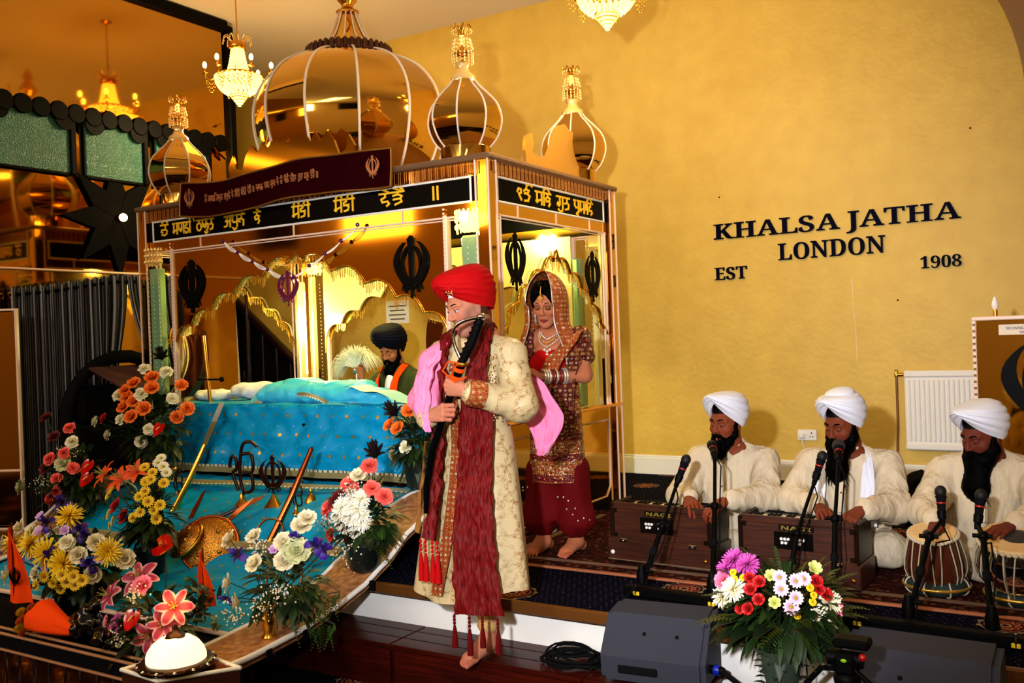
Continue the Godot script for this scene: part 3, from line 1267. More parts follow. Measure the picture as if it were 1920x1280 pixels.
# Gurmukhi strokes: width, then polylines; headline at y = 1
func glyphs() -> Dictionary:
	return {
		"j": [0.8, [0, 1, 0.8, 1], [0.5, 1, 0.5, 0.55, 0.15, 0.55, 0.08, 0.38, 0.22, 0.28], [0.5, 0.6, 0.68, 0.42, 0.62, 0.12, 0.38, 0.02, 0.14, 0.1]],
		"s": [0.8, [0, 1, 0.8, 1], [0.66, 1, 0.66, 0], [0.16, 1, 0.16, 0.36, 0.06, 0.22, 0.16, 0.14, 0.26, 0.28, 0.66, 0.42]],
		"m": [0.8, [0, 1, 0.28, 1], [0.52, 1, 0.8, 1], [0.66, 1, 0.66, 0], [0.16, 1, 0.16, 0.36, 0.06, 0.22, 0.16, 0.14, 0.26, 0.28, 0.66, 0.42]],
		"a": [0.26, [0, 1, 0.26, 1], [0.13, 1, 0.13, 0.35]],
		"g": [0.8, [0, 1, 0.8, 1], [0.66, 1, 0.66, 0], [0.34, 1, 0.36, 0.4, 0.24, 0.2, 0.08, 0.3, 0.16, 0.48]],
		"h": [0.7, [0, 1, 0.7, 1], [0.35, 1, 0.35, 0.74, 0.1, 0.66, 0.12, 0.46, 0.44, 0.44, 0.58, 0.26, 0.46, 0.04, 0.2, 0.0, 0.1, 0.14]],
		"i": [0.22, [0, 1, 0.22, 1], [0.1, 0, 0.1, 1.22, 0.28, 1.42, 0.6, 1.36, 0.78, 1.02]],
		"T": [0.72, [0, 1, 0.72, 1], [0.36, 1, 0.36, 0.74], [0.36, 0.74, 0.1, 0.62, 0.04, 0.36, 0.16, 0.1, 0.36, 0.03, 0.58, 0.12, 0.68, 0.36, 0.6, 0.62, 0.36, 0.74]],
		"k": [0.78, [0, 1, 0.78, 1], [0.4, 1, 0.4, 0.5, 0.14, 0.58, 0.06, 0.4, 0.2, 0.26, 0.4, 0.36], [0.4, 0.62, 0.66, 0.56, 0.66, 0.2, 0.46, 0.0]],
		"r": [0.62, [0, 1, 0.62, 1], [0.34, 1, 0.34, 0.58, 0.08, 0.5], [0.34, 0.58, 0.54, 0.44, 0.48, 0.1, 0.16, 0.0]],
		"A": [0.86, [0.54, 1, 0.86, 1], [0.72, 1, 0.72, 0], [0.04, 0.95, 0.3, 1, 0.42, 0.8, 0.2, 0.56, 0.42, 0.42, 0.34, 0.12, 0.04, 0.06], [0.36, 0.54, 0.72, 0.54]],
		"p": [0.78, [0, 1, 0.26, 1], [0.52, 1, 0.78, 1], [0.66, 1, 0.66, 0], [0.14, 1, 0.12, 0.56, 0.26, 0.38, 0.66, 0.4]],
		"n": [0.76, [0, 1, 0.76, 1], [0.4, 1, 0.4, 0.6, 0.1, 0.6, 0.08, 0.4, 0.24, 0.36], [0.4, 0.6, 0.64, 0.48, 0.6, 0.0]],
		"t": [0.66, [0, 1, 0.66, 1], [0.3, 1, 0.3, 0.74, 0.1, 0.56, 0.16, 0.34, 0.42, 0.4, 0.54, 0.62, 0.3, 0.74], [0.44, 0.42, 0.54, 0.2, 0.42, 0.0]],
		"I": [1.05, [0, 1, 1.05, 1], [0.32, 1, 0.32, 0.82, 0.1, 0.72, 0.12, 0.5, 0.56, 0.54], [0.34, 0.52, 0.54, 0.36, 0.46, 0.1, 0.14, 0.04], [0.9, 0, 0.9, 1.2, 0.74, 1.42, 0.5, 1.34, 0.4, 1.02]],
		"d": [0.66, [0, 1, 0.66, 1], [0.32, 1, 0.32, 0.72, 0.1, 0.56, 0.16, 0.32, 0.44, 0.36, 0.54, 0.16, 0.4, 0.0]],
		"v": [0.7, [0, 1, 0.7, 1], [0.36, 1, 0.36, 0.8, 0.1, 0.74], [0.36, 0.8, 0.58, 0.66, 0.5, 0.46, 0.12, 0.44], [0.5, 0.46, 0.56, 0.2, 0.2, 0.02]],
		"K": [0.8, [0, 1, 0.26, 1], [0.52, 1, 0.8, 1], [0.66, 1, 0.66, 0], [0.66, 0.72, 0.3, 0.72, 0.12, 0.5, 0.3, 0.34, 0.66, 0.4]],
		"b": [0.78, [0, 1, 0.78, 1], [0.66, 1, 0.66, 0], [0.66, 0.78, 0.2, 0.7, 0.16, 0.42, 0.66, 0.36]],
		"l": [0.86, [0, 1, 0.86, 1], [0.44, 1, 0.44, 0.3, 0.24, 0.04, 0.06, 0.3, 0.24, 0.6, 0.44, 0.5, 0.66, 0.62, 0.8, 0.3, 0.66, 0.04]],
		"c": [0.74, [0, 1, 0.74, 1], [0.1, 0.76, 0.6, 0.76], [0.34, 0.76, 0.34, 0.3, 0.5, 0.1, 0.64, 0.34, 0.56, 0.56]],
		"U": [0.8, [0.3, 1, 0.8, 1], [0.7, 1, 0.4, 0.8, 0.66, 0.6, 0.3, 0.4, 0.6, 0.1, 0.1, 0.06], [0.1, -0.14, 0.6, -0.2]],
		"1": [1.25, [0.1, 0.66, 0.2, 0.92, 0.4, 0.88, 0.42, 0.62, 0.22, 0.5, 0.42, 0.06], [0.66, 0.82, 0.82, 0.98, 1.08, 0.9, 0.96, 0.68, 0.7, 0.62], [0.9, 0.64, 1.14, 0.44, 1.0, 0.08, 0.7, 0.04], [0.86, 1.0, 0.9, 1.3, 1.16, 1.42, 1.36, 1.3]],
		"|": [0.34, [0.12, 0, 0.12, 1.0]],
		"o": [0.0, [-0.62, 1.14, -0.5, 1.36, -0.2, 1.38, -0.08, 1.18]],
		"u": [0.0, [-0.62, -0.1, -0.44, -0.28, -0.2, -0.16]],
		"e": [0.0, [-0.56, 1.42, -0.12, 1.06]],
		"E": [0.0, [-0.62, 1.38, -0.16, 1.06], [-0.4, 1.52, -0.06, 1.16]],
		"R": [0.0, [-0.2, 0.0, -0.42, -0.16, -0.22, -0.3]],
		" ": [0.42],
		"_": [1.5],
	}


func lettering(text: String, size: float, bold: float, depth: float) -> Array:  # [MB, width]
	var g := glyphs()
	var b := MB.new()
	var x := 0.0
	for ch in text:
		var q: Array = g[ch]
		for k in range(1, q.size()):
			var pl := PackedVector2Array()
			for j in range(0, q[k].size(), 2):
				pl.append(Vector2((x + q[k][j]) * size, q[k][j + 1] * size))
			b.ribbon(pl, bold, depth)
		x += q[0]
	return [b, x * size]


func edge_frame(b: MB, w: float, h: float, c: Vector3, r := 0.008) -> void:  # a thin frame of round bars in xy
	for s in [-1.0, 1.0]:
		b.box(c + Vector3(0, s * h / 2, 0), Vector3(w + r * 2, r * 2, r * 2), r * 0.6)
		b.box(c + Vector3(s * w / 2, 0, 0), Vector3(r * 2, h, r * 2), r * 0.6)


func face(root: Node3D, side: int) -> void:  # 0 front, 1 right, 2 back, 3 left; panel in local xy
	var w := CX1 - CX0 if side % 2 == 0 else CZ1 - CZ0
	var c: Vector3 = [Vector3((CX0 + CX1) / 2, 0, CZ1), Vector3(CX1, 0, (CZ0 + CZ1) / 2), Vector3((CX0 + CX1) / 2, 0, CZ0), Vector3(CX0, 0, (CZ0 + CZ1) / 2)][side]
	var turn: float = [0.0, PI / 2, PI, -PI / 2][side]
	var T := Transform3D(Basis(Vector3.UP, turn), c - root.position)
	var wide := side % 2 == 0
	var inw := w - (0.60 if wide else 0.16)
	var arch := scallops(inw, 1.72 if wide else 1.50, 2.29 if wide else 2.20, 5, 0.80 if wide else 0.60)
	if wide:
		arch = scallops(w - 0.62, 1.74, 2.27, 5, 0.92)
	var b := MB.new()
	b.xf = T
	b.extr(arch_panel(inw, 2.44, 1.60 if wide else 1.16, arch), 0.02)
	put("arch_panel", b, M.gold, root)
	b = MB.new()
	b.xf = T * Transform3D(Basis.IDENTITY, Vector3(0, 0, -0.035))
	b.extr(arch_panel(inw, 2.44, 1.60 if wide else 1.16, arch), 0.02)
	put("lining_panel", b, M.canopy_lining, root)
	b = fringe(arch, 0.0, 0.075, 4 + side)
	var o := put("bead_fringe", b, M.bead_gold, root)
	o.transform = T
	stuff(o)
	# rim of the arch
	b = MB.new()
	b.xf = T
	var rim := PackedVector3Array()
	for q in arch:
		rim.append(Vector3(q.x, q.y, 0.012))
	b.tube(rim, 0.009, 5)
	put("arch_rim", b, M.gold_soft, root)
	# frieze: mirror strip, black sign board with white edging, mirror strip under the cornice
	b = MB.new()
	b.xf = T
	b.box(Vector3(0, 2.475, 0), Vector3(w - 0.10, 0.08, 0.03))
	put("lower_strip", b, M.gold, root)
	b = MB.new()
	b.xf = T
	b.box(Vector3(0, 2.59, 0), Vector3(w - 0.10, 0.15, 0.03))
	var sign_ := put("sign_board", b, M.sign_black, root)
	b = MB.new()
	b.xf = T
	edge_frame(b, w - 0.20, 0.15, Vector3(0, 2.59, 0.016), 0.007)
	put("sign_edging", b, M.white, sign_)
	b = MB.new()
	b.xf = T
	for k in 3:
		b.box(Vector3((k - 1) * w * 0.3, 2.475, 0.017), Vector3(0.008, 0.08, 0.008))
	b.box(Vector3(0, 2.432, 0.014), Vector3(w - 0.2, 0.012, 0.012), 0.003)
	b.box(Vector3(0, 2.415, 0.010), Vector3(w - 0.2, 0.008, 0.010), 0.003)
	put("strip_beading", b, M.edging, root)
	b = MB.new()
	b.xf = T
	b.box(Vector3(0, 2.715, 0), Vector3(w - 0.10, 0.09, 0.03))
	put("upper_strip", b, M.gold, root)
	# fringe of glass beads under the cornice
	b = MB.new()
	var g := RandomNumberGenerator.new()
	g.seed = 90 + side
	var cnt := int(w / 0.016)
	for k in cnt:
		var x := -w / 2 + w * k / cnt
		var d := 0.055 + 0.02 * absf(sin(k * 0.35))
		b.ink(lin(0.72, 0.58, 0.40) if k % 3 else lin(0.42, 0.16, 0.10))
		b.box(Vector3(x, 2.745 - d / 2, 0.045), Vector3(0.004, d, 0.004))
		b.ball(Vector3(x, 2.745 - d, 0.045), Vector3(0.005, 0.007, 0.005), 4, 3)
	o = put("cornice_fringe", b, M.bead_glass, root)
	o.transform = T
	stuff(o)
	if side == 0 or side == 1:
		if side == 0:
			# word start and width as fractions of the board
			for s in [["jo", 0.030, 0.030], ["maghi", 0.078, 0.068], ["Takur", 0.168, 0.062], ["Apune", 0.268, 0.072], ["te", 0.372, 0.022], ["soI", 0.498, 0.056], ["soI", 0.628, 0.060], ["devE", 0.760, 0.068], ["||", 0.902, 0.022]]:
				b = MB.new()
				b.xf = T
				_word(b, s[0], -(w - 0.2) / 2 + (w - 0.2) * s[1], 2.553, (w - 0.2) * s[2], 0.080, 0.0125)
				put("lettering", b, M.yellow_letter, sign_)
		else:
			for s in [["1", 0.150, 0.125], ["sit", 0.315, 0.140], ["gur", 0.510, 0.125], ["pRsaid", 0.680, 0.200]]:
				b = MB.new()
				b.xf = T
				_word(b, s[0], -(w - 0.2) / 2 + (w - 0.2) * s[1], 2.549, (w - 0.2) * s[2], 0.080, 0.0135)
				put("lettering", b, M.yellow_letter, sign_)
		# black khandas on the mirror
		var kp := [-1.06, 1.00] if side == 0 else [-0.555, 0.52]
		for k in 2:
			khanda("khanda_emblem", root, T * Vector3(kp[k], 2.15 if side == 0 else (2.155 if k == 0 else 2.10), 0.02), Vector2(0.275, 0.40) if side == 0 else Vector2(0.24, 0.37), turn, M.black)
	# inner posts and columns
	for s in [-1.0, 1.0]:
		if wide:
			var x: float = s * (w / 2 - 0.115)
			b = MB.new()
			b.xf = T
			b.box(Vector3(x, 1.37, 0.005), Vector3(0.115 if side == 0 else 0.05, 1.88, 0.07), 0.012)
			var colm := put("mirror_column", b, M.green_glass if side == 0 else M.canopy_lining, root)
			b = MB.new()
			b.xf = T
			for e in [-0.06, -0.004, 0.06]:
				for k in 52:
					b.ball(Vector3(x + e, 0.5 + k * 0.034, 0.043), Vector3(0.004, 0.005, 0.004), 4, 3)
			stuff(put("pearl_strip", b, M.pearl, colm))
			b = MB.new()
			b.xf = T
			for k in 3:
				var y := 2.45 - 0.045 * k
				for j in 9:
					var a := -PI / 2 + PI * j / 8
					b.ball(Vector3(x + sin(a) * 0.085, y, 0.03 + cos(a) * 0.05), Vector3(0.011, 0.018, 0.011), 5, 4)
					b.bar(Vector3(x + sin(a) * 0.085, y, 0.03 + cos(a) * 0.05), Vector3(x + sin(a) * 0.08, y - 0.04, 0.03 + cos(a) * 0.045), 0.004, 4)
			b.box(Vector3(x, 2.39, 0.02), Vector3(0.13, 0.12, 0.06), 0.02)
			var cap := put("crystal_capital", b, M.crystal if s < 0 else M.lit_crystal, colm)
			b = MB.new()
			b.xf = T
			b.box(Vector3(s * (inw / 2 + 0.0), 1.6, 0.005), Vector3(0.03, 1.7, 0.04), 0.006)
			for k in 60:
				b.box(Vector3(s * (inw / 2), 0.95 + k * 0.026, 0.028), Vector3(0.016, 0.014, 0.008), 0.003)
			put("beaded_jamb", b, M.edging, root)
		else:
			b = MB.new()
			b.xf = T
			for e in [0.085, 0.125]:
				b.box(Vector3(s * (w / 2 - e), 1.80, 0.012), Vector3(0.014, 1.28, 0.016), 0.004)
			put("jamb_beading", b, M.edging, root)
			# mirror reveal inside the side arch
			b = MB.new()
			b.xf = T
			b.box(Vector3(s * (w / 2 - 0.20), 1.70, -0.16), Vector3(0.10, 1.1, 0.05), 0.01)
			put("inner_column", b, M.green_glass if side == 1 else M.canopy_lining, root)
	if not wide:
		b = MB.new()
		b.xf = T
		b.box(Vector3(0, 0.795, 0.0), Vector3(w + 0.02, 0.725, 0.03), 0.004)
		put("base_panel", b, M.gold, root)
		b = MB.new()
		b.xf = T
		b.box(Vector3(0, 1.155, 0.02), Vector3(w + 0.04, 0.02, 0.09), 0.006)
		put("base_ledge", b, M.gold_soft, root)
		b = MB.new()
		b.xf = T
		var hw := w / 2 - 0.14
		b.tube(PackedVector3Array([Vector3(-hw, 0.56, 0.018), Vector3(-hw + 0.07, 0.49, 0.018), Vector3(hw - 0.07, 0.49, 0.018), Vector3(hw, 0.56, 0.018), Vector3(hw, 1.05, 0.018), Vector3(-hw, 1.05, 0.018), Vector3(-hw, 0.56, 0.018)]), 0.007, 5)
		put("base_beading", b, M.edging, root)
		b = MB.new()
		b.xf = T
		b.box(Vector3(w / 2 - 0.005, 1.0, 0.028), Vector3(0.018, 0.29, 0.016), 0.005)
		put("white_corner_strip", b, M.white, root)


func _word(b: MB, text: String, x: float, y: float, w: float, h: float, bold: float) -> void:
	var q := lettering(text, 1.0, 0.01, 0.01)
	var k: float = w / q[1]
	var g := glyphs()
	var cx := 0.0
	var keep := b.xf
	for ch in text:
		var s: Array = g[ch]
		for i in range(1, s.size()):
			var pl := PackedVector2Array()
			for j in range(0, s[i].size(), 2):
				pl.append(Vector2(x + (cx + s[i][j]) * k, y + s[i][j + 1] * h))
			b.xf = keep * Transform3D(Basis.IDENTITY, Vector3(0, 0, 0.018))
			b.ribbon(pl, bold, 0.006)
		cx += s[0]
	b.xf = keep


func onion(root: Node3D, called: String, p: Vector3, prof: Array, gores: int, rib: float) -> MeshInstance3D:
	# a dome of curved mirror sheets: each gore its own mesh, a rib on every seam
	var first: MeshInstance3D = null
	var b := MB.new()
	var core := []
	for q in prof:
		core.append(Vector2(q.x * 0.93, q.y))
	b.lathe(core, gores * 2)
	first = put(called, b, M.gold_soft, root)
	first.position = p
	var rows := []
	var half := PI / gores
	for q in prof:
		rows.append(PackedVector3Array([Vector3(q.x * cos(half), q.y, q.x * sin(half)), Vector3(q.x * cos(half) * 1.012, q.y, 0), Vector3(q.x * cos(half), q.y, -q.x * sin(half))]))
	var gm := MB.new()
	gm.grid(rows)
	var gmesh := gm.mesh()
	var line := PackedVector3Array()
	for q in prof:
		line.append(Vector3(q.x * 1.004, q.y, 0))
	var rm := MB.new()
	rm.tube(line, rib, 6)
	var rmesh := rm.mesh()
	for k in gores:
		var g := put("gore", gmesh, M.gold, first)
		g.rotation.y = TAU * k / gores
		var r := put("rib", rmesh, M.rib_white, first)
		r.rotation.y = TAU * (k + 0.5) / gores
	return first


func smooth(p: Array, per := 4) -> Array:  # Catmull-Rom through the profile
	var out := []
	for i in p.size() - 1:
		for j in per:
			out.append((p[i] as Vector2).cubic_interpolate(p[i + 1], p[maxi(i - 1, 0)], p[mini(i + 2, p.size() - 1)], float(j) / per))
	out.append(p[-1])
	return out


func finial(root: Node3D, p: Vector3, k: float) -> void:  # crystal lamp on top of a small dome
	var b := MB.new().at(p, Basis.IDENTITY.scaled(Vector3(k, k, k)))
	b.lathe([Vector2(0.03, -0.02), Vector2(0.055, 0.0), Vector2(0.03, 0.02), Vector2(0.022, 0.06), Vector2(0.04, 0.08), Vector2(0.07, 0.10), Vector2(0.075, 0.115), Vector2(0.02, 0.12), Vector2(0.015, 0.30), Vector2(0.03, 0.32), Vector2(0.0, 0.36)], 14)
	for j in 8:
		var a := TAU * j / 8
		var d := Vector3(cos(a), 0, sin(a))
		b.tube(PackedVector3Array([d * 0.03 + Vector3(0, 0.28, 0), d * 0.055 + Vector3(0, 0.34, 0), d * 0.085 + Vector3(0, 0.35, 0), d * 0.095 + Vector3(0, 0.32, 0)]), 0.006, 5)
	var o := put("lamp_finial", b, M.brass, root)
	b = MB.new().at(p, Basis.IDENTITY.scaled(Vector3(k, k, k)))
	for j in 16:
		var a := TAU * j / 16
		var d := Vector3(cos(a), 0, sin(a))
		for i in 4:
			b.ball(d * 0.095 + Vector3(0, 0.10 - 0.026 * i, 0), Vector3(0.009, 0.013, 0.009), 5, 3)
		for i in 3:
			b.ball(d * (0.075 + 0.008 * i) + Vector3(0, 0.22 - 0.035 * i, 0), Vector3(0.012, 0.016, 0.012), 5, 3)
		b.ball(d * 0.09 + Vector3(0, 0.30, 0), Vector3(0.008, 0.013, 0.008), 5, 3)
	stuff(put("crystal_drops", b, M.crystal, o))
	b = MB.new().at(p, Basis.IDENTITY.scaled(Vector3(k, k, k)))
	b.ball(Vector3(0, 0.22, 0), Vector3(0.026, 0.06, 0.026), 10, 8)
	put("flame_bulb", b, M.lamp_bulb, o)


func canopy() -> void:
	mat("canopy_lining", Color(0.92, 0.87, 0.62), 0.25, 0.35)
	mat("sign_black", Color(0.008, 0.010, 0.018), 0.3).metallic_specular = 0.12
	mat("yellow_letter", Color(0.95, 0.74, 0.10), 0.5)
	mat("rib_white", Color(0.85, 0.80, 0.74), 0.35)
	mat("pearl", Color(0.98, 0.96, 0.92), 0.15)
	mat("bead_gold", Color(0.80, 0.62, 0.24), 0.25, 0.75)
	mat("bead_glass", Color(0.95, 0.85, 0.72), 0.15, 0.4)
	glow("lamp_bulb", Color(1.0, 0.80, 0.35), 3.0)
	glow("cap_bulb", Color(1.0, 0.88, 0.5), 10.0)
	var cx := (CX0 + CX1) / 2
	var cz := (CZ0 + CZ1) / 2
	var root := thing("canopy_shrine", "gold mirrored canopy shrine with onion domes and scalloped arches on the stage", "canopy", Vector3(cx, S, cz))
	for k in 4:
		face(root, k)
	var off := -root.position
	# corner posts
	for sx in [CX0, CX1]:
		for sz in [CZ0, CZ1]:
			var b := MB.new()
			b.box(Vector3(sx, 1.60, sz) + off, Vector3(0.085, 2.34, 0.085), 0.01)
			var post := put("corner_post", b, M.gold, root)
			b = MB.new()
			for e in [[1, 1], [1, -1], [-1, 1], [-1, -1]]:
				b.box(Vector3(sx + e[0] * 0.045, 1.60, sz + e[1] * 0.045) + off, Vector3(0.012, 2.34, 0.012), 0.003)
			put("post_beading", b, M.edging, post)
	# cornice and roof
	var b := MB.new()
	b.box(Vector3(cx, 2.772, cz) + off, Vector3(CX1 - CX0 + 0.13, 0.035, CZ1 - CZ0 + 0.13), 0.01)
	put("cornice", b, mat("cornice_grit", Color(0.55, 0.42, 0.32), 0.35, 0.5), root)
	M.cornice_grit.normal_enabled = true
	M.cornice_grit.normal_texture = noise_tex(0.4, 31, Color.BLACK, Color.WHITE, 256, 2, true, 8.0)
	tri(M.cornice_grit, 6.0)
	b = MB.new()
	b.box(Vector3(cx, 2.70, cz) + off, Vector3(CX1 - CX0 - 0.1, 0.08, CZ1 - CZ0 - 0.1))
	put("roof", b, M.canopy_lining, root)
	# big dome
	var prof := smooth([Vector2(0.47, 0), Vector2(0.60, 0.16), Vector2(0.695, 0.36), Vector2(0.735, 0.60), Vector2(0.70, 0.80), Vector2(0.59, 0.96), Vector2(0.45, 1.05), Vector2(0.33, 1.095)])
	var dome := onion(root, "main_dome", Vector3(-4.78, 2.79, cz) + off, prof, 12, 0.010)
	b = MB.new().at(Vector3(0, 1.085, 0))
	for k in 40:
		var a := TAU * k / 40
		b.at(Vector3(cos(a) * 0.32, 1.125, sin(a) * 0.32), Basis(Vector3.UP, -a))
		b.box(Vector3.ZERO, Vector3(0.03, 0.085, 0.036), 0.012)
	b.home()
	b.lathe([Vector2(0.30, 1.085), Vector2(0.315, 1.10), Vector2(0.315, 1.15), Vector2(0.28, 1.165)], 40)
	put("pleated_collar", b, mat("collar", Color(0.30, 0.16, 0.09), 0.3, 0.6), dome)
	b = MB.new()
	b.lathe([Vector2(0.24, 1.15), Vector2(0.20, 1.18), Vector2(0.145, 1.25), Vector2(0.105, 1.33), Vector2(0.075, 1.41), Vector2(0.06, 1.45)], 12, true)
	put("spire", b, M.gold, dome)
	b = MB.new()
	for k in 12:
		var a := TAU * k / 12
		var d := Vector3(cos(a), 0, sin(a))
		b.tube(PackedVector3Array([d * 0.245 + Vector3(0, 1.15, 0), d * 0.205 + Vector3(0, 1.185, 0), d * 0.15 + Vector3(0, 1.255, 0), d * 0.11 + Vector3(0, 1.335, 0), d * 0.07 + Vector3(0, 1.45, 0)]), 0.006, 5)
	put("spire_rib", b, M.rib_white, dome)
	b = MB.new().at(Vector3(0, 1.44, 0))
	b.lathe([Vector2(0.085, 0), Vector2(0.09, 0.015), Vector2(0.05, 0.03), Vector2(0.045, 0.07), Vector2(0.075, 0.10), Vector2(0.08, 0.14), Vector2(0.05, 0.19), Vector2(0.03, 0.22), Vector2(0.05, 0.26), Vector2(0.0, 0.36)], 18)
	put("finial", b, M.brass, dome)
	b = MB.new().at(Vector3(0.16, 1.60, 0.10), Basis(Vector3.UP, 0.6))
	b.extr(PackedVector2Array([Vector2(-0.1, -0.04), Vector2(0.07, -0.06), Vector2(0.04, -0.01), Vector2(0.10, 0.02), Vector2(0.03, 0.05), Vector2(-0.1, 0.02)]), 0.012)
	put("finial_flag", b, M.gold_soft, dome)
	# four corner domes
	var sp := smooth([Vector2(0.13, 0.0), Vector2(0.13, 0.09), Vector2(0.155, 0.10), Vector2(0.205, 0.16), Vector2(0.235, 0.24), Vector2(0.235, 0.31), Vector2(0.21, 0.38), Vector2(0.16, 0.44), Vector2(0.10, 0.50), Vector2(0.06, 0.56)])
	for q in [Vector3(-3.31, 2.79, -4.94), Vector3(-6.02, 2.79, -4.94), Vector3(-3.19, 2.79, -6.20), Vector3(-6.02, 2.79, -6.2)]:
		var d := onion(root, "corner_dome", q + off, sp, 8, 0.006)
		b = MB.new()
		b.lathe([Vector2(0.075, 0.52), Vector2(0.082, 0.55), Vector2(0.05, 0.58), Vector2(0.035, 0.61), Vector2(0.05, 0.64)], 14, true, 0.08, 10)
		put("neck", b, M.crystal, d)
		var drum := MB.new()
		drum.lathe([Vector2(0.16, -0.01), Vector2(0.16, 0.10), Vector2(0.15, 0.11)], 20)
		put("drum", drum, M.gold, d)
		finial(root, q + off + Vector3(0, 0.63, 0), 0.72)
	# crestings: scroll-edged mirror boards on the cornice
	b = MB.new().at(Vector3(-4.66, 2.79, CZ1 - 0.03) + off)
	var half := [Vector2(0.0, 0.30), Vector2(0.07, 0.345), Vector2(0.16, 0.33), Vector2(0.21, 0.27), Vector2(0.25, 0.34), Vector2(0.30, 0.27), Vector2(0.36, 0.33), Vector2(0.42, 0.26), Vector2(0.46, 0.16), Vector2(0.52, 0.18), Vector2(0.55, 0.28), Vector2(0.60, 0.20), Vector2(0.58, 0.10), Vector2(0.68, 0.04), Vector2(0.70, 0)]
	var p := PackedVector2Array()
	for q in half:
		p.append(q)
	for k in range(half.size() - 1, 0, -1):
		p.append(Vector2(-half[k].x, half[k].y))
	b.extr(p, 0.02)
	put("cresting", b, M.gold, root)
	b = MB.new().at(Vector3(CX1 - 0.07, 2.79, -5.83) + off, Basis(Vector3.UP, PI / 2))
	half = [Vector2(-0.03, 0.37), Vector2(0.05, 0.39), Vector2(0.11, 0.36), Vector2(0.18, 0.35), Vector2(0.26, 0.20), Vector2(0.34, 0.09), Vector2(0.41, 0.15), Vector2(0.43, 0.06), Vector2(0.47, 0.0), Vector2(-0.50, 0.0), Vector2(-0.52, 0.12), Vector2(-0.50, 0.22), Vector2(-0.42, 0.25), Vector2(-0.40, 0.19), Vector2(-0.43, 0.12), Vector2(-0.33, 0.10), Vector2(-0.22, 0.13), Vector2(-0.15, 0.22), Vector2(-0.09, 0.33)]
	p = PackedVector2Array()
	for q in half:
		p.append(q)
	b.extr(p, 0.025)
	put("cresting", b, mat("board_gilt", Color(0.80, 0.60, 0.26), 0.3, 0.45), root)
	# horn-shaped brackets inside the front arch
	for s in [-1.0, 1.0]:
		b = MB.new().at(Vector3(-4.62 + s * 1.16, 1.72, CZ1 - 0.10) + off)
		var hp := PackedVector2Array()
		for k in 10:
			var f := k / 9.0
			hp.append(Vector2(s * (0.02 + 0.22 * f * f - 0.16 * sin(PI * minf(1.0, f * 1.1)) * 0.35 + 0.05), 0.06 - 0.50 * f))
		for k in range(9, -1, -1):
			var f := k / 9.0
			hp.append(Vector2(s * (-0.09 + 0.17 * f * f - 0.16 * sin(PI * f) * 0.3), 0.10 - 0.50 * f - 0.03 * sin(PI * f)))
		b.extr(hp, 0.06)
		put("horn_bracket", b, mat("horn_brown", Color(0.42, 0.20, 0.05), 0.15, 0.8), root)
		b = MB.new().at(Vector3(-4.62 + s * 1.16, 1.72, CZ1 - 0.07) + off)
		var hr := PackedVector3Array()
		for k in 10:
			hr.append(Vector3(hp[k].x, hp[k].y, 0.03))
		b.tube(hr, 0.012, 6)
		put("horn_edge", b, M.bead_gold, root)
	b = MB.new()
	b.bar(Vector3(-5.60, 1.15, CZ1 - 0.08) + off, Vector3(-5.63, 1.78, CZ1 - 0.05) + off, 0.014, 8)
	put("brass_rod", b, M.gold_soft, root)
	b = MB.new()
	b.bar(Vector3(-5.72, 1.45, CZ1 - 0.06) + off, Vector3(-5.46, 1.45, CZ1 - 0.06) + off, 0.008, 6)
	b.ball(Vector3(-5.46, 1.45, CZ1 - 0.06) + off, Vector3(0.02, 0.02, 0.02), 8, 6)
	put("black_rod", b, M.matt_black, root)
	# fluorescent tube and reflector at the far inner corner, unseen roof lamps placed to light the lining
	b = MB.new()
	b.box(Vector3(CX0 + 0.10, 1.76, CZ0 + 0.12) + off, Vector3(0.07, 0.95, 0.05), 0.01)
	b.box(Vector3(CX0 + 0.16, 1.26, CZ0 + 0.14) + off, Vector3(0.05, 0.05, 0.05), 0.01)
	var fit := put("lamp_batten", b, M.cream, root)
	b = MB.new()
	b.bar(Vector3(CX0 + 0.17, 1.42, CZ0 + 0.17) + off, Vector3(CX0 + 0.17, 2.16, CZ0 + 0.17) + off, 0.019, 10)
	put("fluorescent_tube", b, M.tube_light, fit)
	for q in [Vector3(CX0 + 0.26, 1.85, CZ0 + 0.26), Vector3(-5.1, 2.58, -6.0), Vector3(-4.2, 2.56, -5.2)]:
		var l := OmniLight3D.new()
		l.name = "canopy_lamp"
		l.position = q
		l.light_energy = 1.0 if q.y < 2 else 1.5
		l.light_color = Color(1.0, 0.93, 0.58)
		l.omni_range = 10
		l.omni_attenuation = 2
		l.light_size = 0.08
		l.shadow_enabled = true
		add_child(l, true)
		if q.y > 2:
			b = MB.new()
			b.ball(q + off + Vector3(0, 0.075, 0), Vector3(0.05, 0.04, 0.05))
			put("unseen_roof_bulb", b, M.cap_bulb, root)  # bulb out of view up in the roof, lights the lining
	# bulb in the lit capital at the right front
	b = MB.new()
	b.ball(Vector3(CX1 - 0.115, 2.42, CZ1 + 0.075) + off, Vector3(0.03, 0.035, 0.03))
	put("capital_bulb", b, M.cap_bulb, root)
	var l := OmniLight3D.new()
	l.name = "capital_light"
	l.position = Vector3(CX1 - 0.115, 2.42, CZ1 + 0.18)
	l.light_energy = 0.03
	l.light_color = Color(1.0, 0.8, 0.4)
	l.omni_range = 6
	l.omni_attenuation = 2
	l.light_size = 0.05
	l.shadow_enabled = true
	add_child(l)
	banner()
	garland()


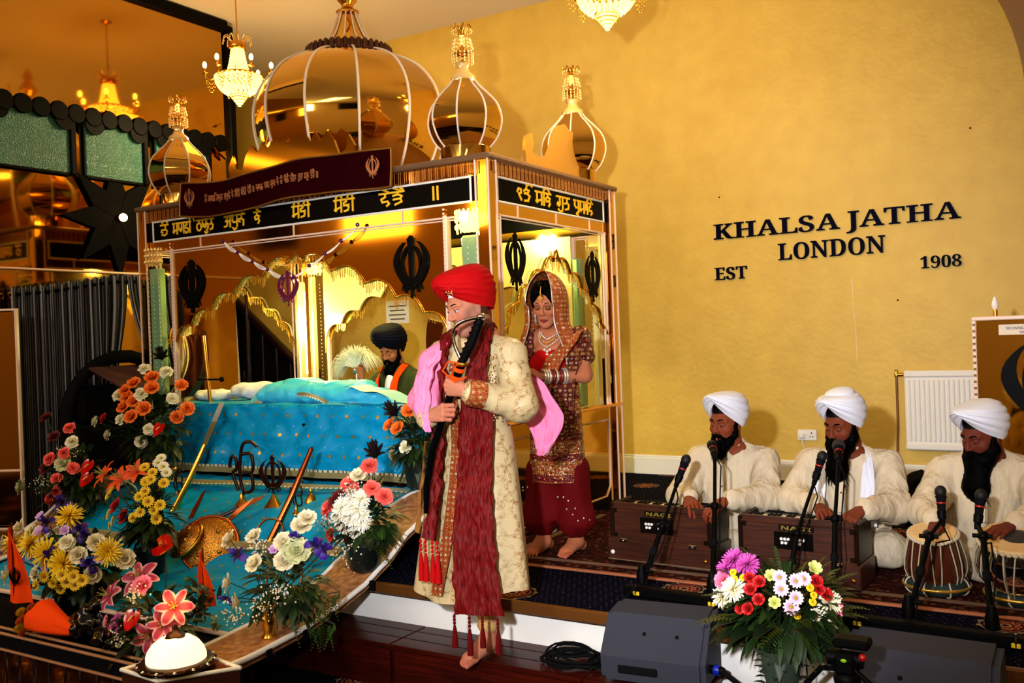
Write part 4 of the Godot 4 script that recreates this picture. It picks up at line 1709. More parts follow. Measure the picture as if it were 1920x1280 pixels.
func banner() -> void:
	var t := thing("velvet_banner", "maroon velvet banner with gold border draped over the cornice", "banner", Vector3(-4.65, 2.78, CZ1 + 0.10))
	var rows := []
	var cols := []
	var w := 1.96
	for i in 9:
		var f := i / 8.0
		var row := PackedVector3Array()
		var cr := []
		for j in 41:
			var g := j / 40.0
			var x := (g - 0.5) * w
			var y := 0.125 - 0.245 * f - 0.020 * sin(PI * g * 2.0) * (1.0 if true else 0.0) - 0.012 * sin(g * 9.0)
			row.append(Vector3(x, y, 0.012 * sin(g * 23.0 + f * 2.0) + 0.01 * f))
			cr.append(Color.WHITE)
		rows.append(row)
	var b := MB.new()
	b.grid(rows, false, true)
	var back := []
	for r in rows:
		var q := PackedVector3Array()
		for v in r:
			q.append(v - Vector3(0, 0, 0.006))
		back.append(q)
	b.grid(back)
	put("cloth", b, M.velvet, t)
	b = MB.new()
	for r in [rows[0], rows[8]]:
		b.tube(r, 0.007, 5)
	var l := PackedVector3Array()
	var rr := PackedVector3Array()
	for r in rows:
		l.append(r[0])
		rr.append(r[40])
	b.tube(l, 0.007, 5)
	b.tube(rr, 0.009, 5)
	put("gold_border", b, mat("braid", Color(0.55, 0.36, 0.12), 0.4, 0.6), t)
	b = MB.new().at(Vector3(0, 0, 0.025))
	var x := -0.70
	for s in ["jo", "maghi", "Takur", "Apune", "te", "soI", "soI", "devE", "||", "nank", "das", "muK", "te", "jo", "bolE", "Iha", "Uha", "scu", "hovE", "||"]:
		var q := lettering(s, 1.0, 0.01, 0.01)
		var ww: float = q[1] * 0.0255
		b.at(Vector3(0, 0, 0.008))
		_word(b, s, x, -0.018 - 0.020 * sin(PI * (x / w + 0.5) * 2.0) - 0.012 * sin((x / w + 0.5) * 9.0), ww, 0.040, 0.0055)
		x += ww + 0.016
	put("embroidered_text", b, mat("thread", Color(0.62, 0.40, 0.28), 0.35, 0.5), t)
	for s in [-1.0, 1.0]:
		khanda("khanda_emblem", t, Vector3(s * 0.86, 0.004 - 0.020 * sin(PI * (s * 0.44 + 0.5) * 2.0), 0.03), Vector2(0.11, 0.15), 0, M.thread)


func garland() -> void:
	var t := thing("bead_garland", "white bead garland with a jewelled emblem pendant hanging in the front arch", "garland", Vector3(-4.62, 2.46, CZ1 + 0.05))
	mat("purple_bead", Color(0.35, 0.10, 0.36), 0.1, 0.4)
	for s in [-1.0, 1.0]:
		var strand := MB.new()
		var beads := MB.new()
		for k in 4:
			var p := PackedVector3Array()
			for j in 17:
				var f := j / 16.0
				var pinch := absf(sin(f * PI * 4.0))
				p.append(Vector3(s * lerpf(0.63, 0.05, f), -0.30 * pow(f, 0.85) - 0.0075 * k * pinch - 0.01, 0.01 + 0.006 * pinch * (k - 1.5)))
			strand.tube(p, 0.0026, 5)
		for k in 5:
			var f := k / 4.0
			beads.ball(Vector3(s * lerpf(0.63, 0.05, f), -0.30 * pow(f, 0.85) - 0.01, 0.012), Vector3(0.015, 0.015, 0.015), 8, 6)
		var o := put("pearl_strand", strand, M.pearl, t)
		put("purple_bead", beads, M.purple_bead, o)
	var kh := khanda("jewelled_pendant", t, Vector3(0, -0.385, 0.02), Vector2(0.20, 0.25), 0, mat("jewel", Color(0.50, 0.16, 0.32), 0.15, 0.6))
	var b := MB.new()
	for k in 26:
		var a := TAU * k / 26
		b.ball(Vector3(cos(a) * 0.8, 0.08 + sin(a) * 0.75, 0.08), Vector3(0.05, 0.05, 0.05), 5, 4)
	put("stone", b, M.purple_bead, kh)


# ---------------------------------------------------------------- textures of the rich cloths
func fancy_mats() -> void:
	var g := RandomNumberGenerator.new()
	# turquoise silk with scattered gold flowers
	var n := 1024
	var im := Image.create(n, n, false, Image.FORMAT_RGB8)
	var me := Image.create(n, n, false, Image.FORMAT_RGB8)
	im.fill(Color(0.0, 0.55, 0.76))
	me.fill(Color.BLACK)
	g.seed = 3
	for y in 8:
		for x in 8:
			var cx := (x + (0.5 if y % 2 else 0.0)) * 128.0
			var cy := y * 128.0 + 20
			for j in 6:
				var a := TAU * j / 6 + 0.3
				disc(im, cx + cos(a) * 8, cy + sin(a) * 8, 5, Color(0.66, 0.55, 0.24))
				disc(me, cx + cos(a) * 8, cy + sin(a) * 8, 5, Color.WHITE)
			disc(im, cx, cy, 4.5, Color(0.80, 0.72, 0.42))
			disc(im, cx + 62, cy + 40, 3.5, Color(0.35, 0.25, 0.35))
			disc(im, cx + 40, cy + 70, 3, Color(0.75, 0.80, 0.80))
	var m := mat("blue_silk", Color.WHITE, 0.42)
	m.metallic_specular = 0.25
	m.albedo_texture = tex(im)
	m.metallic = 0.8
	m.metallic_texture = tex(me)
	tri(m, 0.95, false)
	mat("sky_silk", Color(0.22, 0.74, 0.88), 0.4)
	mat("pale_silk", Color(0.62, 0.86, 0.88), 0.45)
	# silver-gold braid
	im = Image.create(256, 64, false, Image.FORMAT_RGB8)
	for y in 64:
		for x in 256:
			var k := Color(0.50, 0.45, 0.26).lerp(Color(0.88, 0.85, 0.70), g.randf() * g.randf())
			if y > 44:
				k = Color(0.90, 0.90, 0.84) if int(x / 11.0) % 3 else Color(0.40, 0.38, 0.18)
			im.set_pixel(x, y, k)
	m = mat("braid_cloth", Color.WHITE, 0.35, 0.3)
	m.albedo_texture = tex(im)
	m.uv1_scale = Vector3(8, 1, 1)
	# marbled ply of the curved ramp boards
	m = mat("marbled", Color.WHITE, 0.4)
	m.albedo_texture = noise_tex(0.02, 15, Color(0.50, 0.29, 0.15), Color(0.80, 0.58, 0.36), 512, 5)
	tri(m, 2.2)
	# groom's cream brocade: stems, curls and flowers
	im = Image.create(n, n, false, Image.FORMAT_RGB8)
	me = Image.create(n, n, false, Image.FORMAT_RGB8)
	im.fill(Color(0.74, 0.66, 0.49))
	me.fill(Color.BLACK)
	g.seed = 8
	for k in 15:
		var x := g.randf() * n
		var y := g.randf() * n
		var a := g.randf() * TAU
		var p := PackedVector2Array()
		for j in 40:
			a += sin(j * 0.35 + k) * 0.18
			x += cos(a) * 16
			y += sin(a) * 16
			p.append(Vector2(x, y))
			if j % 6 == 3:
				var c := PackedVector2Array()
				for i in 16:
					var t := i / 15.0 * 5.0
					var r := 34.0 * (1.0 - i / 18.0)
					c.append(Vector2(x, y) + Vector2(cos(a + t), sin(a + t)) * r)
				stroke(im, c, 3.2, Color(0.52, 0.38, 0.20))
				for i in 4:
					disc(im, c[15].x + g.randf_range(-9, 9), c[15].y + g.randf_range(-9, 9), 3.5, Color(0.80, 0.76, 0.66))
					disc(me, c[15].x + g.randf_range(-9, 9), c[15].y + g.randf_range(-9, 9), 3.5, Color.WHITE)
			if j % 11 == 5:
				for i in 7:
					var q := Vector2(x, y) + Vector2(cos(TAU * i / 7), sin(TAU * i / 7)) * 17
					disc(im, q.x, q.y, 8, Color(0.60, 0.42, 0.20))
					disc(im, q.x, q.y, 4, Color(0.86, 0.80, 0.66))
				disc(im, x, y, 8, Color(0.36, 0.10, 0.06))
		stroke(im, p, 3.0, Color(0.55, 0.42, 0.22))
	m = mat("brocade", Color.WHITE, 0.42)
	m.albedo_texture = tex(im)
	m.metallic = 0.7
	m.metallic_texture = tex(me)
	tri(m, 2.6, false)
	# crinkled red stole
	m = mat("stole", Color.WHITE, 0.35)
	m.albedo_texture = noise_tex(0.05, 41, Color(0.16, 0.004, 0.012), Color(0.58, 0.045, 0.03), 256, 4)
	m.uv1_scale = Vector3(9.0, 1.6, 1)
	m.roughness = 0.6
	m.metallic_specular = 0.25
	# gold trim with jewels and mirrors
	for q in [["jewel_trim", Color(0.58, 0.20, 0.06), 1], ["jewel_red", Color(0.30, 0.01, 0.02), 2]]:
		im = Image.create(256, 256, false, Image.FORMAT_RGB8)
		me = Image.create(256, 256, false, Image.FORMAT_RGB8)
		im.fill(q[1])
		me.fill(Color(0.25, 0.25, 0.25))
		g.seed = 17 + q[2]
		for y in 8:
			for x in 8:
				var cx := x * 32.0 + 16
				var cy := y * 32.0 + 16
				for j in 6:
					var a := TAU * j / 6
					if q[2] == 1 or (x + y) % 2 == 0:
						disc(im, cx + cos(a) * 10, cy + sin(a) * 10, 4.0, Color(0.80, 0.58, 0.26))
						disc(me, cx + cos(a) * 10, cy + sin(a) * 10, 4.0, Color.WHITE)
				disc(im, cx, cy, 5, [Color(0.92, 0.90, 0.86), Color(0.60, 0.02, 0.03), Color(0.85, 0.70, 0.45)][g.randi() % 3])
				disc(me, cx, cy, 4, Color.WHITE)
		m = mat(q[0], Color.WHITE, 0.25)
		m.albedo_texture = tex(im)
		m.metallic = 0.75
		m.metallic_texture = tex(me)
		m.normal_enabled = true
		m.normal_texture = noise_tex(0.25, 51, Color.BLACK, Color.WHITE, 256, 2, true, 6.0)
		tri(m, 5.0, false)
	# bride's tunic: rows of gold and wine bands by height (one metre from top to bottom of the picture)
	im = Image.create(512, 1024, false, Image.FORMAT_RGB8)
	me = Image.create(512, 1024, false, Image.FORMAT_RGB8)
	g.seed = 23
	for y in 1024:
		var h := 1.0 - y / 1024.0        # fraction of a metre above the hem datum
		var band := fmod(h * 1024.0, 118.0)
		for x in 512:
			var k := Color(0.36, 0.01, 0.02) if band > 78 else Color(0.56, 0.28, 0.10)
			if band < 4 or (band > 62 and band < 68):
				k = Color(0.66, 0.46, 0.20)
			im.set_pixel(x, y, k)
	for j in 4600:
		var x := g.randf() * 512
		var y := g.randf() * 1024
		var band := fmod(1024.0 - y, 118.0)
		if band > 70 and j % 3:
			continue
		var k: Color = [Color(0.85, 0.66, 0.34), Color(0.92, 0.88, 0.82), Color(0.55, 0.03, 0.04), Color(0.70, 0.46, 0.20), Color(0.20, 0.10, 0.05)][g.randi() % 5]
		var r := g.randf_range(2.0, 5.5)
		disc(im, x, y, r, k)
		disc(me, x, y, r, Color.WHITE)
	m = mat("tunic", Color.WHITE, 0.28)
	m.albedo_texture = tex(im)
	m.metallic = 0.7
	m.metallic_texture = tex(me)
	m.normal_enabled = true
	m.normal_texture = noise_tex(0.25, 52, Color.BLACK, Color.WHITE, 256, 2, true, 5.0)
	m.uv1_triplanar = true
	m.uv1_triplanar_sharpness = 4.0
	m.uv1_scale = Vector3(2.0, 1.0, 2.0)


# ---------------------------------------------------------------- cloth-covered throne, sloping ramp and its boards
func ramp_y(z: float) -> float:
	var zs := [-5.2, -4.62, -4.4, -4.2, -4.0, -3.8, -3.6, -3.4, -3.15, -2.85, -2.4]
	var ys := [0.79, 0.79, 0.775, 0.73, 0.66, 0.54, 0.455, 0.405, 0.36, 0.335, 0.33]
	for k in zs.size() - 1:
		if z <= zs[k + 1]:
			return lerpf(ys[k], ys[k + 1], smoothstep(0, 1, clampf((z - zs[k]) / (zs[k + 1] - zs[k]), 0, 1)) * 0.3 + 0.7 * clampf((z - zs[k]) / (zs[k + 1] - zs[k]), 0, 1))
	return ys[-1]


func throne() -> void:
	var ns := FastNoiseLite.new()
	ns.seed = 6
	ns.frequency = 2.2
	# the draped platform under the canopy
	var t := thing("draped_platform", "low platform draped in turquoise silk with gold flowers, inside the canopy", "platform", Vector3(-4.70, S, -4.9))
	var o := -t.position
	var b := MB.new()
	b.box(Vector3(-4.70, 0.80, -5.25) + o, Vector3(2.3, 0.72, 1.06), 0.02)
	put("body", b, M.dark_wood, t)
	b = MB.new()
	var rows := []
	for i in 30:
		var row := PackedVector3Array()
		for j in 90:
			var u := j / 89.0
			var x := lerpf(-5.93, -3.50, u)
			var p: Vector3
			if i < 19:
				var f := i / 18.0
				p = Vector3(x * 1.0, lerpf(0.80, 1.275, f), lerpf(-4.60 - 0.05 * u, -4.715, f))
				var fold := sin(x * 17.0 + f * 2.4 + ns.get_noise_2d(x, f) * 3.0) * 0.5 + sin(x * 31.0 - f * 5.0) * 0.22
				p.z += fold * 0.026 * (1.0 - f * 0.6) + ns.get_noise_2d(x * 2.0, f * 1.5) * 0.05
				p.x += (1.0 - f) * 0.03 * sin(x * 9.0) + (-0.05 * (1.0 - f) if u < 0.02 else 0.0)
			else:
				var f := (i - 18) / 11.0
				p = Vector3(x, 1.28 + ns.get_noise_2d(x * 1.2, f) * 0.02 - 0.03 * f, lerpf(-4.73, -5.7, f))
			row.append(p + o)
		rows.append(row)
	b.grid(rows)
	put("silk_cloth", b, M.blue_silk, t)
	b = MB.new()
	rows = []
	for i in 2:
		var row := PackedVector3Array()
		for j in 90:
			var q := lerpf(-5.95, -3.50, j / 89.0)
			row.append(Vector3(q, 0.80 + 0.055 * i, -4.555 - 0.05 * j / 89.0 + 0.012 * sin(q * 17.0) + 0.004 * i) + o)
		rows.append(row)
	b.grid(rows)
	rows = []
	for i in 14:
		var f := i / 13.0
		var x := lerpf(-5.50, -5.33, f)
		rows.append(PackedVector3Array([Vector3(x - 0.02, 0.83 + 0.46 * f, -4.54 - 0.12 * f) + o, Vector3(x + 0.035, 0.83 + 0.46 * f, -4.54 - 0.12 * f) + o]))
	b.grid(rows)
	put("braid_border", b, M.braid_cloth, t)
	# the covered scripture: soft mound under two folded cloths
	t = thing("covered_scripture", "holy book bundle under sky-blue silk covers on the draped platform", "covered book", Vector3(-4.60, 1.27, -4.98))
	b = MB.new()
	var sb := SDF.new(0.014)
	sb.wob = 0.010
	sb.wobf = 9.0
	sb.b(Vector3(-0.50, 0.06, 0.0), Vector3(0.50, 0.045, 0.0), 0.085, 0.055, 0.05, 2.0, Vector3.BACK)
	sb.b(Vector3(-0.42, 0.085, -0.03), Vector3(0.30, 0.085, -0.05), 0.06, 0.07, 0.05, 1.8, Vector3.BACK)
	sb.build(b)
	put("bundle", b, M.sky_silk, t)
	rows = []
	for i in 12:
		var f := i / 11.0
		var row := PackedVector3Array()
		for j in 60:
			var u := j / 59.0
			var x := lerpf(-0.70, 0.72, u)
			var y := 0.145 + 0.02 * sin(u * 7.0) + 0.012 * sin(u * 23.0 + f * 3.0)
			var z := lerpf(-0.10, 0.14, f)
			if f > 0.5:
				y -= (f - 0.5) * 0.20 + 0.02 * sin(u * 12.0)
			y -= 0.10 * pow(absf(u - 0.5) * 2.0, 6.0) + 0.09 * smoothstep(0.58, 1.0, u)
			row.append(Vector3(x, y, z + 0.012 * sin(u * 31.0)))
		rows.append(row)
	b = MB.new()
	b.grid(rows, false, true)
	put("top_cover", b, M.sky_silk, t)
	b = MB.new()
	var edge := []
	for k in 2:
		var row := PackedVector3Array()
		for v in rows[11]:
			row.append(v + Vector3(0, 0.012 - 0.03 * k, 0.006 + 0.004 * k))
		edge.append(row)
	b.grid(edge, false, true)
	put("gilt_hem", b, M.braid_cloth, t)
	b = MB.new()
	rows = []
	for i in 8:
		var f := i / 7.0
		var row := PackedVector3Array()
		for j in 24:
			var u := j / 23.0
			row.append(Vector3(lerpf(0.30, 0.92, u), 0.115 - 0.13 * u * u + 0.01 * sin(u * 14.0), lerpf(-0.02, 0.17, f) + 0.05 * sin(u * PI)))
		rows.append(row)
	b.grid(rows, false, true)
	put("side_cover", b, M.pale_silk, t)
	for q in [[Vector3(-5.92, 1.275, -5.10), Vector3(0.34, 0.075, 0.26), "flat white cloth-covered cushion at the left end of the draped platform"], [Vector3(-5.58, 1.27, -5.25), Vector3(0.42, 0.13, 0.28), "rumpled white cloth bundle between the cushion and the blue bundle"]]:
		b = MB.new()
		var sd := SDF.new(0.014)
		sd.wob = 0.02
		sd.wobf = 6.0
		var sz: Vector3 = q[1]
		sd.b(Vector3(-sz.x / 2 + 0.06, sz.y / 2, 0), Vector3(sz.x / 2 - 0.06, sz.y / 2, 0), sz.y / 2, sz.y / 2, 0.03, sz.z / sz.y, Vector3.BACK)
		sd.build(b)
		var c := put("white_bundle", b, M.cloth_white)
		c.position = q[0]
		tag(c, q[2], "cushion", "white cushions on the platform")
	# the ramp
	t = thing("ramp", "sloping turquoise silk ramp edged with silver braid below the throne", "ramp", Vector3(-4.68, 0, -3.8))
	o = -t.position
	b = MB.new()
	rows = []
	for i in 46:
		var f := i / 45.0
		var z := lerpf(-3.07, -4.66, f)
		var row := PackedVector3Array()
		for j in 90:
			var x := lerpf(-5.90, -3.46, j / 89.0)
			var w := sin(z * 46.0 + ns.get_noise_2d(x * 0.8, z * 1.5) * 7.0) * 0.004 + ns.get_noise_2d(x * 1.4, z * 5.0) * 0.022
			row.append(Vector3(x, ramp_y(z) - 0.03 + w, z) + o)
		rows.append(row)
	b.grid(rows)
	put("silk_cloth", b, M.blue_silk, t)
	b = MB.new()
	rows = []
	for i in 8:
		var z := lerpf(-3.10, -4.60, i / 7.0)
		rows.append(PackedVector3Array([Vector3(-5.90, ramp_y(z) - 0.07, z) + o, Vector3(-3.46, ramp_y(z) - 0.07, z) + o]))
	b.grid(rows)
	b.box(Vector3(-4.68, 0.15, -3.15) + o, Vector3(2.44, 0.26, 0.03))
	put("under_board", b, M.dark_wood, t)
	b = MB.new()
	b.box(Vector3(-4.68, 0.315, -3.065) + o, Vector3(2.46, 0.02, 0.03), 0.006)
	put("front_edging", b, M.edging, t)
	for z in [-4.42, -3.80]:
		b = MB.new()
		rows = []
		for i in 2:
			var row := PackedVector3Array()
			for j in 80:
				var x := lerpf(-5.90, -3.46, j / 79.0)
				var zz: float = z + 0.03 * i + 0.012 * sin(x * 7.0) - (x + 4.7) * 0.05
				row.append(Vector3(x, ramp_y(zz) + 0.004 + 0.014 * i, zz) + o)
			rows.append(row)
		b.grid(rows, false, true)
		rows = []
		for i in 2:
			var row := PackedVector3Array()
			for j in 80:
				var x := lerpf(-5.90, -3.46, j / 79.0)
				var zz: float = z + 0.03 + 0.05 * i + 0.012 * sin(x * 7.0) - (x + 4.7) * 0.05
				row.append(Vector3(x, ramp_y(zz) + 0.018 - 0.01 * i, zz) + o)
			rows.append(row)
		b.grid(rows, false, true)
		put("braid_border", b, M.braid_cloth, t)
	# the two curved boards that flank it
	for s in [1.0, -1.0]:
		var xi: float = -4.68 + s * 1.24
		var xo: float = -4.68 + s * 1.54
		t = thing("curved_board", "marbled curved side board sweeping down to the %s" % ("lit dome lamp, right of the ramp" if s > 0 else "railing, left of the ramp"), "side board", Vector3((xi + xo) / 2, 0, -3.6), 0.0, "curved boards beside the ramp")
		o = -t.position
		var top := []
		var und := []
		var e1 := PackedVector3Array()
		var e2 := PackedVector3Array()
		for i in 34:
			var z := lerpf(-4.70, -2.72, i / 33.0)
			var flare := 0.0
			top.append(PackedVector3Array([Vector3(xi, ramp_y(z), z) + o, Vector3(xo + flare, ramp_y(z), z) + o]))
			und.append(PackedVector3Array([Vector3(xi, ramp_y(z) - 0.04, z) + o, Vector3(xo + flare, ramp_y(z) - 0.04, z) + o]))
			e1.append(Vector3(xi, ramp_y(z) - 0.005, z) + o)
			e2.append(Vector3(xo + flare, ramp_y(z) - 0.005, z) + o)
		b = MB.new()
		b.grid(top, false, s < 0)
		b.grid(und, false, s > 0)
		put("marbled_board", b, M.marbled, t)
		for e in [e1, e2]:
			b = MB.new()
			b.tube(e, 0.014, 6)
			put("white_edging", b, M.white, t)
		if s > 0:
			for z in [-2.95, -3.18, -3.36, -3.66]:
				b = MB.new()
				b.box(Vector3(xo + 0.012, ramp_y(z) - 0.03, z) + o, Vector3(0.012, 0.05, 0.035), 0.004)
				put("fixing_block", b, M.matt_black, t)
		b = MB.new()
		for z in [-4.4, -3.9]:
			b.box(Vector3((xi + xo) / 2, ramp_y(z) / 2 - 0.03, z) + o, Vector3(0.05, ramp_y(z) - 0.06, 0.05))
		b.box(Vector3((xi + xo) / 2, ramp_y(-2.9) / 2 - 0.03, -2.9) + o, Vector3(0.05, ramp_y(-2.9) - 0.06, 0.05))
		put("support_leg", b, M.dark_wood, t)
	# front deck with its low railing
	t = thing("low_railing", "low black railing with beige bands and chrome uprights at lower left", "railing", Vector3(-4.7, 0, -2.60))
	o = -t.position
	b = MB.new()
	b.box(Vector3(-4.7, 0.29, -2.83) + o, Vector3(2.5, 0.02, 0.46))
	put("deck", b, M.matt_black, t)
	b = MB.new()
	b.box(Vector3(-4.7, 0.30, -2.56) + o, Vector3(2.5, 0.07, 0.03), 0.005)
	put("rail_board", b, M.matt_black, t)
	for q in [Vector3(0, 0.338, -2.545), Vector3(0, 0.338, -2.60), Vector3(0, 0.262, -2.542)]:
		b = MB.new()
		b.box(Vector3(-4.7, q.y, q.z) + o, Vector3(2.5, 0.012, 0.016), 0.004)
		put("beige_band", b, mat("band_beige", Color(0.62, 0.44, 0.32), 0.35), t)
	for k in 20:
		b = MB.new()
		b.bar(Vector3(-3.56 - 0.12 * k, 0.0, -2.56) + o, Vector3(-3.56 - 0.12 * k, 0.27, -2.56) + o, 0.008, 8)
		put("upright", b, M.chrome, t)
	b = MB.new()
	rows = []
	for i in 8:
		var row := PackedVector3Array()
		for j in 60:
			var x := lerpf(-5.95, -3.46, j / 59.0)
			row.append(Vector3(x, 0.005 + 0.26 * i / 7.0, -2.66 + 0.03 * ns.get_noise_2d(x * 3.0, i * 0.5) + 0.02 * sin(x * 21.0 + i)) + o)
		rows.append(row)
	b.grid(rows)
	put("gold_foil_skirt", b, mat("foil", Color(0.45, 0.25, 0.08), 0.22, 0.9), t)
	# pedestal corner with the domed lamp
	t = thing("mirror_pedestal", "white-edged mirror-topped corner pedestal at the ramp foot", "pedestal", Vector3(-3.31, 0, -2.62))
	var poly := PackedVector2Array([Vector2(-0.20, 0.14), Vector2(0.06, 0.16), Vector2(0.25, -0.10), Vector2(0.02, -0.14), Vector2(-0.17, -0.02)])
	b = MB.new().at(Vector3(0, 0.165, 0), Basis(Vector3.RIGHT, PI / 2))
	b.extr(poly, 0.33)
	put("body", b, M.rosewood, t)
	b = MB.new().at(Vector3(0, 0.334, 0), Basis(Vector3.RIGHT, PI / 2))
	b.extr(poly, 0.008)
	put("mirror_top", b, M.copper, t)
	b = MB.new()
	for k in poly.size():
		var p: Vector2 = poly[k]
		var q: Vector2 = poly[(k + 1) % poly.size()]
		b.bar(Vector3(p.x, 0.338, p.y), Vector3(q.x, 0.338, q.y), 0.009, 6)
		b.ball(Vector3(p.x, 0.338, p.y), Vector3(0.01, 0.01, 0.01), 6, 4)
	put("white_edging", b, M.white, t)
	t = thing("domed_lamp", "lit cream glass domed lamp with a dark beaded rim, bottom left", "lamp", Vector3(-3.31, 0.345, -2.60))
	b = MB.new()
	b.lathe([Vector2(0.11, 0.0), Vector2(0.155, 0.004), Vector2(0.162, 0.016), Vector2(0.15, 0.028), Vector2(0.12, 0.03)], 36)
	put("rim", b, M.bronze, t)
	for k in 26:
		var a := TAU * k / 26
		b = MB.new()
		b.ball(Vector3(cos(a) * 0.155, 0.018, sin(a) * 0.155), Vector3(0.011, 0.009, 0.009), 8, 5)
		put("stud", b, M.chrome if k % 2 else M.bronze, t)
	b = MB.new()
	b.lathe([Vector2(0.122, 0.03), Vector2(0.122, 0.05), Vector2(0.113, 0.075), Vector2(0.095, 0.10), Vector2(0.068, 0.12), Vector2(0.04, 0.13)], 32, true, 0.012, 8)
	put("glass_shade", b, M.shade_light, t)
	b = MB.new()
	b.lathe([Vector2(0.045, 0.128), Vector2(0.036, 0.14), Vector2(0.016, 0.146), Vector2(0.014, 0.165), Vector2(0.006, 0.18)], 16, true, 0.1, 12)
	put("top_cap", b, M.bronze, t)
	var l := OmniLight3D.new()
	l.name = "domed_lamp_light"
	l.position = Vector3(-3.31, 0.62, -2.60)
	l.light_energy = 0.10
	l.light_color = Color(1.0, 0.82, 0.45)
	l.omni_range = 6
	l.omni_attenuation = 2
	l.light_size = 0.1
	l.shadow_enabled = true
	add_child(l)
	curtains()


func curtains() -> void:
	var t := thing("striped_curtain", "long dark grey curtain with pale stripes left of the canopy", "curtain", Vector3(-6.5, 0, -4.6))
	var path := PackedVector3Array([Vector3(-6.72, 2.18, -3.95), Vector3(-6.62, 2.20, -4.16), Vector3(-6.50, 2.24, -4.38), Vector3(-6.46, 2.28, -4.62), Vector3(-6.44, 2.29, -4.86), Vector3(-6.38, 2.30, -5.3)])
	var cv := Curve3D.new()
	for p in path:
		cv.add_point(p)
	var len_ := cv.get_baked_length()
	for part in 2:
		var rows := []
		var f0 := 0.0 if part == 0 else 0.60
		var f1 := 0.60 if part == 0 else 1.0
		for i in 16:
			var f := i / 15.0
			var row := PackedVector3Array()
			for j in 121:
				var u := j / 120.0
				var g := lerpf(f0, f1, u)
				if part == 1:   # pulled aside
					g = lerpf(lerpf(f0, f1, u), lerpf(0.80, 1.0, u), smoothstep(0.0, 0.7, f))
				elif u > 0.7:
					g -= 0.10 * (u - 0.7) / 0.3 * smoothstep(0.05, 0.6, f)
				var p := cv.sample_baked(g * len_)
				var dd := (cv.sample_baked(minf(g * len_ + 0.02, len_)) - cv.sample_baked(maxf(g * len_ - 0.02, 0.0))).normalized()
				var side := dd.cross(Vector3.UP)
				var amp := 0.032 + 0.012 * f
				p += side * (sin(u * TAU * (13.0 if part == 0 else 8.0)) * amp)
				p.y = lerpf(p.y + 0.012 * cos(u * TAU * 26.0), S + 0.02, f)
				row.append(p - t.position)
			rows.append(row)
		var b := MB.new()
		b.grid(rows)
		put("drop", b, M.curtain, t)
	for k in 14:
		var p := cv.sample_baked(len_ * (k + 0.5) / 14.0)
		var dd := (cv.sample_baked(minf(len_ * (k + 0.7) / 14.0, len_)) - p).normalized()
		var b := MB.new().at(p + dd.cross(Vector3.UP) * -0.04 - Vector3(0, 0.05, 0) - t.position, Basis.looking_at(dd.cross(Vector3.UP), Vector3.UP))
		var ring := PackedVector3Array()
		for j in 13:
			ring.append(Vector3(cos(TAU * j / 12) * 0.022, sin(TAU * j / 12) * 0.022, 0))
		b.tube(ring, 0.006, 6, false)
		put("eyelet", b, M.chrome, t)
	var b := MB.new()
	var rl := PackedVector3Array()
	for k in 25:
		rl.append(cv.sample_baked(len_ * k / 24.0) - Vector3(0, 0.05, 0) - t.position)
	b.tube(rl, 0.012, 8)
	put("rail", b, M.matt_black, t)
	# dark covered couch behind the gap in the curtain
	t = thing("covered_couch", "dark arched couch with a wine-red cover behind the curtain gap", "couch", Vector3(-6.34, S, -4.75))
	b = MB.new()
	b.box(Vector3(0.02, 0.36, 0.16), Vector3(0.22, 0.72, 1.0), 0.04)
	b.box(Vector3(0.0, 0.86, 0.16), Vector3(0.12, 0.30, 0.85), 0.05)
	put("base", b, M.matt_black, t)
	b = MB.new()
	b.xf = Transform3D(Basis(Vector3.UP, 0.3) * Basis(Vector3.BACK, -0.5), Vector3(0.16, 1.06, 0.16))
	b.box(Vector3.ZERO, Vector3(0.34, 0.02, 0.70), 0.008)
	put("cover", b, mat("dull_red", Color(0.22, 0.02, 0.03), 0.8), t)
	b = MB.new()
	var arc := PackedVector3Array()
	for k in 12:
		var a := PI * k / 11
		arc.append(Vector3(0.0, 0.70 + 0.52 * sin(a), 0.16 - 0.50 * cos(a)))
	b.tube(arc, 0.05, 8)
	put("arched_back", b, M.matt_black, t)
	# a second framed mirror, only its edge in view at the far left
	t = thing("framed_mirror", "narrow gold mirror panel in a pale frame at the far left edge", "mirror", Vector3(-6.53, S, -3.88), 0.45)
	b = MB.new()
	b.box(Vector3(-0.2, 0.80, 0), Vector3(0.40, 1.54, 0.03), 0.004)
	put("glass", b, M.gold_wall, t)
	b = MB.new()
	for x in [0.0, -0.40]:
		b.box(Vector3(x, 0.79, 0.012), Vector3(0.016, 1.58, 0.035), 0.004)
	for y in [1.575, 0.42, 0.0]:
		b.box(Vector3(-0.2, y + 0.008, 0.012), Vector3(0.42, 0.016, 0.035), 0.004)
	put("frame", b, M.edging, t)


# ---------------------------------------------------------------- ceremonial objects on the ramp
func sword_mesh(len_: float, w: float, curve: float, th := 0.008) -> MB:  # along +y, from the hilt up
	var b := MB.new()
	var p := PackedVector2Array()
	for k in 13:
		var f := k / 12.0
		p.append(Vector2(curve * f * f + w / 2 * (1.0 - pow(f, 5.0)), len_ * f))
	for k in range(11, -1, -1):
		var f := k / 12.0
		p.append(Vector2(curve * f * f - w / 2 * (1.0 - pow(f, 5.0)) + 0.001, len_ * f))
	b.extr(p, th)
	return b


func along(a: Vector3, e: Vector3, up := Vector3.BACK) -> Basis:  # a basis whose y runs from a to e
	var y := (e - a).normalized()
	var x := y.cross(up).normalized()
	return Basis(x, y, x.cross(y))


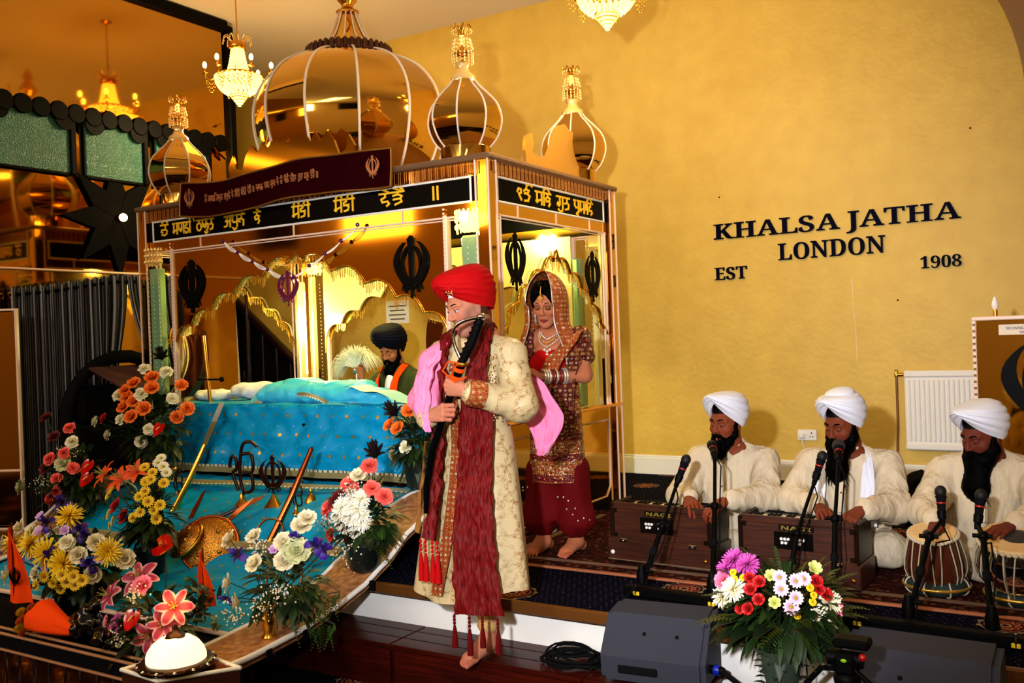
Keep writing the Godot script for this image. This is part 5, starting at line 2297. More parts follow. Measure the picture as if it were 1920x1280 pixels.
func offerings() -> void:
	var t: Node3D
	var b: MB
	# two golden scabbards standing up on the ramp
	for q in [[Vector3(-5.10, 0.62, -4.02), Vector3(-4.97, 1.06, -4.20), "slim golden scabbard leaning on the left of the ramp"], [Vector3(-4.06, 0.54, -3.86), Vector3(-3.94, 1.075, -4.12), "long copper-gold scabbard standing upright right of the khanda stand"], [Vector3(-5.40, 0.66, -4.05), Vector3(-5.15, 0.90, -4.10), "short copper scabbard behind the yellow daisies"]]:
		t = thing("scabbard", q[2], "scabbard", q[0], 0.0, "scabbards on the ramp")
		b = MB.new()
		var d: Vector3 = q[1] - q[0]
		b.tube(PackedVector3Array([Vector3.ZERO, d * 0.5 + Vector3(0.012, 0, 0), d * 0.97, d]), [0.021, 0.020, 0.014, 0.004], 10)
		put("sheath", b, M.brass if q[0].x < -4.5 else M.copper, t)
		b = MB.new().at(Vector3.ZERO, along(Vector3.ZERO, d))
		b.lathe([Vector2(0.024, -0.005), Vector2(0.026, 0.01), Vector2(0.022, 0.03)], 12)
		put("collar", b, M.brass, t)
		if q[0].x < -5.0 and q[0].x > -5.2:
			b = MB.new()
			b.tube(PackedVector3Array([Vector3(0, -0.01, 0.01), Vector3(0.05, -0.03, 0.02), Vector3(0.07, -0.09, 0.03), Vector3(0.03, -0.14, 0.03)]), 0.008, 8)
			put("knuckle_guard", b, M.chrome, t)
	# bare blades
	for q in [[Vector3(-4.85, 0.60, -3.95), Vector3(-4.76, 0.80, -4.0), 0.03, "short bronze-coloured blade standing behind the shields"], [Vector3(-4.55, 0.52, -3.80), Vector3(-4.30, 0.78, -3.98), 0.032, "broad bronze-coloured blade crossing behind the round shield"]]:
		t = thing("blade", q[3], "blade", q[0], 0.0, "bare blades among the shields")
		b = MB.new().at(Vector3.ZERO, along(q[0], q[1]))
		b.add(sword_mesh((q[1] - q[0]).length(), q[2], 0.01), Transform3D.IDENTITY)
		put("steel", b, M.copper, t)
		b = MB.new().at(Vector3.ZERO, along(q[0], q[1]))
		b.box(Vector3(0, -0.04, 0), Vector3(0.022, 0.08, 0.02), 0.006)
		put("grip", b, M.matt_black, t)
	t = thing("spear", "spear with a dark red shaft lying across the ramp", "spear", Vector3(-4.85, 0.47, -3.62))
	b = MB.new()
	b.bar(Vector3.ZERO, Vector3(0.36, 0.22, -0.42), 0.011, 8)
	put("shaft", b, mat("red_lacquer", Color(0.25, 0.02, 0.02), 0.25), t)
	b = MB.new().at(Vector3(0.36, 0.22, -0.42), along(Vector3.ZERO, Vector3(0.36, 0.22, -0.42)))
	b.add(sword_mesh(0.16, 0.032, 0.0), Transform3D.IDENTITY)
	put("head", b, M.copper, t)
	# round shields
	for q in [[Vector3(-4.38, 0.545, -3.70), 0.165, Vector3(0.75, 0.50, 0.95), "large round copper-gold shield leaning on its edge"], [Vector3(-4.50, 0.585, -3.62), 0.115, Vector3(-0.15, 0.75, 0.8), "smaller rimmed gold shield with a hammered face"]]:
		t = thing("round_shield", q[3], "shield", q[0], 0.0, "round shields on the ramp")
		var bs := along(Vector3.ZERO, q[2], Vector3.RIGHT)
		b = MB.new().at(Vector3.ZERO, bs)
		var r: float = q[1]
		b.lathe([Vector2(r * 0.96, -0.03), Vector2(r, -0.025), Vector2(r * 0.97, -0.012), Vector2(r * 0.75, 0.008), Vector2(r * 0.4, 0.024), Vector2(0.001, 0.03)], 40)
		var m: StandardMaterial3D = mat("hammered", Color(0.80, 0.54, 0.20), 0.16, 1.0) if not M.has("hammered") else M.hammered
		if m.normal_texture == null:
			m.normal_enabled = true
			m.normal_texture = noise_tex(0.12, 61, Color.BLACK, Color.WHITE, 256, 2, true, 3.0)
			tri(m, 5.0)
		put("disc", b, m, t)
		b = MB.new().at(Vector3.ZERO, bs)
		var ring := PackedVector3Array()
		for k in 33:
			ring.append(Vector3(cos(TAU * k / 32) * r, -0.018, sin(TAU * k / 32) * r))
		b.tube(ring, 0.010, 8, false)
		put("rim", b, M.copper if r > 0.13 else M.brass, t)
		b = MB.new().at(Vector3.ZERO, bs)
		for k in 4:
			var a := TAU * k / 4 + 0.4
			b.ball(Vector3(cos(a) * r * 0.5, 0.02, sin(a) * r * 0.5), Vector3(0.014, 0.010, 0.014), 8, 6)
		put("boss", b, M.brass, t)
	# thin ring leaning behind the white roses, and another lower right
	for q in [[Vector3(-4.05, 0.60, -3.86), 0.085, "copper-coloured steel ring leaning in the middle of the ramp"], [Vector3(-3.63, 0.46, -3.55), 0.10, "copper-coloured steel ring leaning near the marbled board"]]:
		b = MB.new()
		var ring := PackedVector3Array()
		for k in 37:
			ring.append(Vector3(cos(TAU * k / 36) * q[1], sin(TAU * k / 36) * q[1], 0))
		b.tube(ring, 0.009, 8, false, 0.6)
		var o := put("steel_ring", b, M.copper)
		o.position = q[0]
		o.rotation = Vector3(-0.4, 0.35, 0)
		tag(o, q[2], "ring", "steel rings on the ramp")
	# emblem stands
	var ek := [[0.06, 0.66, 0.16, 0.92, 0.34, 0.88, 0.36, 0.62, 0.2, 0.5, 0.42, 0.06], [0.56, 0.98, 1.0, 0.98, 1.04, 0.56, 0.62, 0.54], [0.98, 0.54, 1.04, 0.14, 0.82, 0.02, 0.6, 0.1, 0.5, 0.5, 0.56, 0.98, 0.70, 1.26, 1.0, 1.30, 1.26, 1.18]]
	for q in [[Vector3(-4.60, 0.67, -4.16), 0.25, 0.085, "tall bronze ek onkar emblem on a brass foot, left of the khanda stand"], [Vector3(-4.07, 0.665, -4.10), 0.12, 0.05, "small bronze ek onkar emblem on a brass foot, right of the scabbard"], [Vector3(-5.27, 0.68, -4.20), 0.12, 0.04, "small bronze ek onkar emblem beside the left scabbard"]]:
		t = thing("emblem_stand", q[3], "emblem", q[0], 0.30, "emblem stands on the ramp")
		b = MB.new()
		var k: float = q[1]
		for sk in ek:
			var p := PackedVector3Array()
			for j in range(0, sk.size(), 2):
				p.append(Vector3((sk[j] - 0.55) * k * 0.66, q[2] + sk[j + 1] * k * 1.0, 0))
			var cv := Curve3D.new()
			for j in p.size():
				var tn := (p[mini(j + 1, p.size() - 1)] - p[maxi(j - 1, 0)]) * 0.17
				cv.add_point(p[j], -tn, tn)
			cv.bake_interval = 0.012
			b.tube(cv.get_baked_points(), k * 0.045, 8)
		b.bar(Vector3(0.02 * k, q[2] - 0.01, 0), Vector3(0.1 * k, q[2] + 0.06 * k, 0), k * 0.05, 8)
		put("emblem", b, M.bronze, t)
		b = MB.new()
		b.lathe([Vector2(k * 0.22, 0.0), Vector2(k * 0.20, 0.008), Vector2(k * 0.08, q[2] * 0.5), Vector2(k * 0.05, q[2])], 20)
		put("foot", b, M.brass, t)
	t = thing("khanda_stand", "bronze khanda emblem on a conical brass foot, centre of the ramp", "emblem", Vector3(-4.34, 0.675, -4.18), 0.30, "emblem stands on the ramp")
	khanda("emblem", t, Vector3(0, 0.20, 0), Vector2(0.19, 0.26), 0, M.bronze)
	b = MB.new()
	b.lathe([Vector2(0.062, 0.0), Vector2(0.06, 0.008), Vector2(0.03, 0.045), Vector2(0.008, 0.085)], 24)
	put("foot", b, M.brass, t)
	for q in [[Vector3(-4.12, 0.69, -4.28), "small brass bowl bell at the back of the ramp"]]:
		t = thing("brass_bell", q[1], "bell", q[0])
		b = MB.new()
		b.lathe([Vector2(0.04, 0), Vector2(0.042, 0.012), Vector2(0.03, 0.04), Vector2(0.022, 0.06), Vector2(0.006, 0.075)], 18)
		put("body", b, M.brass, t)
		b = MB.new()
		b.lathe([Vector2(0.006, 0.07), Vector2(0.014, 0.085), Vector2(0.006, 0.10)], 10)
		put("knob", b, M.brass, t)
	# black plastic bag and orange-wrapped bouquet on the deck
	b = MB.new()
	var s := SDF.new(0.009)
	s.wob = 0.022
	s.wobf = 16.0
	for q in [[Vector3(-0.12, 0.05, 0), 0.055], [Vector3(0, 0.075, 0.0), 0.075], [Vector3(0.13, 0.05, 0.02), 0.055], [Vector3(0.24, 0.035, 0.03), 0.035], [Vector3(0.02, 0.15, -0.02), 0.04]]:
		s.e(q[0], Vector3(q[1], q[1] * 0.85, q[1]), 0.03)
	s.build(b)
	var bag := put("plastic_bag", b, mat("bin_liner", Color(0.012, 0.012, 0.016), 0.12))
	bag.position = Vector3(-4.06, 0.305, -2.69)
	bag.scale = Vector3(1.1, 1.15, 1.0)
	tag(bag, "crumpled shiny black plastic bag on the deck behind the railing", "bag")




# ---------------------------------------------------------------- people
func ypr(yaw: float, pitch: float, roll := 0.0) -> Basis:  # degrees; pitch > 0 looks down
	return Basis(Vector3.UP, deg_to_rad(yaw)) * Basis(Vector3.RIGHT, deg_to_rad(pitch)) * Basis(Vector3.BACK, deg_to_rad(roll))


func add_head(b: MB, T: Transform3D, o: Dictionary) -> void:
	var skin: Color = o.skin
	var lip: Color = o.get("lip", lin(0.62, 0.28, 0.25))
	var slim: float = o.get("slim", 1.0)
	var s := SDF.new(0.0042)
	s.e(Vector3(0, 0.035, -0.012), Vector3(0.075, 0.100, 0.096), 0.02)
	s.e(Vector3(0, -0.02, 0.034), Vector3(0.060 * slim, 0.09, 0.060), 0.03)
	for q in [-1.0, 1.0]:
		s.b(Vector3(q * 0.050 * slim, -0.048, 0.012), Vector3(q * 0.020, -0.099, 0.062), 0.020, 0.018, 0.03)
		s.e(Vector3(q * 0.042 * slim, -0.022, 0.064), Vector3(0.022, 0.018, 0.018), 0.025)
		s.b(Vector3(q * 0.046, 0.030, 0.073), Vector3(q * 0.010, 0.030, 0.088), 0.010, 0.010, 0.02)
		s.b(Vector3(q * 0.072, -0.03, -0.005), Vector3(q * 0.074, 0.012, -0.012), 0.008, 0.012, 0.01)
	s.e(Vector3(0, -0.102, 0.074), Vector3(0.022 * slim, 0.020, 0.019), 0.02)
	s.b(Vector3(0, 0.024, 0.089), Vector3(0, -0.022, 0.113), 0.0075, 0.0115 * slim, 0.012)
	for q in [-1.0, 1.0]:
		s.e(Vector3(q * 0.012 * slim, -0.027, 0.102), Vector3(0.0085, 0.0075, 0.010), 0.008)
		s.cut(Vector3(q * 0.031, 0.008, 0.098), Vector3(0.019, 0.0115, 0.016), 0.014)
		s.b(Vector3(q * 0.021, -0.064, 0.087), Vector3(0, -0.0600, 0.0985), 0.0045, 0.0058, 0.008)
		s.b(Vector3(q * 0.018, -0.0690, 0.088), Vector3(0, -0.0735, 0.0965), 0.0045, 0.0068, 0.008)
	s.b(Vector3(0, -0.05, -0.02), Vector3(0, -0.21, -0.05), o.get("neck", 0.054), o.get("neck", 0.054) * 1.05, 0.03)
	b.xf = T
	var cap = o.get("cap")
	var stub: float = o.get("stubble", 0.0)
	var hair: Color = o.get("haircol", lin(0.02, 0.015, 0.013))
	var hairline: float = o.get("hairline", 9.0)
	s.build(b, func(p: Vector3, _n: Vector3) -> Color:
		var k := skin
		k = k.lerp(Color(k.r * 1.12, k.g * 0.80, k.b * 0.75), clampf(1.0 - Vector2(absf(p.x) - 0.04, p.y + 0.028).length() / 0.028, 0, 1) * 0.6)
		if p.z > 0.078 and absf(p.x) < 0.024 and p.y < -0.054 and p.y > -0.082:
			var e := 1.0 - Vector2(p.x / 0.0235, (p.y + 0.067) / 0.0125).length()
			k = k.lerp(lip, clampf(e * 5.0, 0, 1))
			if absf(p.y + 0.0665 + absf(p.x) * 0.05) < 0.0016:
				k = k.lerp(Color(0.05, 0.01, 0.01), 0.7)
		if stub > 0:
			var jw := smoothstep(-0.036, -0.056, p.y) * smoothstep(-0.15, -0.12, p.y) * smoothstep(0.008, 0.017, absf(p.y + 0.068) + absf(p.x) * 0.3)
			var sd := smoothstep(0.048, 0.066, absf(p.x)) * smoothstep(0.02, -0.01, p.y) * smoothstep(-0.14, -0.10, p.y) * smoothstep(-0.03, -0.01, p.z)
			k = k.lerp(Color(0.09, 0.065, 0.055), stub * maxf(jw, sd))
		if o.has("nape") and p.z < -0.008 and p.y > -0.055 and absf(p.x) < 0.078:
			k = k.lerp(hair, 0.85)
		if cap != null and p.y > 0.068 and p.z > 0.0:
			k = cap
		if p.y > hairline + absf(p.x) * -0.55 and p.z > -0.06 or hairline < 5 and p.z < -0.02 and p.y > -0.05:
			k = hair
		return k)
	b.home()


func add_eyes(parent: Node3D, T: Transform3D, o: Dictionary) -> void:
	var lidc: Color = o.get("lid", o.skin)
	var open_: float = o.get("open", -5.0)     # elevation of the upper lid's edge, degrees
	for q in [-1.0, 1.0]:
		var c := Vector3(q * 0.031, 0.007, 0.0815)
		var b := MB.new()
		var ek: float = o.get("eye", 1.0)
		b.xf = T * Transform3D(Basis.IDENTITY, c) * Transform3D(Basis.IDENTITY.scaled(Vector3.ONE * ek), Vector3.ZERO) * Transform3D(Basis.IDENTITY, -c)
		var g: Vector3 = (o.get("gaze", Vector3(0, -0.2, 1)) as Vector3).normalized()
		b.ink(lin(0.66, 0.63, 0.60)).ball(c, Vector3(0.0122, 0.0122, 0.0122), 16, 12)
		b.ink(o.get("iris", lin(0.10, 0.05, 0.03))).ball(c + g * 0.0085, Vector3(0.0068, 0.0068, 0.0050), 12, 8)
		b.ink(lin(0.01, 0.01, 0.01)).ball(c + g * 0.0112, Vector3(0.0032, 0.0032, 0.0026), 8, 6)
		var e := put("eye", b, M.gloss, parent)
		var exf := b.xf
		b = MB.new()
		b.xf = exf
		var rows := []
		for i in 8:
			var el := deg_to_rad(lerpf(open_, 92.0, i / 7.0))
			var row := PackedVector3Array()
			for j in 15:
				var az := deg_to_rad(lerpf(-95, 95, j / 14.0))
				row.append(c + Vector3(sin(az) * cos(el), sin(el), cos(az) * cos(el)) * 0.0139)
			rows.append(row)
		b.ink(lidc).grid(rows)
		b.ink(lin(0.01, 0.008, 0.008)).tube(rows[0], 0.0013 * ek * ek, 5)
		put("eyelid", b, M.skin, e)
		b = MB.new()
		b.xf = T
		var th: float = o.get("brow", 0.0038)
		b.ink(o.get("haircol", lin(0.02, 0.015, 0.013)))
		b.tube(PackedVector3Array([Vector3(q * 0.011, 0.030, 0.0975), Vector3(q * 0.024, 0.036, 0.0955), Vector3(q * 0.038, 0.037, 0.0885), Vector3(q * 0.050, 0.030, 0.0775)]), [th * 0.9, th * 1.15, th, th * 0.4], 6, true, 0.8)
		put("eyebrow", b, M.hair, parent)


func turban(o: Dictionary) -> MB:
	var b := MB.new()
	var rows := []
	var n := 72
	var m := 26
	var R: Vector2 = o.get("r", Vector2(0.118, 0.135))     # half width, half depth at the bulge
	var yt: float = o.get("top", 0.185)
	var yf: float = o.get("front", 0.098)
	var ys: float = o.get("side", 0.012)
	var yb: float = o.get("back", -0.045)
	var folds: float = o.get("folds", 6.0)
	for i in m + 1:
		var v := float(i) / m
		var row := PackedVector3Array()
		for j in n:
			var a := TAU * j / n
			var ca := cos(a)
			var sa := sin(a)
			var aa := (a if a < PI else TAU - a) / 1.75
			var rim := ys + (yf - ys) * pow(maxf(0.0, 1.0 - aa), 1.15) + (yb - ys) * pow(maxf(0, -ca), 1.2)
			var r0 := Vector2(0.083, 0.107)
			var e := minf(1.0, v / 0.42)
			var rr := r0.lerp(R, sin(e * PI / 2))
			if v > 0.35:
				var t := (v - 0.35) / 0.65
				rr *= sqrt(maxf(0.0, 1.0 - pow(t, 2.6)))
			var y := lerpf(rim, yt, sin(v * PI / 2) * 0.55 + v * 0.45)
			var ph := v * folds + 1.5 * pow(absf(a if a < PI else TAU - a) / PI, 1.0) + (0.35 if a < PI else 0.0)
			var d := 0.0045 * (1.0 - 2.0 * pow(absf(cos(ph * PI)), 9.0)) * sin(minf(1.0, v * 4.0) * PI / 2) * (1.0 - pow(v, 4.0))
			var front := exp(-pow((a if a < PI else a - TAU) / 0.30, 2.0))
			d += o.get("peak", 0.010) * front * exp(-pow((v - 0.55) / 0.28, 2.0))
			d -= 0.006 * exp(-pow((a if a < PI else a - TAU) / 0.05, 2.0)) * (1.0 - v)
			y += o.get("tilt", 0.022) * ca * v * (1.0 - v) * 2.6
			row.append(Vector3(sa * (rr.x + d), y, ca * (rr.y + d) - 0.012))
		rows.append(row)
	b.grid(rows, true)
	# inside of the rim
	var inner := PackedVector3Array()
	for v in rows[0]:
		inner.append(Vector3(v.x * 0.86, v.y + 0.012, v.z * 0.86))
	b.grid([inner, rows[0]], true)
	return b


func add_hand(b: MB, wrist: Vector3, yd: Vector3, dorsal: Vector3, side: float, curl: Array, thumb := 0.5, skin := Color.WHITE, k := 1.0) -> void:
	var y := yd.normalized()
	var z := (dorsal - y * dorsal.dot(y)).normalized()
	var T := Transform3D(Basis(y.cross(z), y, z).scaled_local(Vector3(k, k, k)), wrist)
	var s := SDF.new(0.0032)
	s.b(Vector3(0, -0.03, 0), Vector3(0, 0.01, 0), 0.023, 0.022, 0.012, 0.75, Vector3.BACK)
	var kn := [Vector3(0.029, 0.086, 0.002), Vector3(0.009, 0.091, 0.005), Vector3(-0.011, 0.088, 0.003), Vector3(-0.028, 0.078, -0.001)]
	var ln := [[0.042, 0.025, 0.020], [0.046, 0.029, 0.021], [0.043, 0.027, 0.020], [0.034, 0.021, 0.017]]
	for i in 4:
		var p: Vector3 = kn[i]
		p.x *= side
		s.b(Vector3(side * (0.014 - 0.009 * i), 0.012, 0), p, 0.0135, 0.0105, 0.012)
		var a := 0.0
		var r := [0.0098, 0.0088, 0.0080, 0.0068]
		if i == 3:
			r = [0.0088, 0.0078, 0.0070, 0.0060]
		for q in 3:
			a += float(curl[i]) * [1.0, 1.15, 0.8][q]
			var e: Vector3 = p + Vector3(side * (0.10 - 0.07 * i) * 0.5 * cos(a), cos(a), -sin(a)).normalized() * ln[i][q]
			s.b(p, e, r[q], r[q + 1], 0.004)
			p = e
	var t0 := Vector3(side * 0.022, 0.022, -0.006)
	var t1 := t0 + Vector3(side * lerpf(0.030, 0.016, thumb), 0.030, -0.012 - 0.012 * thumb)
	var t2 := t1 + Vector3(side * lerpf(0.018, -0.008, thumb), 0.026, -0.008 - 0.012 * thumb)
	var t3 := t2 + Vector3(side * lerpf(0.008, -0.014, thumb), 0.020, -0.004 - 0.008 * thumb)
	s.b(t0, t1, 0.0145, 0.0115, 0.012)
	s.b(t1, t2, 0.0112, 0.0095, 0.005)
	s.b(t2, t3, 0.0095, 0.0072, 0.004)
	b.xf = T
	s.build(b, func(p: Vector3, _n: Vector3) -> Color:
		return skin.lerp(Color(skin.r * 1.1, skin.g * 0.72, skin.b * 0.68), clampf((p.y - 0.07) * 8.0, 0, 0.45)))
	b.home()


func add_foot(b: MB, ankle: Vector3, fwd: Vector3, side: float, skin: Color) -> void:  # ankle 0.09 above the sole
	var z := fwd.normalized()
	var T := Transform3D(Basis(Vector3.UP.cross(z), Vector3.UP, z), ankle - Vector3(0, 0.09, 0))
	var s := SDF.new(0.004)
	s.b(Vector3(0, 0.16, -0.005), Vector3(0, 0.075, 0.0), 0.037, 0.036, 0.03)
	s.b(Vector3(0, 0.032, -0.045), Vector3(side * -0.008, 0.045, 0.02), 0.031, 0.034, 0.03)
	s.b(Vector3(0, 0.062, 0.02), Vector3(side * 0.006, 0.028, 0.125), 0.034, 0.024, 0.03, 1.35, Vector3.RIGHT)
	s.b(Vector3(side * -0.012, 0.026, 0.06), Vector3(side * -0.022, 0.022, 0.125), 0.024, 0.021, 0.03)
	var xs := [0.028, 0.009, -0.008, -0.023, -0.036]
	var zl := [0.186, 0.182, 0.174, 0.163, 0.150]
	for i in 5:
		var x: float = xs[i] * side
		var r := 0.0125 if i == 0 else 0.0088 - 0.0006 * i
		s.b(Vector3(x * 0.95, 0.024, 0.118), Vector3(x * 1.05, 0.020, lerpf(0.118, zl[i], 0.6)), r * 1.05, r * 0.95, 0.006)
		s.b(Vector3(x * 1.05, 0.020, lerpf(0.118, zl[i], 0.6)), Vector3(x * 1.08, r + 0.001, zl[i]), r, r * 0.9, 0.003)
	b.xf = T
	s.build(b, func(p: Vector3, _n: Vector3) -> Color:
		return skin.lerp(Color(skin.r * 1.1, skin.g * 0.66, skin.b * 0.62), clampf((p.z - 0.11) * 9.0, 0, 0.5)))
	b.home()


func beard(T: Transform3D, len_: float, wide: float, cut := false) -> MB:
	var b := MB.new()
	b.ink(lin(0.012, 0.010, 0.010))
	var s := SDF.new(0.0052)
	s.wob = 0.006
	s.wobf = 110.0
	s.wobs = Vector3(1.0, 0.22, 1.0)
	for q in [-1.0, 1.0]:
		s.path(PackedVector3Array([Vector3(q * 0.070, 0.005, 0.012), Vector3(q * 0.064, -0.055, 0.025), Vector3(q * 0.042, -0.090, 0.055), Vector3(0, -0.108, 0.078)]), [0.013, 0.021 * wide, 0.029 * wide, 0.028 * wide], 0.02)
		s.path(PackedVector3Array([Vector3(q * 0.002, -0.048, 0.107), Vector3(q * 0.022, -0.056, 0.097), Vector3(q * 0.040, -0.074, 0.082), Vector3(q * 0.054, -0.076, 0.074) if cut else Vector3(q * 0.048, -0.095, 0.07)]), [0.007, 0.009, 0.008, 0.003 if cut else 0.012], 0.008)
	s.b(Vector3(0, -0.086, 0.087), Vector3(0, -0.125, 0.085), 0.018, 0.032 * wide, 0.02)
	s.b(Vector3(-0.012, -0.052, 0.098), Vector3(0.012, -0.052, 0.098), 0.010, 0.010, 0.008)
	if len_ > 0.02:
		var mid := Vector3(0.004, -0.12 - len_ * 0.6, 0.085 + len_ * 0.28)
		s.b(Vector3(0, -0.12, 0.076), mid, 0.046 * wide, 0.048 * wide, 0.03, 0.7, Vector3.BACK)
		s.b(mid, Vector3(0.008, -0.125 - len_, 0.085 + len_ * 0.42), 0.046 * wide, 0.020, 0.03, 0.7, Vector3.BACK)
	b.xf = T
	s.build(b)
	# loose strands
	var g := RandomNumberGenerator.new()
	g.seed = 77
	for k in 90:
		var a := g.randf_range(-1.2, 1.2)
		var dn := g.randf_range(0.2, 0.95)
		var p := Vector3(sin(a) * 0.05 * wide * (1.15 - 0.4 * dn), -0.11 - len_ * dn, 0.075 + cos(a) * 0.03 + len_ * 0.36 * dn)
		b.tube(PackedVector3Array([p, p + Vector3(sin(a) * 0.012, -0.03, 0.006), p + Vector3(sin(a) * 0.016 + g.randf_range(-0.01, 0.01), -0.05 - 0.02 * g.randf(), 0.004)]), [0.0022, 0.0016, 0.0004], 4, false)
	b.home()
	return b


func drape(path: PackedVector3Array, wd: PackedVector3Array, n: int, amp: float, crinkle: float, seed_ := 1) -> MB:  # a cloth strip along a path, wd = half-width vectors
	var b := MB.new()
	var ns := FastNoiseLite.new()
	ns.seed = seed_
	ns.frequency = 7.0
	var c := Curve3D.new()
	for i in path.size():
		var t := (path[mini(i + 1, path.size() - 1)] - path[maxi(i - 1, 0)]) * 0.18
		c.add_point(path[i], -t, t)
	c.bake_interval = 0.02
	var L := c.get_baked_length()
	var m := int(L / 0.016) + 2
	var front := []
	var back := []
	for i in m:
		var f := float(i) / (m - 1)
		var p := c.sample_baked(f * L)
		var t := (c.sample_baked(minf(f * L + 0.01, L)) - c.sample_baked(maxf(f * L - 0.01, 0))).normalized()
		var k := f * (wd.size() - 1)
		var w := wd[int(k)].lerp(wd[mini(int(k) + 1, wd.size() - 1)], k - int(k))
		var nn := w.cross(t).normalized()
		var r1 := PackedVector3Array()
		var r2 := PackedVector3Array()
		for j in n:
			var u := float(j) / (n - 1) * 2.0 - 1.0
			var d := amp * sin(u * 9.0 + ns.get_noise_2d(f * L, 3.0) * 4.0 + seed_) * (0.5 + 0.5 * sin(u * 4.0 + 1.0)) + crinkle * ns.get_noise_2d(u * 2.2, f * L * 1.2 + seed_)
			var q := p + w * u + nn * d
			r1.append(q)
			r2.append(q - nn * 0.005)
		front.append(r1)
		back.append(r2)
	b.grid(front, false, true)
	b.grid(back)
	return b


func tassel(b: MB, p: Vector3, l: float) -> void:
	b.bar(p, p - Vector3(0, l * 0.3, 0), 0.003, 5)
	for k in 3:
		b.ball(p - Vector3(0, l * (0.08 + 0.1 * k), 0), Vector3(0.008, 0.008, 0.008), 6, 5)
	b.at(p - Vector3(0, l, 0))
	b.lathe([Vector2(0.013, 0), Vector2(0.013, l * 0.2), Vector2(0.009, l * 0.5), Vector2(0.005, l * 0.66)], 12, true, 0.15, 6)
	b.home()


func people() -> void:
	groom()
	bride()
	attendant()
	musicians()


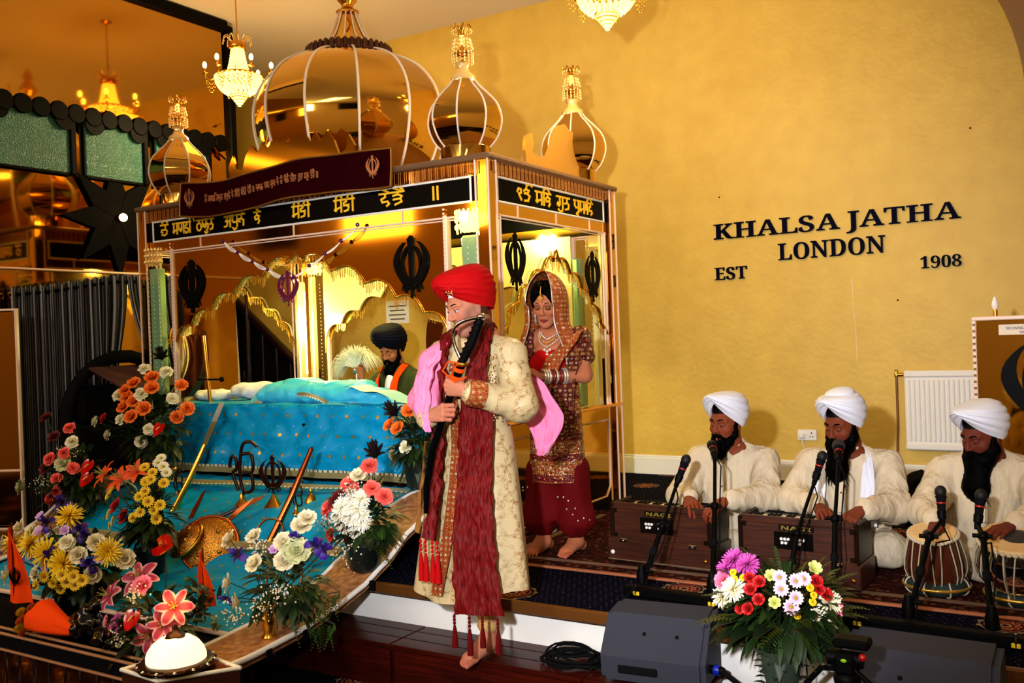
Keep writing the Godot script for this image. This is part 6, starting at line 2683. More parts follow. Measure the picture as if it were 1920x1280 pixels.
func groom() -> void:
	var skin := lin(0.68, 0.43, 0.33)
	var t := thing("person", "barefoot man in cream brocade coat and red turban holding a sword", "person", Vector3(-2.42, 0.22, -3.60))
	var H := Transform3D(ypr(-24, 17, 4), Vector3(0.015, 1.610, 0.035))
	var b := MB.new()
	var fo := {"skin": skin, "cap": lin(0.9, 0.9, 0.9), "stubble": 0.42, "nape": 1, "lip": lin(0.70, 0.30, 0.28), "lid": skin, "open": 14.0, "gaze": Vector3(-0.12, -0.22, 1), "iris": lin(0.16, 0.22, 0.30), "haircol": lin(0.10, 0.06, 0.04), "neck": 0.058}
	add_head(b, H, fo)
	add_hand(b, Vector3(0.135, 1.238, 0.262), Vector3(-1, 0.22, 0.10), Vector3(0.10, -0.25, 1), 1.0, [1.05, 1.1, 1.15, 1.2], 0.85, skin, 1.05)
	add_hand(b, Vector3(-0.055, 1.125, 0.262), Vector3(0.95, 0.25, 0.25), Vector3(-0.35, 0.2, 1), -1.0, [1.05, 1.1, 1.15, 1.2], 0.8, skin, 1.05)
	add_foot(b, Vector3(0.045, 0.09, 0.02), Vector3(-0.12, 0, 1), 1.0, skin)
	var s := SDF.new(0.016)
	s.b(Vector3(0, 1.36, -0.01), Vector3(0, 0.95, 0), 0.13, 0.14, 0.05, 0.7)
	for q in [-1.0, 1.0]:
		s.b(Vector3(q * 0.09, 0.92, 0), Vector3(q * 0.08, 0.5, 0.0), 0.08, 0.06, 0.04)
	s.b(Vector3(0.08, 0.5, 0.0), Vector3(0.05, 0.12, 0.02), 0.06, 0.035, 0.04)
	s.b(Vector3(-0.08, 0.5, 0.0), Vector3(-0.07, 0.32, -0.2), 0.06, 0.035, 0.04)
	for p in [[Vector3(0.19, 1.38, -0.02), Vector3(0.29, 1.16, 0.05), Vector3(0.13, 1.235, 0.25)], [Vector3(-0.17, 1.38, -0.02), Vector3(-0.20, 1.13, 0.10), Vector3(-0.06, 1.12, 0.25)]]:
		s.path(PackedVector3Array(p), [0.05, 0.042, 0.028], 0.03)
	b.ink(skin)
	s.build(b)
	put("body", b, M.skin, t)
	add_eyes(t, H, fo)
	b = turban({"r": Vector2(0.126, 0.146), "top": 0.192, "front": 0.106, "side": -0.012, "back": -0.05, "folds": 8.0, "peak": 0.002, "tilt": 0.0})
	var tb := put("turban", b, M.red_cloth, t)
	tb.transform = H
	b = MB.new()
	var g := RandomNumberGenerator.new()
	g.seed = 4
	for k in 34:
		var f := g.randf()
		var a := 0.62 + g.randf_range(-0.13, 0.13)
		var rr := Vector2(0.127, 0.152) * (1.0 - 0.55 * pow(f, 2.4))
		b.ball(Vector3(sin(a) * rr.x, lerpf(0.078, 0.172, f), cos(a) * rr.y - 0.006), Vector3(0.003, 0.003, 0.003) * g.randf_range(0.5, 1.2), 5, 4)
	put("sequin", b, M.crystal, tb)
	# coat: torso and sleeves, then the flared skirt
	b = MB.new()
	s = SDF.new(0.011)
	s.wob = 0.007
	s.wobf = 11.0
	s.b(Vector3(0, 1.34, -0.012), Vector3(0, 0.98, 0.0), 0.165, 0.170, 0.05, 0.74)
	for q in [-1.0, 1.0]:
		s.b(Vector3(q * 0.06, 1.42, -0.03), Vector3(q * 0.185, 1.385, -0.025), 0.060, 0.072, 0.05)
	s.b(Vector3(0, 1.43, -0.03), Vector3(0, 1.475, -0.025), 0.075, 0.066, 0.03)
	s.path(PackedVector3Array([Vector3(0.195, 1.38, -0.02), Vector3(0.280, 1.165, 0.045), Vector3(0.155, 1.228, 0.235)]), [0.074, 0.074, 0.055], 0.04)
	s.path(PackedVector3Array([Vector3(-0.165, 1.38, -0.02), Vector3(-0.195, 1.14, 0.09), Vector3(-0.09, 1.118, 0.235)]), [0.070, 0.062, 0.052], 0.04)
	s.build(b)
	var coat := put("coat", b, M.brocade, t)
	b = MB.new()
	var rows := []
	for i in 30:
		var f := i / 29.0
		var row := PackedVector3Array()
		for j in 72:
			var a := -TAU * j / 72
			var rx := lerpf(0.180, 0.292, pow(f, 0.8))
			var rz := lerpf(0.135, 0.205, pow(f, 0.8))
			var fold := 1.0 + 0.06 * f * sin(a * 5.0 + 0.6) + 0.03 * f * sin(a * 11.0)
			row.append(Vector3(cos(a) * rx * fold - 0.02 * f, lerpf(1.06, 0.315 + 0.03 * sin(a * 2.0 + 1.0), f), sin(a) * rz * fold + 0.03 * f))
		rows.append(row)
	rows.reverse()
	b.grid(rows, true)
	put("coat_skirt", b, M.brocade, coat)
	# jewelled edge down the front, cuff and collar trims
	b = drape(PackedVector3Array([Vector3(-0.035, 1.44, 0.055), Vector3(-0.02, 1.25, 0.140), Vector3(0.0, 0.98, 0.152), Vector3(0.0, 0.65, 0.225), Vector3(-0.06, 0.33, 0.262)]), PackedVector3Array([Vector3(0.022, 0, 0), Vector3(0.03, 0, 0)]), 5, 0.0, 0.002)
	put("front_trim", b, M.jewel_trim, coat)
	b = MB.new().at(Vector3(0.168, 1.224, 0.222), along(Vector3(0.168, 1.224, 0.222), Vector3(0.128, 1.240, 0.272)))
	b.lathe([Vector2(0.060, -0.03), Vector2(0.061, 0.0), Vector2(0.060, 0.045), Vector2(0.050, 0.046)], 24)
	put("cuff", b, M.jewel_trim, coat)
	b = MB.new().at(Vector3(0, 1.452, -0.024))
	b.lathe([Vector2(0.080, 0), Vector2(0.074, 0.05), Vector2(0.066, 0.052)], 28)
	put("collar", b, M.jewel_trim, coat)
	b = MB.new()
	for k in 70:
		var f := k / 69.0
		var p := Vector3(lerpf(0.145, 0.20, f), lerpf(1.40, 1.10, f), lerpf(0.085, 0.125, f)) + Vector3(g.randf_range(-0.025, 0.025), 0, g.randf_range(-0.004, 0.012))
		b.ball(p, Vector3(0.004, 0.004, 0.004), 5, 4)
	put("beadwork", b, M.crystal, coat)
	# trouser leg, rucked at the ankle
	b = MB.new()
	var pr := []
	for k in 20:
		var f := k / 19.0
		pr.append(Vector2(lerpf(0.044, 0.085, f) + (0.006 * sin(k * 1.7) if k < 13 else 0.0), lerpf(0.125, 0.46, f)))
	b.at(Vector3(0.045, 0, 0.015)).lathe(pr, 20)
	put("trouser_leg", b, mat("trouser", Color(0.72, 0.56, 0.32), 0.6), t)
	# red crinkled stole: broad band and narrow band, with tassels
	b = drape(PackedVector3Array([Vector3(0.035, 1.50, -0.10), Vector3(0.095, 1.52, -0.03), Vector3(0.115, 1.455, 0.075), Vector3(0.115, 1.28, 0.145), Vector3(0.12, 1.08, 0.160), Vector3(0.12, 0.85, 0.195), Vector3(0.135, 0.55, 0.24), Vector3(0.165, 0.27, 0.262)]), PackedVector3Array([Vector3(0.03, 0, 0.05), Vector3(0.055, -0.02, 0.03), Vector3(0.075, 0.0, -0.02), Vector3(0.085, 0, -0.015), Vector3(0.10, 0, -0.02), Vector3(0.11, 0.004, -0.02)]), 30, 0.010, 0.035, 3)
	var st := put("stole_band", b, M.stole, t)
	b = MB.new()
	for x in [0.06, 0.13, 0.19, 0.26]:
		tassel(b, Vector3(x, 0.275, 0.282 - (x - 0.165) * 0.18), 0.155 + 0.02 * sin(x * 60.0))
	stuff(put("tassel_fringe", b, M.wine_cloth, st))
	b = drape(PackedVector3Array([Vector3(-0.02, 1.50, -0.10), Vector3(-0.080, 1.51, -0.02), Vector3(-0.095, 1.44, 0.078), Vector3(-0.09, 1.22, 0.150), Vector3(-0.07, 1.0, 0.185), Vector3(-0.065, 0.75, 0.245), Vector3(-0.075, 0.58, 0.275)]), PackedVector3Array([Vector3(0.03, 0, -0.05), Vector3(0.05, 0.02, 0.03), Vector3(0.05, 0, 0.02), Vector3(0.045, 0, 0.03), Vector3(0.05, 0, 0.02)]), 22, 0.010, 0.030, 5)
	st = put("stole_band", b, M.stole, t)
	b = MB.new()
	for x in [-0.125, -0.095, -0.055, -0.025]:
		tassel(b, Vector3(x, 0.585, 0.285 + (x + 0.075) * 0.1), 0.19)
	stuff(put("tassel_fringe", b, M.red_cloth, st))
	b = drape(PackedVector3Array([Vector3(-0.15, 1.0, 0.175), Vector3(-0.155, 0.78, 0.215), Vector3(-0.17, 0.60, 0.24)]), PackedVector3Array([Vector3(0.02, 0, 0.03), Vector3(0.035, 0, 0.03)]), 10, 0.004, 0.01, 9)
	put("gold_lining", b, mat("gold_tissue", Color(0.72, 0.50, 0.24), 0.35, 0.4), t)
	# pink cloth over the right shoulder and arm, and trailing behind to the bride
	b = MB.new()
	s = SDF.new(0.011)
	s.wob = 0.012
	s.wobf = 9.0
	s.path(PackedVector3Array([Vector3(-0.10, 1.43, 0.04), Vector3(-0.160, 1.36, 0.06), Vector3(-0.185, 1.19, 0.13), Vector3(-0.11, 1.14, 0.21)]), [0.045, 0.070, 0.066, 0.056], 0.04)
	s.b(Vector3(-0.15, 1.33, 0.09), Vector3(-0.13, 1.18, 0.19), 0.06, 0.05, 0.05)
	s.build(b)
	var pk := put("pink_scarf", b, M.pink_cloth, t)
	b = drape(PackedVector3Array([Vector3(-0.10, 1.41, 0.12), Vector3(-0.13, 1.28, 0.20), Vector3(-0.085, 1.14, 0.27), Vector3(-0.055, 1.06, 0.28)]), PackedVector3Array([Vector3(0.02, 0, 0.01), Vector3(0.06, 0, 0.02), Vector3(0.045, 0, 0.01), Vector3(0.012, 0, 0)]), 16, 0.010, 0.02, 11)
	put("hanging_fold", b, M.pink_cloth, pk)
	b = drape(PackedVector3Array([Vector3(0.02, 1.40, -0.16), Vector3(0.14, 1.20, -0.22), Vector3(0.235, 1.05, -0.25), Vector3(0.225, 0.90, -0.22)]), PackedVector3Array([Vector3(0.05, 0.02, 0), Vector3(0.12, 0.0, -0.05), Vector3(0.085, 0, -0.06), Vector3(0.02, 0, 0)]), 18, 0.012, 0.03, 12)
	put("trailing_end", b, M.pink_cloth, pk)
	# sword in its scabbard
	var w := thing("sword", "sheathed curved sword with black grip and chrome guard, held by the groom", "sword", Vector3(-2.42, 0.22, -3.60))
	var a := Vector3(0.225, 1.545, 0.262)
	var e := Vector3(0.125, 1.366, 0.264)
	b = MB.new()
	b.tube(PackedVector3Array([a, a.lerp(e, 0.5) + Vector3(0.008, 0, 0), e]), [0.019, 0.022, 0.018], 12)
	put("grip", b, M.black, w)
	b = MB.new()
	for k in 7:
		var q := a.lerp(e, 0.1 + 0.125 * k)
		b.at(q, along(a, e)).lathe([Vector2(0.021, -0.004), Vector2(0.0245, 0.0), Vector2(0.021, 0.004)], 12)
	put("grip_wire", b, M.gloss_black, w)
	b = MB.new()
	var gp := PackedVector3Array()
	for k in 15:
		var f := k / 14.0
		gp.append(a.lerp(e, f) + Vector3(-0.075 * sin(PI * f), 0.045 * sin(PI * f) + 0.012 * (1.0 - f), 0.02 * sin(PI * f)))
	b.tube(gp, 0.0085, 10)
	b.ball(a + Vector3(0.006, 0.012, 0), Vector3(0.022, 0.016, 0.022), 12, 8)
	put("knuckle_guard", b, M.chrome, w)
	b = MB.new()
	b.ball(e + Vector3(-0.006, -0.01, 0), Vector3(0.036, 0.013, 0.028), 14, 8)
	put("cross_guard", b, M.brass, w)
	b = MB.new()
	b.tube(PackedVector3Array([e, Vector3(0.062, 1.255, 0.246), Vector3(0.005, 1.13, 0.248), Vector3(-0.045, 0.98, 0.27), Vector3(-0.075, 0.82, 0.285), Vector3(-0.08, 0.70, 0.29)]), [0.023, 0.020, 0.020, 0.019, 0.017, 0.012], 12, true, 0.8)
	put("scabbard", b, M.gloss_black, w)
	b = MB.new()
	for q in [[Vector3(0.105, 1.335, 0.262), 0.025], [Vector3(0.085, 1.30, 0.256), 0.024]]:
		b.at(q[0], along(Vector3(0.062, 1.255, 0.246), e)).lathe([Vector2(q[1], -0.008), Vector2(q[1] * 1.08, 0), Vector2(q[1], 0.008)], 14)
	b.home()
	b.tube(PackedVector3Array([Vector3(0.128, 1.36, 0.28), Vector3(0.08, 1.37, 0.30), Vector3(0.045, 1.33, 0.30), Vector3(0.10, 1.28, 0.29), Vector3(0.155, 1.30, 0.28)]), 0.004, 6)
	put("orange_cord", b, M.orange_cloth, w)


func bride() -> void:
	var skin := lin(0.66, 0.40, 0.27)
	var t := thing("person", "woman in jewelled red and gold wedding dress and veil, eyes lowered", "person", Vector3(-2.60, 0.44, -4.72))
	var s: SDF
	var H := Transform3D(ypr(9, 19, -3).scaled(Vector3(1.0, 0.98, 1.0)), Vector3(-0.012, 1.425, 0.04))
	var b := MB.new()
	var fo := {"skin": skin, "slim": 0.93, "eye": 1.18, "lip": lin(0.52, 0.20, 0.18), "lid": lin(0.46, 0.27, 0.14), "open": -34.0, "gaze": Vector3(0, -0.7, 1), "brow": 0.0026, "haircol": lin(0.025, 0.014, 0.010), "hairline": 0.088, "neck": 0.042}
	add_head(b, H, fo)
	add_hand(b, Vector3(0.035, 1.022, 0.245), Vector3(-1, 0.08, 0.25), Vector3(0.2, 0.3, 1), 1.0, [0.5, 0.55, 0.6, 0.65], 0.6, skin, 0.88)
	add_hand(b, Vector3(-0.20, 1.0, 0.20), Vector3(0.6, 0.05, 0.7), Vector3(-0.5, 0.3, 1), -1.0, [0.5, 0.55, 0.6, 0.65], 0.6, skin, 0.88)
	add_foot(b, Vector3(0.095, 0.09, -0.02), Vector3(-0.05, 0, 1), 1.0, skin)
	add_foot(b, Vector3(-0.10, 0.09, 0.02), Vector3(-0.05, 0, 1), -1.0, skin)
	s = SDF.new(0.013)
	s.b(Vector3(0, 1.20, -0.02), Vector3(0, 1.14, 0.0), 0.115, 0.12, 0.05, 0.62)
	for q in [-1.0, 1.0]:
		s.b(Vector3(q * 0.05, 1.27, -0.03), Vector3(q * 0.15, 1.23, -0.02), 0.035, 0.048, 0.04)
		s.b(Vector3(q * 0.07, 0.85, 0), Vector3(q * 0.09, 0.12, 0.0), 0.07, 0.036, 0.03)
	s.b(Vector3(0, 1.15, 0), Vector3(0, 0.86, 0.0), 0.10, 0.11, 0.04, 0.7)
	s.path(PackedVector3Array([Vector3(0.165, 1.22, -0.02), Vector3(0.205, 1.015, 0.03), Vector3(0.055, 1.020, 0.235)]), [0.046, 0.040, 0.025], 0.03)
	s.path(PackedVector3Array([Vector3(-0.165, 1.22, -0.02), Vector3(-0.22, 1.0, 0.02), Vector3(-0.20, 1.0, 0.18)]), [0.045, 0.038, 0.026], 0.03)
	b.ink(skin)
	s.build(b)
	put("body", b, M.skin, t)
	add_eyes(t, H, fo)
	b = MB.new()
	b.xf = H
	b.ink(lin(0.025, 0.014, 0.010))
	s = SDF.new(0.006)
	s.wob = 0.003
	s.wobf = 60.0
	for q in [-1.0, 1.0]:
		s.e(Vector3(q * 0.036, 0.066, 0.012), Vector3(0.050, 0.080, 0.088), 0.01)
		s.e(Vector3(q * 0.068, 0.025, 0.0), Vector3(0.020, 0.065, 0.055), 0.02)
	s.e(Vector3(0, 0.03, -0.05), Vector3(0.085, 0.10, 0.085), 0.03)
	s.cut(Vector3(0, 0.005, 0.10), Vector3(0.056, 0.088, 0.055), 0.01)
	s.build(b)
	b.home()
	put("hair", b, M.hair, t)
	# head jewel, earrings, necklace
	b = MB.new()
	b.xf = H
	b.tube(PackedVector3Array([Vector3(0, 0.132, 0.075), Vector3(0, 0.108, 0.094), Vector3(0, 0.085, 0.099)]), 0.0028, 5)
	b.extr(PackedVector2Array([Vector2(-0.014, 0.062), Vector2(0.014, 0.062), Vector2(0.011, 0.076), Vector2(0, 0.086), Vector2(-0.011, 0.076)]), 0.204)
	for k in 3:
		b.ball(Vector3(0, 0.056 - 0.009 * k, 0.101), Vector3(0.0042, 0.0042, 0.0042), 6, 5)
	put("head_jewel", b, M.gold_jewel, t)
	for q in [-1.0, 1.0]:
		b = MB.new()
		b.xf = H
		for k in 8:
			b.ball(Vector3(q * 0.081, -0.035 - 0.011 * k, 0.004), Vector3(0.007, 0.006, 0.007) * (1.0 if k % 3 else 1.5), 6, 5)
		put("earring", b, M.silver_jewel, t)
	for k in 3:
		b = MB.new()
		var p := PackedVector3Array()
		for j in 25:
			var a := PI * (j / 24.0) * 1.25 - PI * 0.125
			p.append(Vector3(-cos(a) * (0.066 + 0.008 * k), 1.245 + 0.028 * absf(cos(a)) - 0.022 * k * sin(a) - 0.02 * sin(a), 0.012 + sin(a) * (0.064 + 0.006 * k)))
		for v in p:
			b.ball(v, Vector3(0.006, 0.006, 0.006), 6, 4)
		b.tube(p, 0.003, 5)
		if k == 2:
			for v in [Vector3(0, 1.155, 0.086), Vector3(-0.018, 1.165, 0.085), Vector3(0.018, 1.165, 0.085), Vector3(0, 1.138, 0.088)]:
				b.ball(v, Vector3(0.011, 0.009, 0.006), 8, 6)
		put("necklace", b, M.gold_jewel if k == 1 else M.silver_jewel, t)
	# red bodice, tunic with banded work, gathered trousers
	b = MB.new()
	s = SDF.new(0.011)
	s.b(Vector3(0, 1.085, -0.005), Vector3(0, 0.92, 0.0), 0.137, 0.140, 0.05, 0.72)
	for q in [-1.0, 1.0]:
		s.e(Vector3(q * 0.06, 1.09, 0.075), Vector3(0.06, 0.055, 0.045), 0.04)
	s.build(b)
	put("bodice", b, M.red_cloth, t)
	for q in [-1.0, 1.0]:
		b = MB.new()
		s = SDF.new(0.011)
		s.wob = 0.004
		s.wobf = 14.0
		s.b(Vector3(q * 0.160, 1.235, -0.02), Vector3(q * 0.192, 1.125, -0.005), 0.062, 0.060, 0.03)
		s.build(b)
		put("sleeve", b, M.jewel_red, t)
	b = MB.new()
	var rows := []
	for i in 26:
		var f := i / 25.0
		var row := PackedVector3Array()
		for j in 64:
			var a := -TAU * j / 64
			var rx := 0.150 + 0.022 * f
			var rz := 0.118 + 0.022 * f
			var fo2 := 1.0 + 0.03 * f * sin(a * 6.0)
			row.append(Vector3(cos(a) * rx * fo2, lerpf(0.96, 0.415, f), sin(a) * rz * fo2 + 0.01))
		rows.append(row)
	rows.reverse()
	b.grid(rows, true)
	put("tunic", b, M.tunic, t)
	b = MB.new()
	s = SDF.new(0.012)
	s.wob = 0.02
	s.wobf = 7.0
	s.wobs = Vector3(1, 0.35, 1)
	for q in [[0.085, -0.02, 0.0], [-0.095, 0.0, -0.02]]:
		s.b(Vector3(q[0] * 0.9, 0.46, 0), Vector3(q[0] * 1.25, 0.20, q[1] + 0.02), 0.115, 0.105, 0.05)
		s.b(Vector3(q[0] * 1.25, 0.20, q[1] + 0.02), Vector3(q[0] * 1.05, 0.125, q[1]), 0.10, 0.045, 0.05)
	s.build(b)
	var sal := put("gathered_trousers", b, M.wine_cloth, t)
	b = MB.new()
	var g := RandomNumberGenerator.new()
	g.seed = 9
	for k in 26:
		var q: float = 0.105 if k % 2 else -0.115
		var a := g.randf_range(0.2, 2.9)
		var y := g.randf_range(0.16, 0.40)
		b.ball(Vector3(q + cos(a) * 0.116, y, sin(a) * 0.118), Vector3(0.006, 0.006, 0.004), 6, 4)
	for q in [0.09, -0.10]:
		for k in 22:
			var a := TAU * k / 22
			b.ball(Vector3(q + cos(a) * 0.052, 0.112, sin(a) * 0.052 - 0.01), Vector3(0.008, 0.010, 0.008), 6, 4)
	put("mirror_work", b, M.silver_jewel, sal)
	# veil over the head, falling over the shoulders
	b = MB.new()
	rows = []
	for i in 30:
		var f := i / 29.0
		var row := PackedVector3Array()
		for j in 45:
			var a := lerpf(-2.36, 2.36, j / 44.0)     # from her right front round the back to her left front
			var open_a := PI - absf(a)
			var p: Vector3
			if f < 0.45:
				var e := f / 0.45 * PI / 2.0
				var r := sin(e)
				p = H.origin + Vector3(sin(a) * 0.125 * r, 0.178 * cos(e) + 0.012, -cos(a) * (0.150 if absf(a) < 1.57 else 0.118) * r - 0.008)
				p.z += 0.035 * (1.0 - r * 0.3) * (1.0 if true else 0.0)
				p.y -= 0.012 * r * maxf(0.0, -cos(a))
			else:
				var d := (f - 0.45) / 0.55
				var w := lerpf(0.125, 0.215, smoothstep(0.25, 0.9, d))
				var wz := lerpf(0.125, 0.125, d)
				p = H.origin + Vector3(sin(a) * w, 0.012 - 0.36 * d, -cos(a) * wz * (1.0 if absf(a) < 1.57 else 0.75) + 0.017 - 0.02 * d)
				p.x *= 1.0 + 0.03 * sin(a * 9.0 + d * 4.0)
				p.z += 0.014 * sin(a * 11.0)
			row.append(p)
		rows.append(row)
	b.grid(rows)
	var inner := []
	for r in rows:
		var q := PackedVector3Array()
		for v in r:
			q.append(v + (H.origin + Vector3(0, -0.1, 0) - v).normalized() * 0.006)
		inner.append(q)
	b.grid(inner, false, true)
	var veil := put("veil", b, M.jewel_trim, t)
	b = MB.new()
	for e in [0, 44]:
		var p := PackedVector3Array()
		for r in rows.slice(4):
			p.append(r[e])
		b.tube(p, 0.0035, 6)
	put("veil_edging", b, M.silver_jewel, veil)
	b = MB.new()
	b.add(drape(PackedVector3Array([Vector3(0.185, 1.26, 0.035), Vector3(0.14, 1.18, 0.13), Vector3(0.06, 1.05, 0.175), Vector3(0.00, 0.93, 0.175), Vector3(-0.04, 0.80, 0.17)]), PackedVector3Array([Vector3(0.06, 0.02, 0.02), Vector3(0.075, 0.03, -0.01), Vector3(0.075, 0.04, 0), Vector3(0.07, 0.03, 0)]), 18, 0.008, 0.014, 6), Transform3D.IDENTITY)
	put("veil_end", b, M.jewel_trim, veil)
	b = drape(PackedVector3Array([Vector3(0.20, 1.20, 0.04), Vector3(0.16, 1.06, 0.11), Vector3(0.13, 0.93, 0.14), Vector3(0.12, 0.70, 0.15)]), PackedVector3Array([Vector3(0.03, 0.01, -0.02), Vector3(0.05, 0.02, -0.03), Vector3(0.05, 0, -0.03)]), 14, 0.006, 0.012, 8)
	put("veil_end", b, M.jewel_red, veil)
	# bangles
	var wr := Vector3(0.052, 1.020, 0.238)
	var el := Vector3(0.205, 1.015, 0.03)
	for k in 10:
		var q := wr.lerp(el, 0.02 + 0.056 * k)
		b = MB.new().at(q, along(wr, el))
		var r := 0.036 + 0.0006 * k
		b.lathe([Vector2(r, -0.005), Vector2(r + 0.004, 0), Vector2(r, 0.005)] if k > 2 and k < 8 else [Vector2(r, -0.006), Vector2(r + 0.006, -0.003), Vector2(r + 0.006, 0.003), Vector2(r, 0.006)], 22, false, 0.03, 11)
		put("bangle", b, M.silver_jewel if k < 3 or k > 7 or k == 5 else M.red_bangle, t)


func attendant() -> void:
	var skin := lin(0.58, 0.36, 0.23)
	var t := thing("person", "attendant in navy turban, orange scarf and green coat behind the covered book", "person", Vector3(-4.78, 0.49, -6.0))
	var H := Transform3D(ypr(4, 22), Vector3(-0.01, 1.12, 0.04))
	var b := MB.new()
	var fo := {"skin": skin, "cap": lin(0.02, 0.02, 0.1), "open": -25.0, "gaze": Vector3(0, -0.6, 1)}
	add_head(b, H, fo)
	add_hand(b, Vector3(-0.15, 0.905, 0.26), Vector3(-0.1, 1, 0.1), Vector3(0.2, -0.1, 1), -1.0, [1.1, 1.1, 1.15, 1.2], 0.8, skin)
	var s := SDF.new(0.018)
	s.b(Vector3(0, 0.86, -0.02), Vector3(0, 0.1, -0.02), 0.14, 0.16, 0.04, 0.7)
	s.b(Vector3(-0.3, 0.1, 0.2), Vector3(0.3, 0.1, 0.2), 0.09, 0.09, 0.1)
	b.ink(skin)
	s.build(b)
	put("body", b, M.skin, t)
	add_eyes(t, H, fo)
	put("beard", beard(H, 0.05, 0.9, true), M.hair, t)
	var tb := put("turban", turban({"r": Vector2(0.140, 0.150), "top": 0.225, "front": 0.075, "side": 0.0, "back": -0.06, "folds": 8.0, "peak": 0.0}), M.navy_cloth, t)
	tb.transform = H
	b = MB.new()
	s = SDF.new(0.014)
	s.wob = 0.01
	s.wobf = 8.0
	s.b(Vector3(0, 0.86, -0.03), Vector3(0, 0.35, -0.01), 0.165, 0.19, 0.05, 0.74)
	for q in [-1.0, 1.0]:
		s.b(Vector3(q * 0.07, 0.93, -0.04), Vector3(q * 0.20, 0.87, -0.03), 0.06, 0.075, 0.05)
	s.path(PackedVector3Array([Vector3(0.21, 0.86, -0.02), Vector3(0.28, 0.60, 0.06), Vector3(0.12, 0.55, 0.22)]), [0.078, 0.074, 0.055], 0.04)
	s.path(PackedVector3Array([Vector3(-0.21, 0.86, -0.02), Vector3(-0.27, 0.66, 0.10), Vector3(-0.155, 0.86, 0.24)]), [0.078, 0.070, 0.050], 0.04)
	s.build(b)
	put("coat", b, M.green_cloth, t)
	b = MB.new()
	b.xf = Transform3D(Basis.IDENTITY, Vector3(0, 0.80, 0.085))
	b.ball(Vector3.ZERO, Vector3(0.05, 0.14, 0.04), 14, 10)
	put("shirt", b, M.cloth_white, t)
	for q in [-1.0, 1.0]:
		b = drape(PackedVector3Array([Vector3(q * 0.03, 0.985, -0.08), Vector3(q * 0.090, 1.0, 0.0), Vector3(q * 0.095, 0.91, 0.115), Vector3(q * 0.080, 0.75, 0.165), Vector3(q * 0.080, 0.50, 0.18)]), PackedVector3Array([Vector3(0.01, 0, q * -0.05), Vector3(0.035, q * -0.02, 0.03), Vector3(0.045, 0, q * -0.015), Vector3(0.045, 0, q * -0.01)]), 14, 0.004, 0.006, 3)
		put("scarf_end", b, M.orange_cloth, t)
	# fly whisk of white hair with a silver handle
	var w := thing("fly_whisk", "white hair fly whisk with a silver handle, raised by the attendant", "whisk", Vector3(-4.97, 1.42, -5.74))
	b = MB.new()
	b.bar(Vector3(0, -0.12, 0), Vector3(-0.01, 0.03, 0), 0.012, 10)
	b.ball(Vector3(-0.012, 0.045, 0), Vector3(0.032, 0.034, 0.032), 12, 8)
	put("handle", b, M.chrome, w)
	b = MB.new()
	var g := RandomNumberGenerator.new()
	g.seed = 2
	for k in 620:
		var a := g.randf_range(-1.5, 1.1)
		var l := g.randf_range(0.15, 0.27)
		var d := Vector3(sin(a) * 0.9, cos(a) * 0.8, g.randf_range(-0.3, 0.3))
		b.tube(PackedVector3Array([Vector3(-0.012, 0.06, 0), Vector3(-0.012, 0.06, 0) + d * l * 0.5 + Vector3(0, 0.02, 0), Vector3(-0.012, 0.06, 0) + d * l * 0.85, Vector3(-0.012, 0.05, 0) + d * l + Vector3(sin(a) * 0.03, -0.05 * absf(sin(a)) * 2.0, 0)]), [0.0025, 0.003, 0.002, 0.0006], 3, false)
	stuff(put("white_hair", b, mat("whisk_hair", Color(0.93, 0.92, 0.80), 0.6), w))


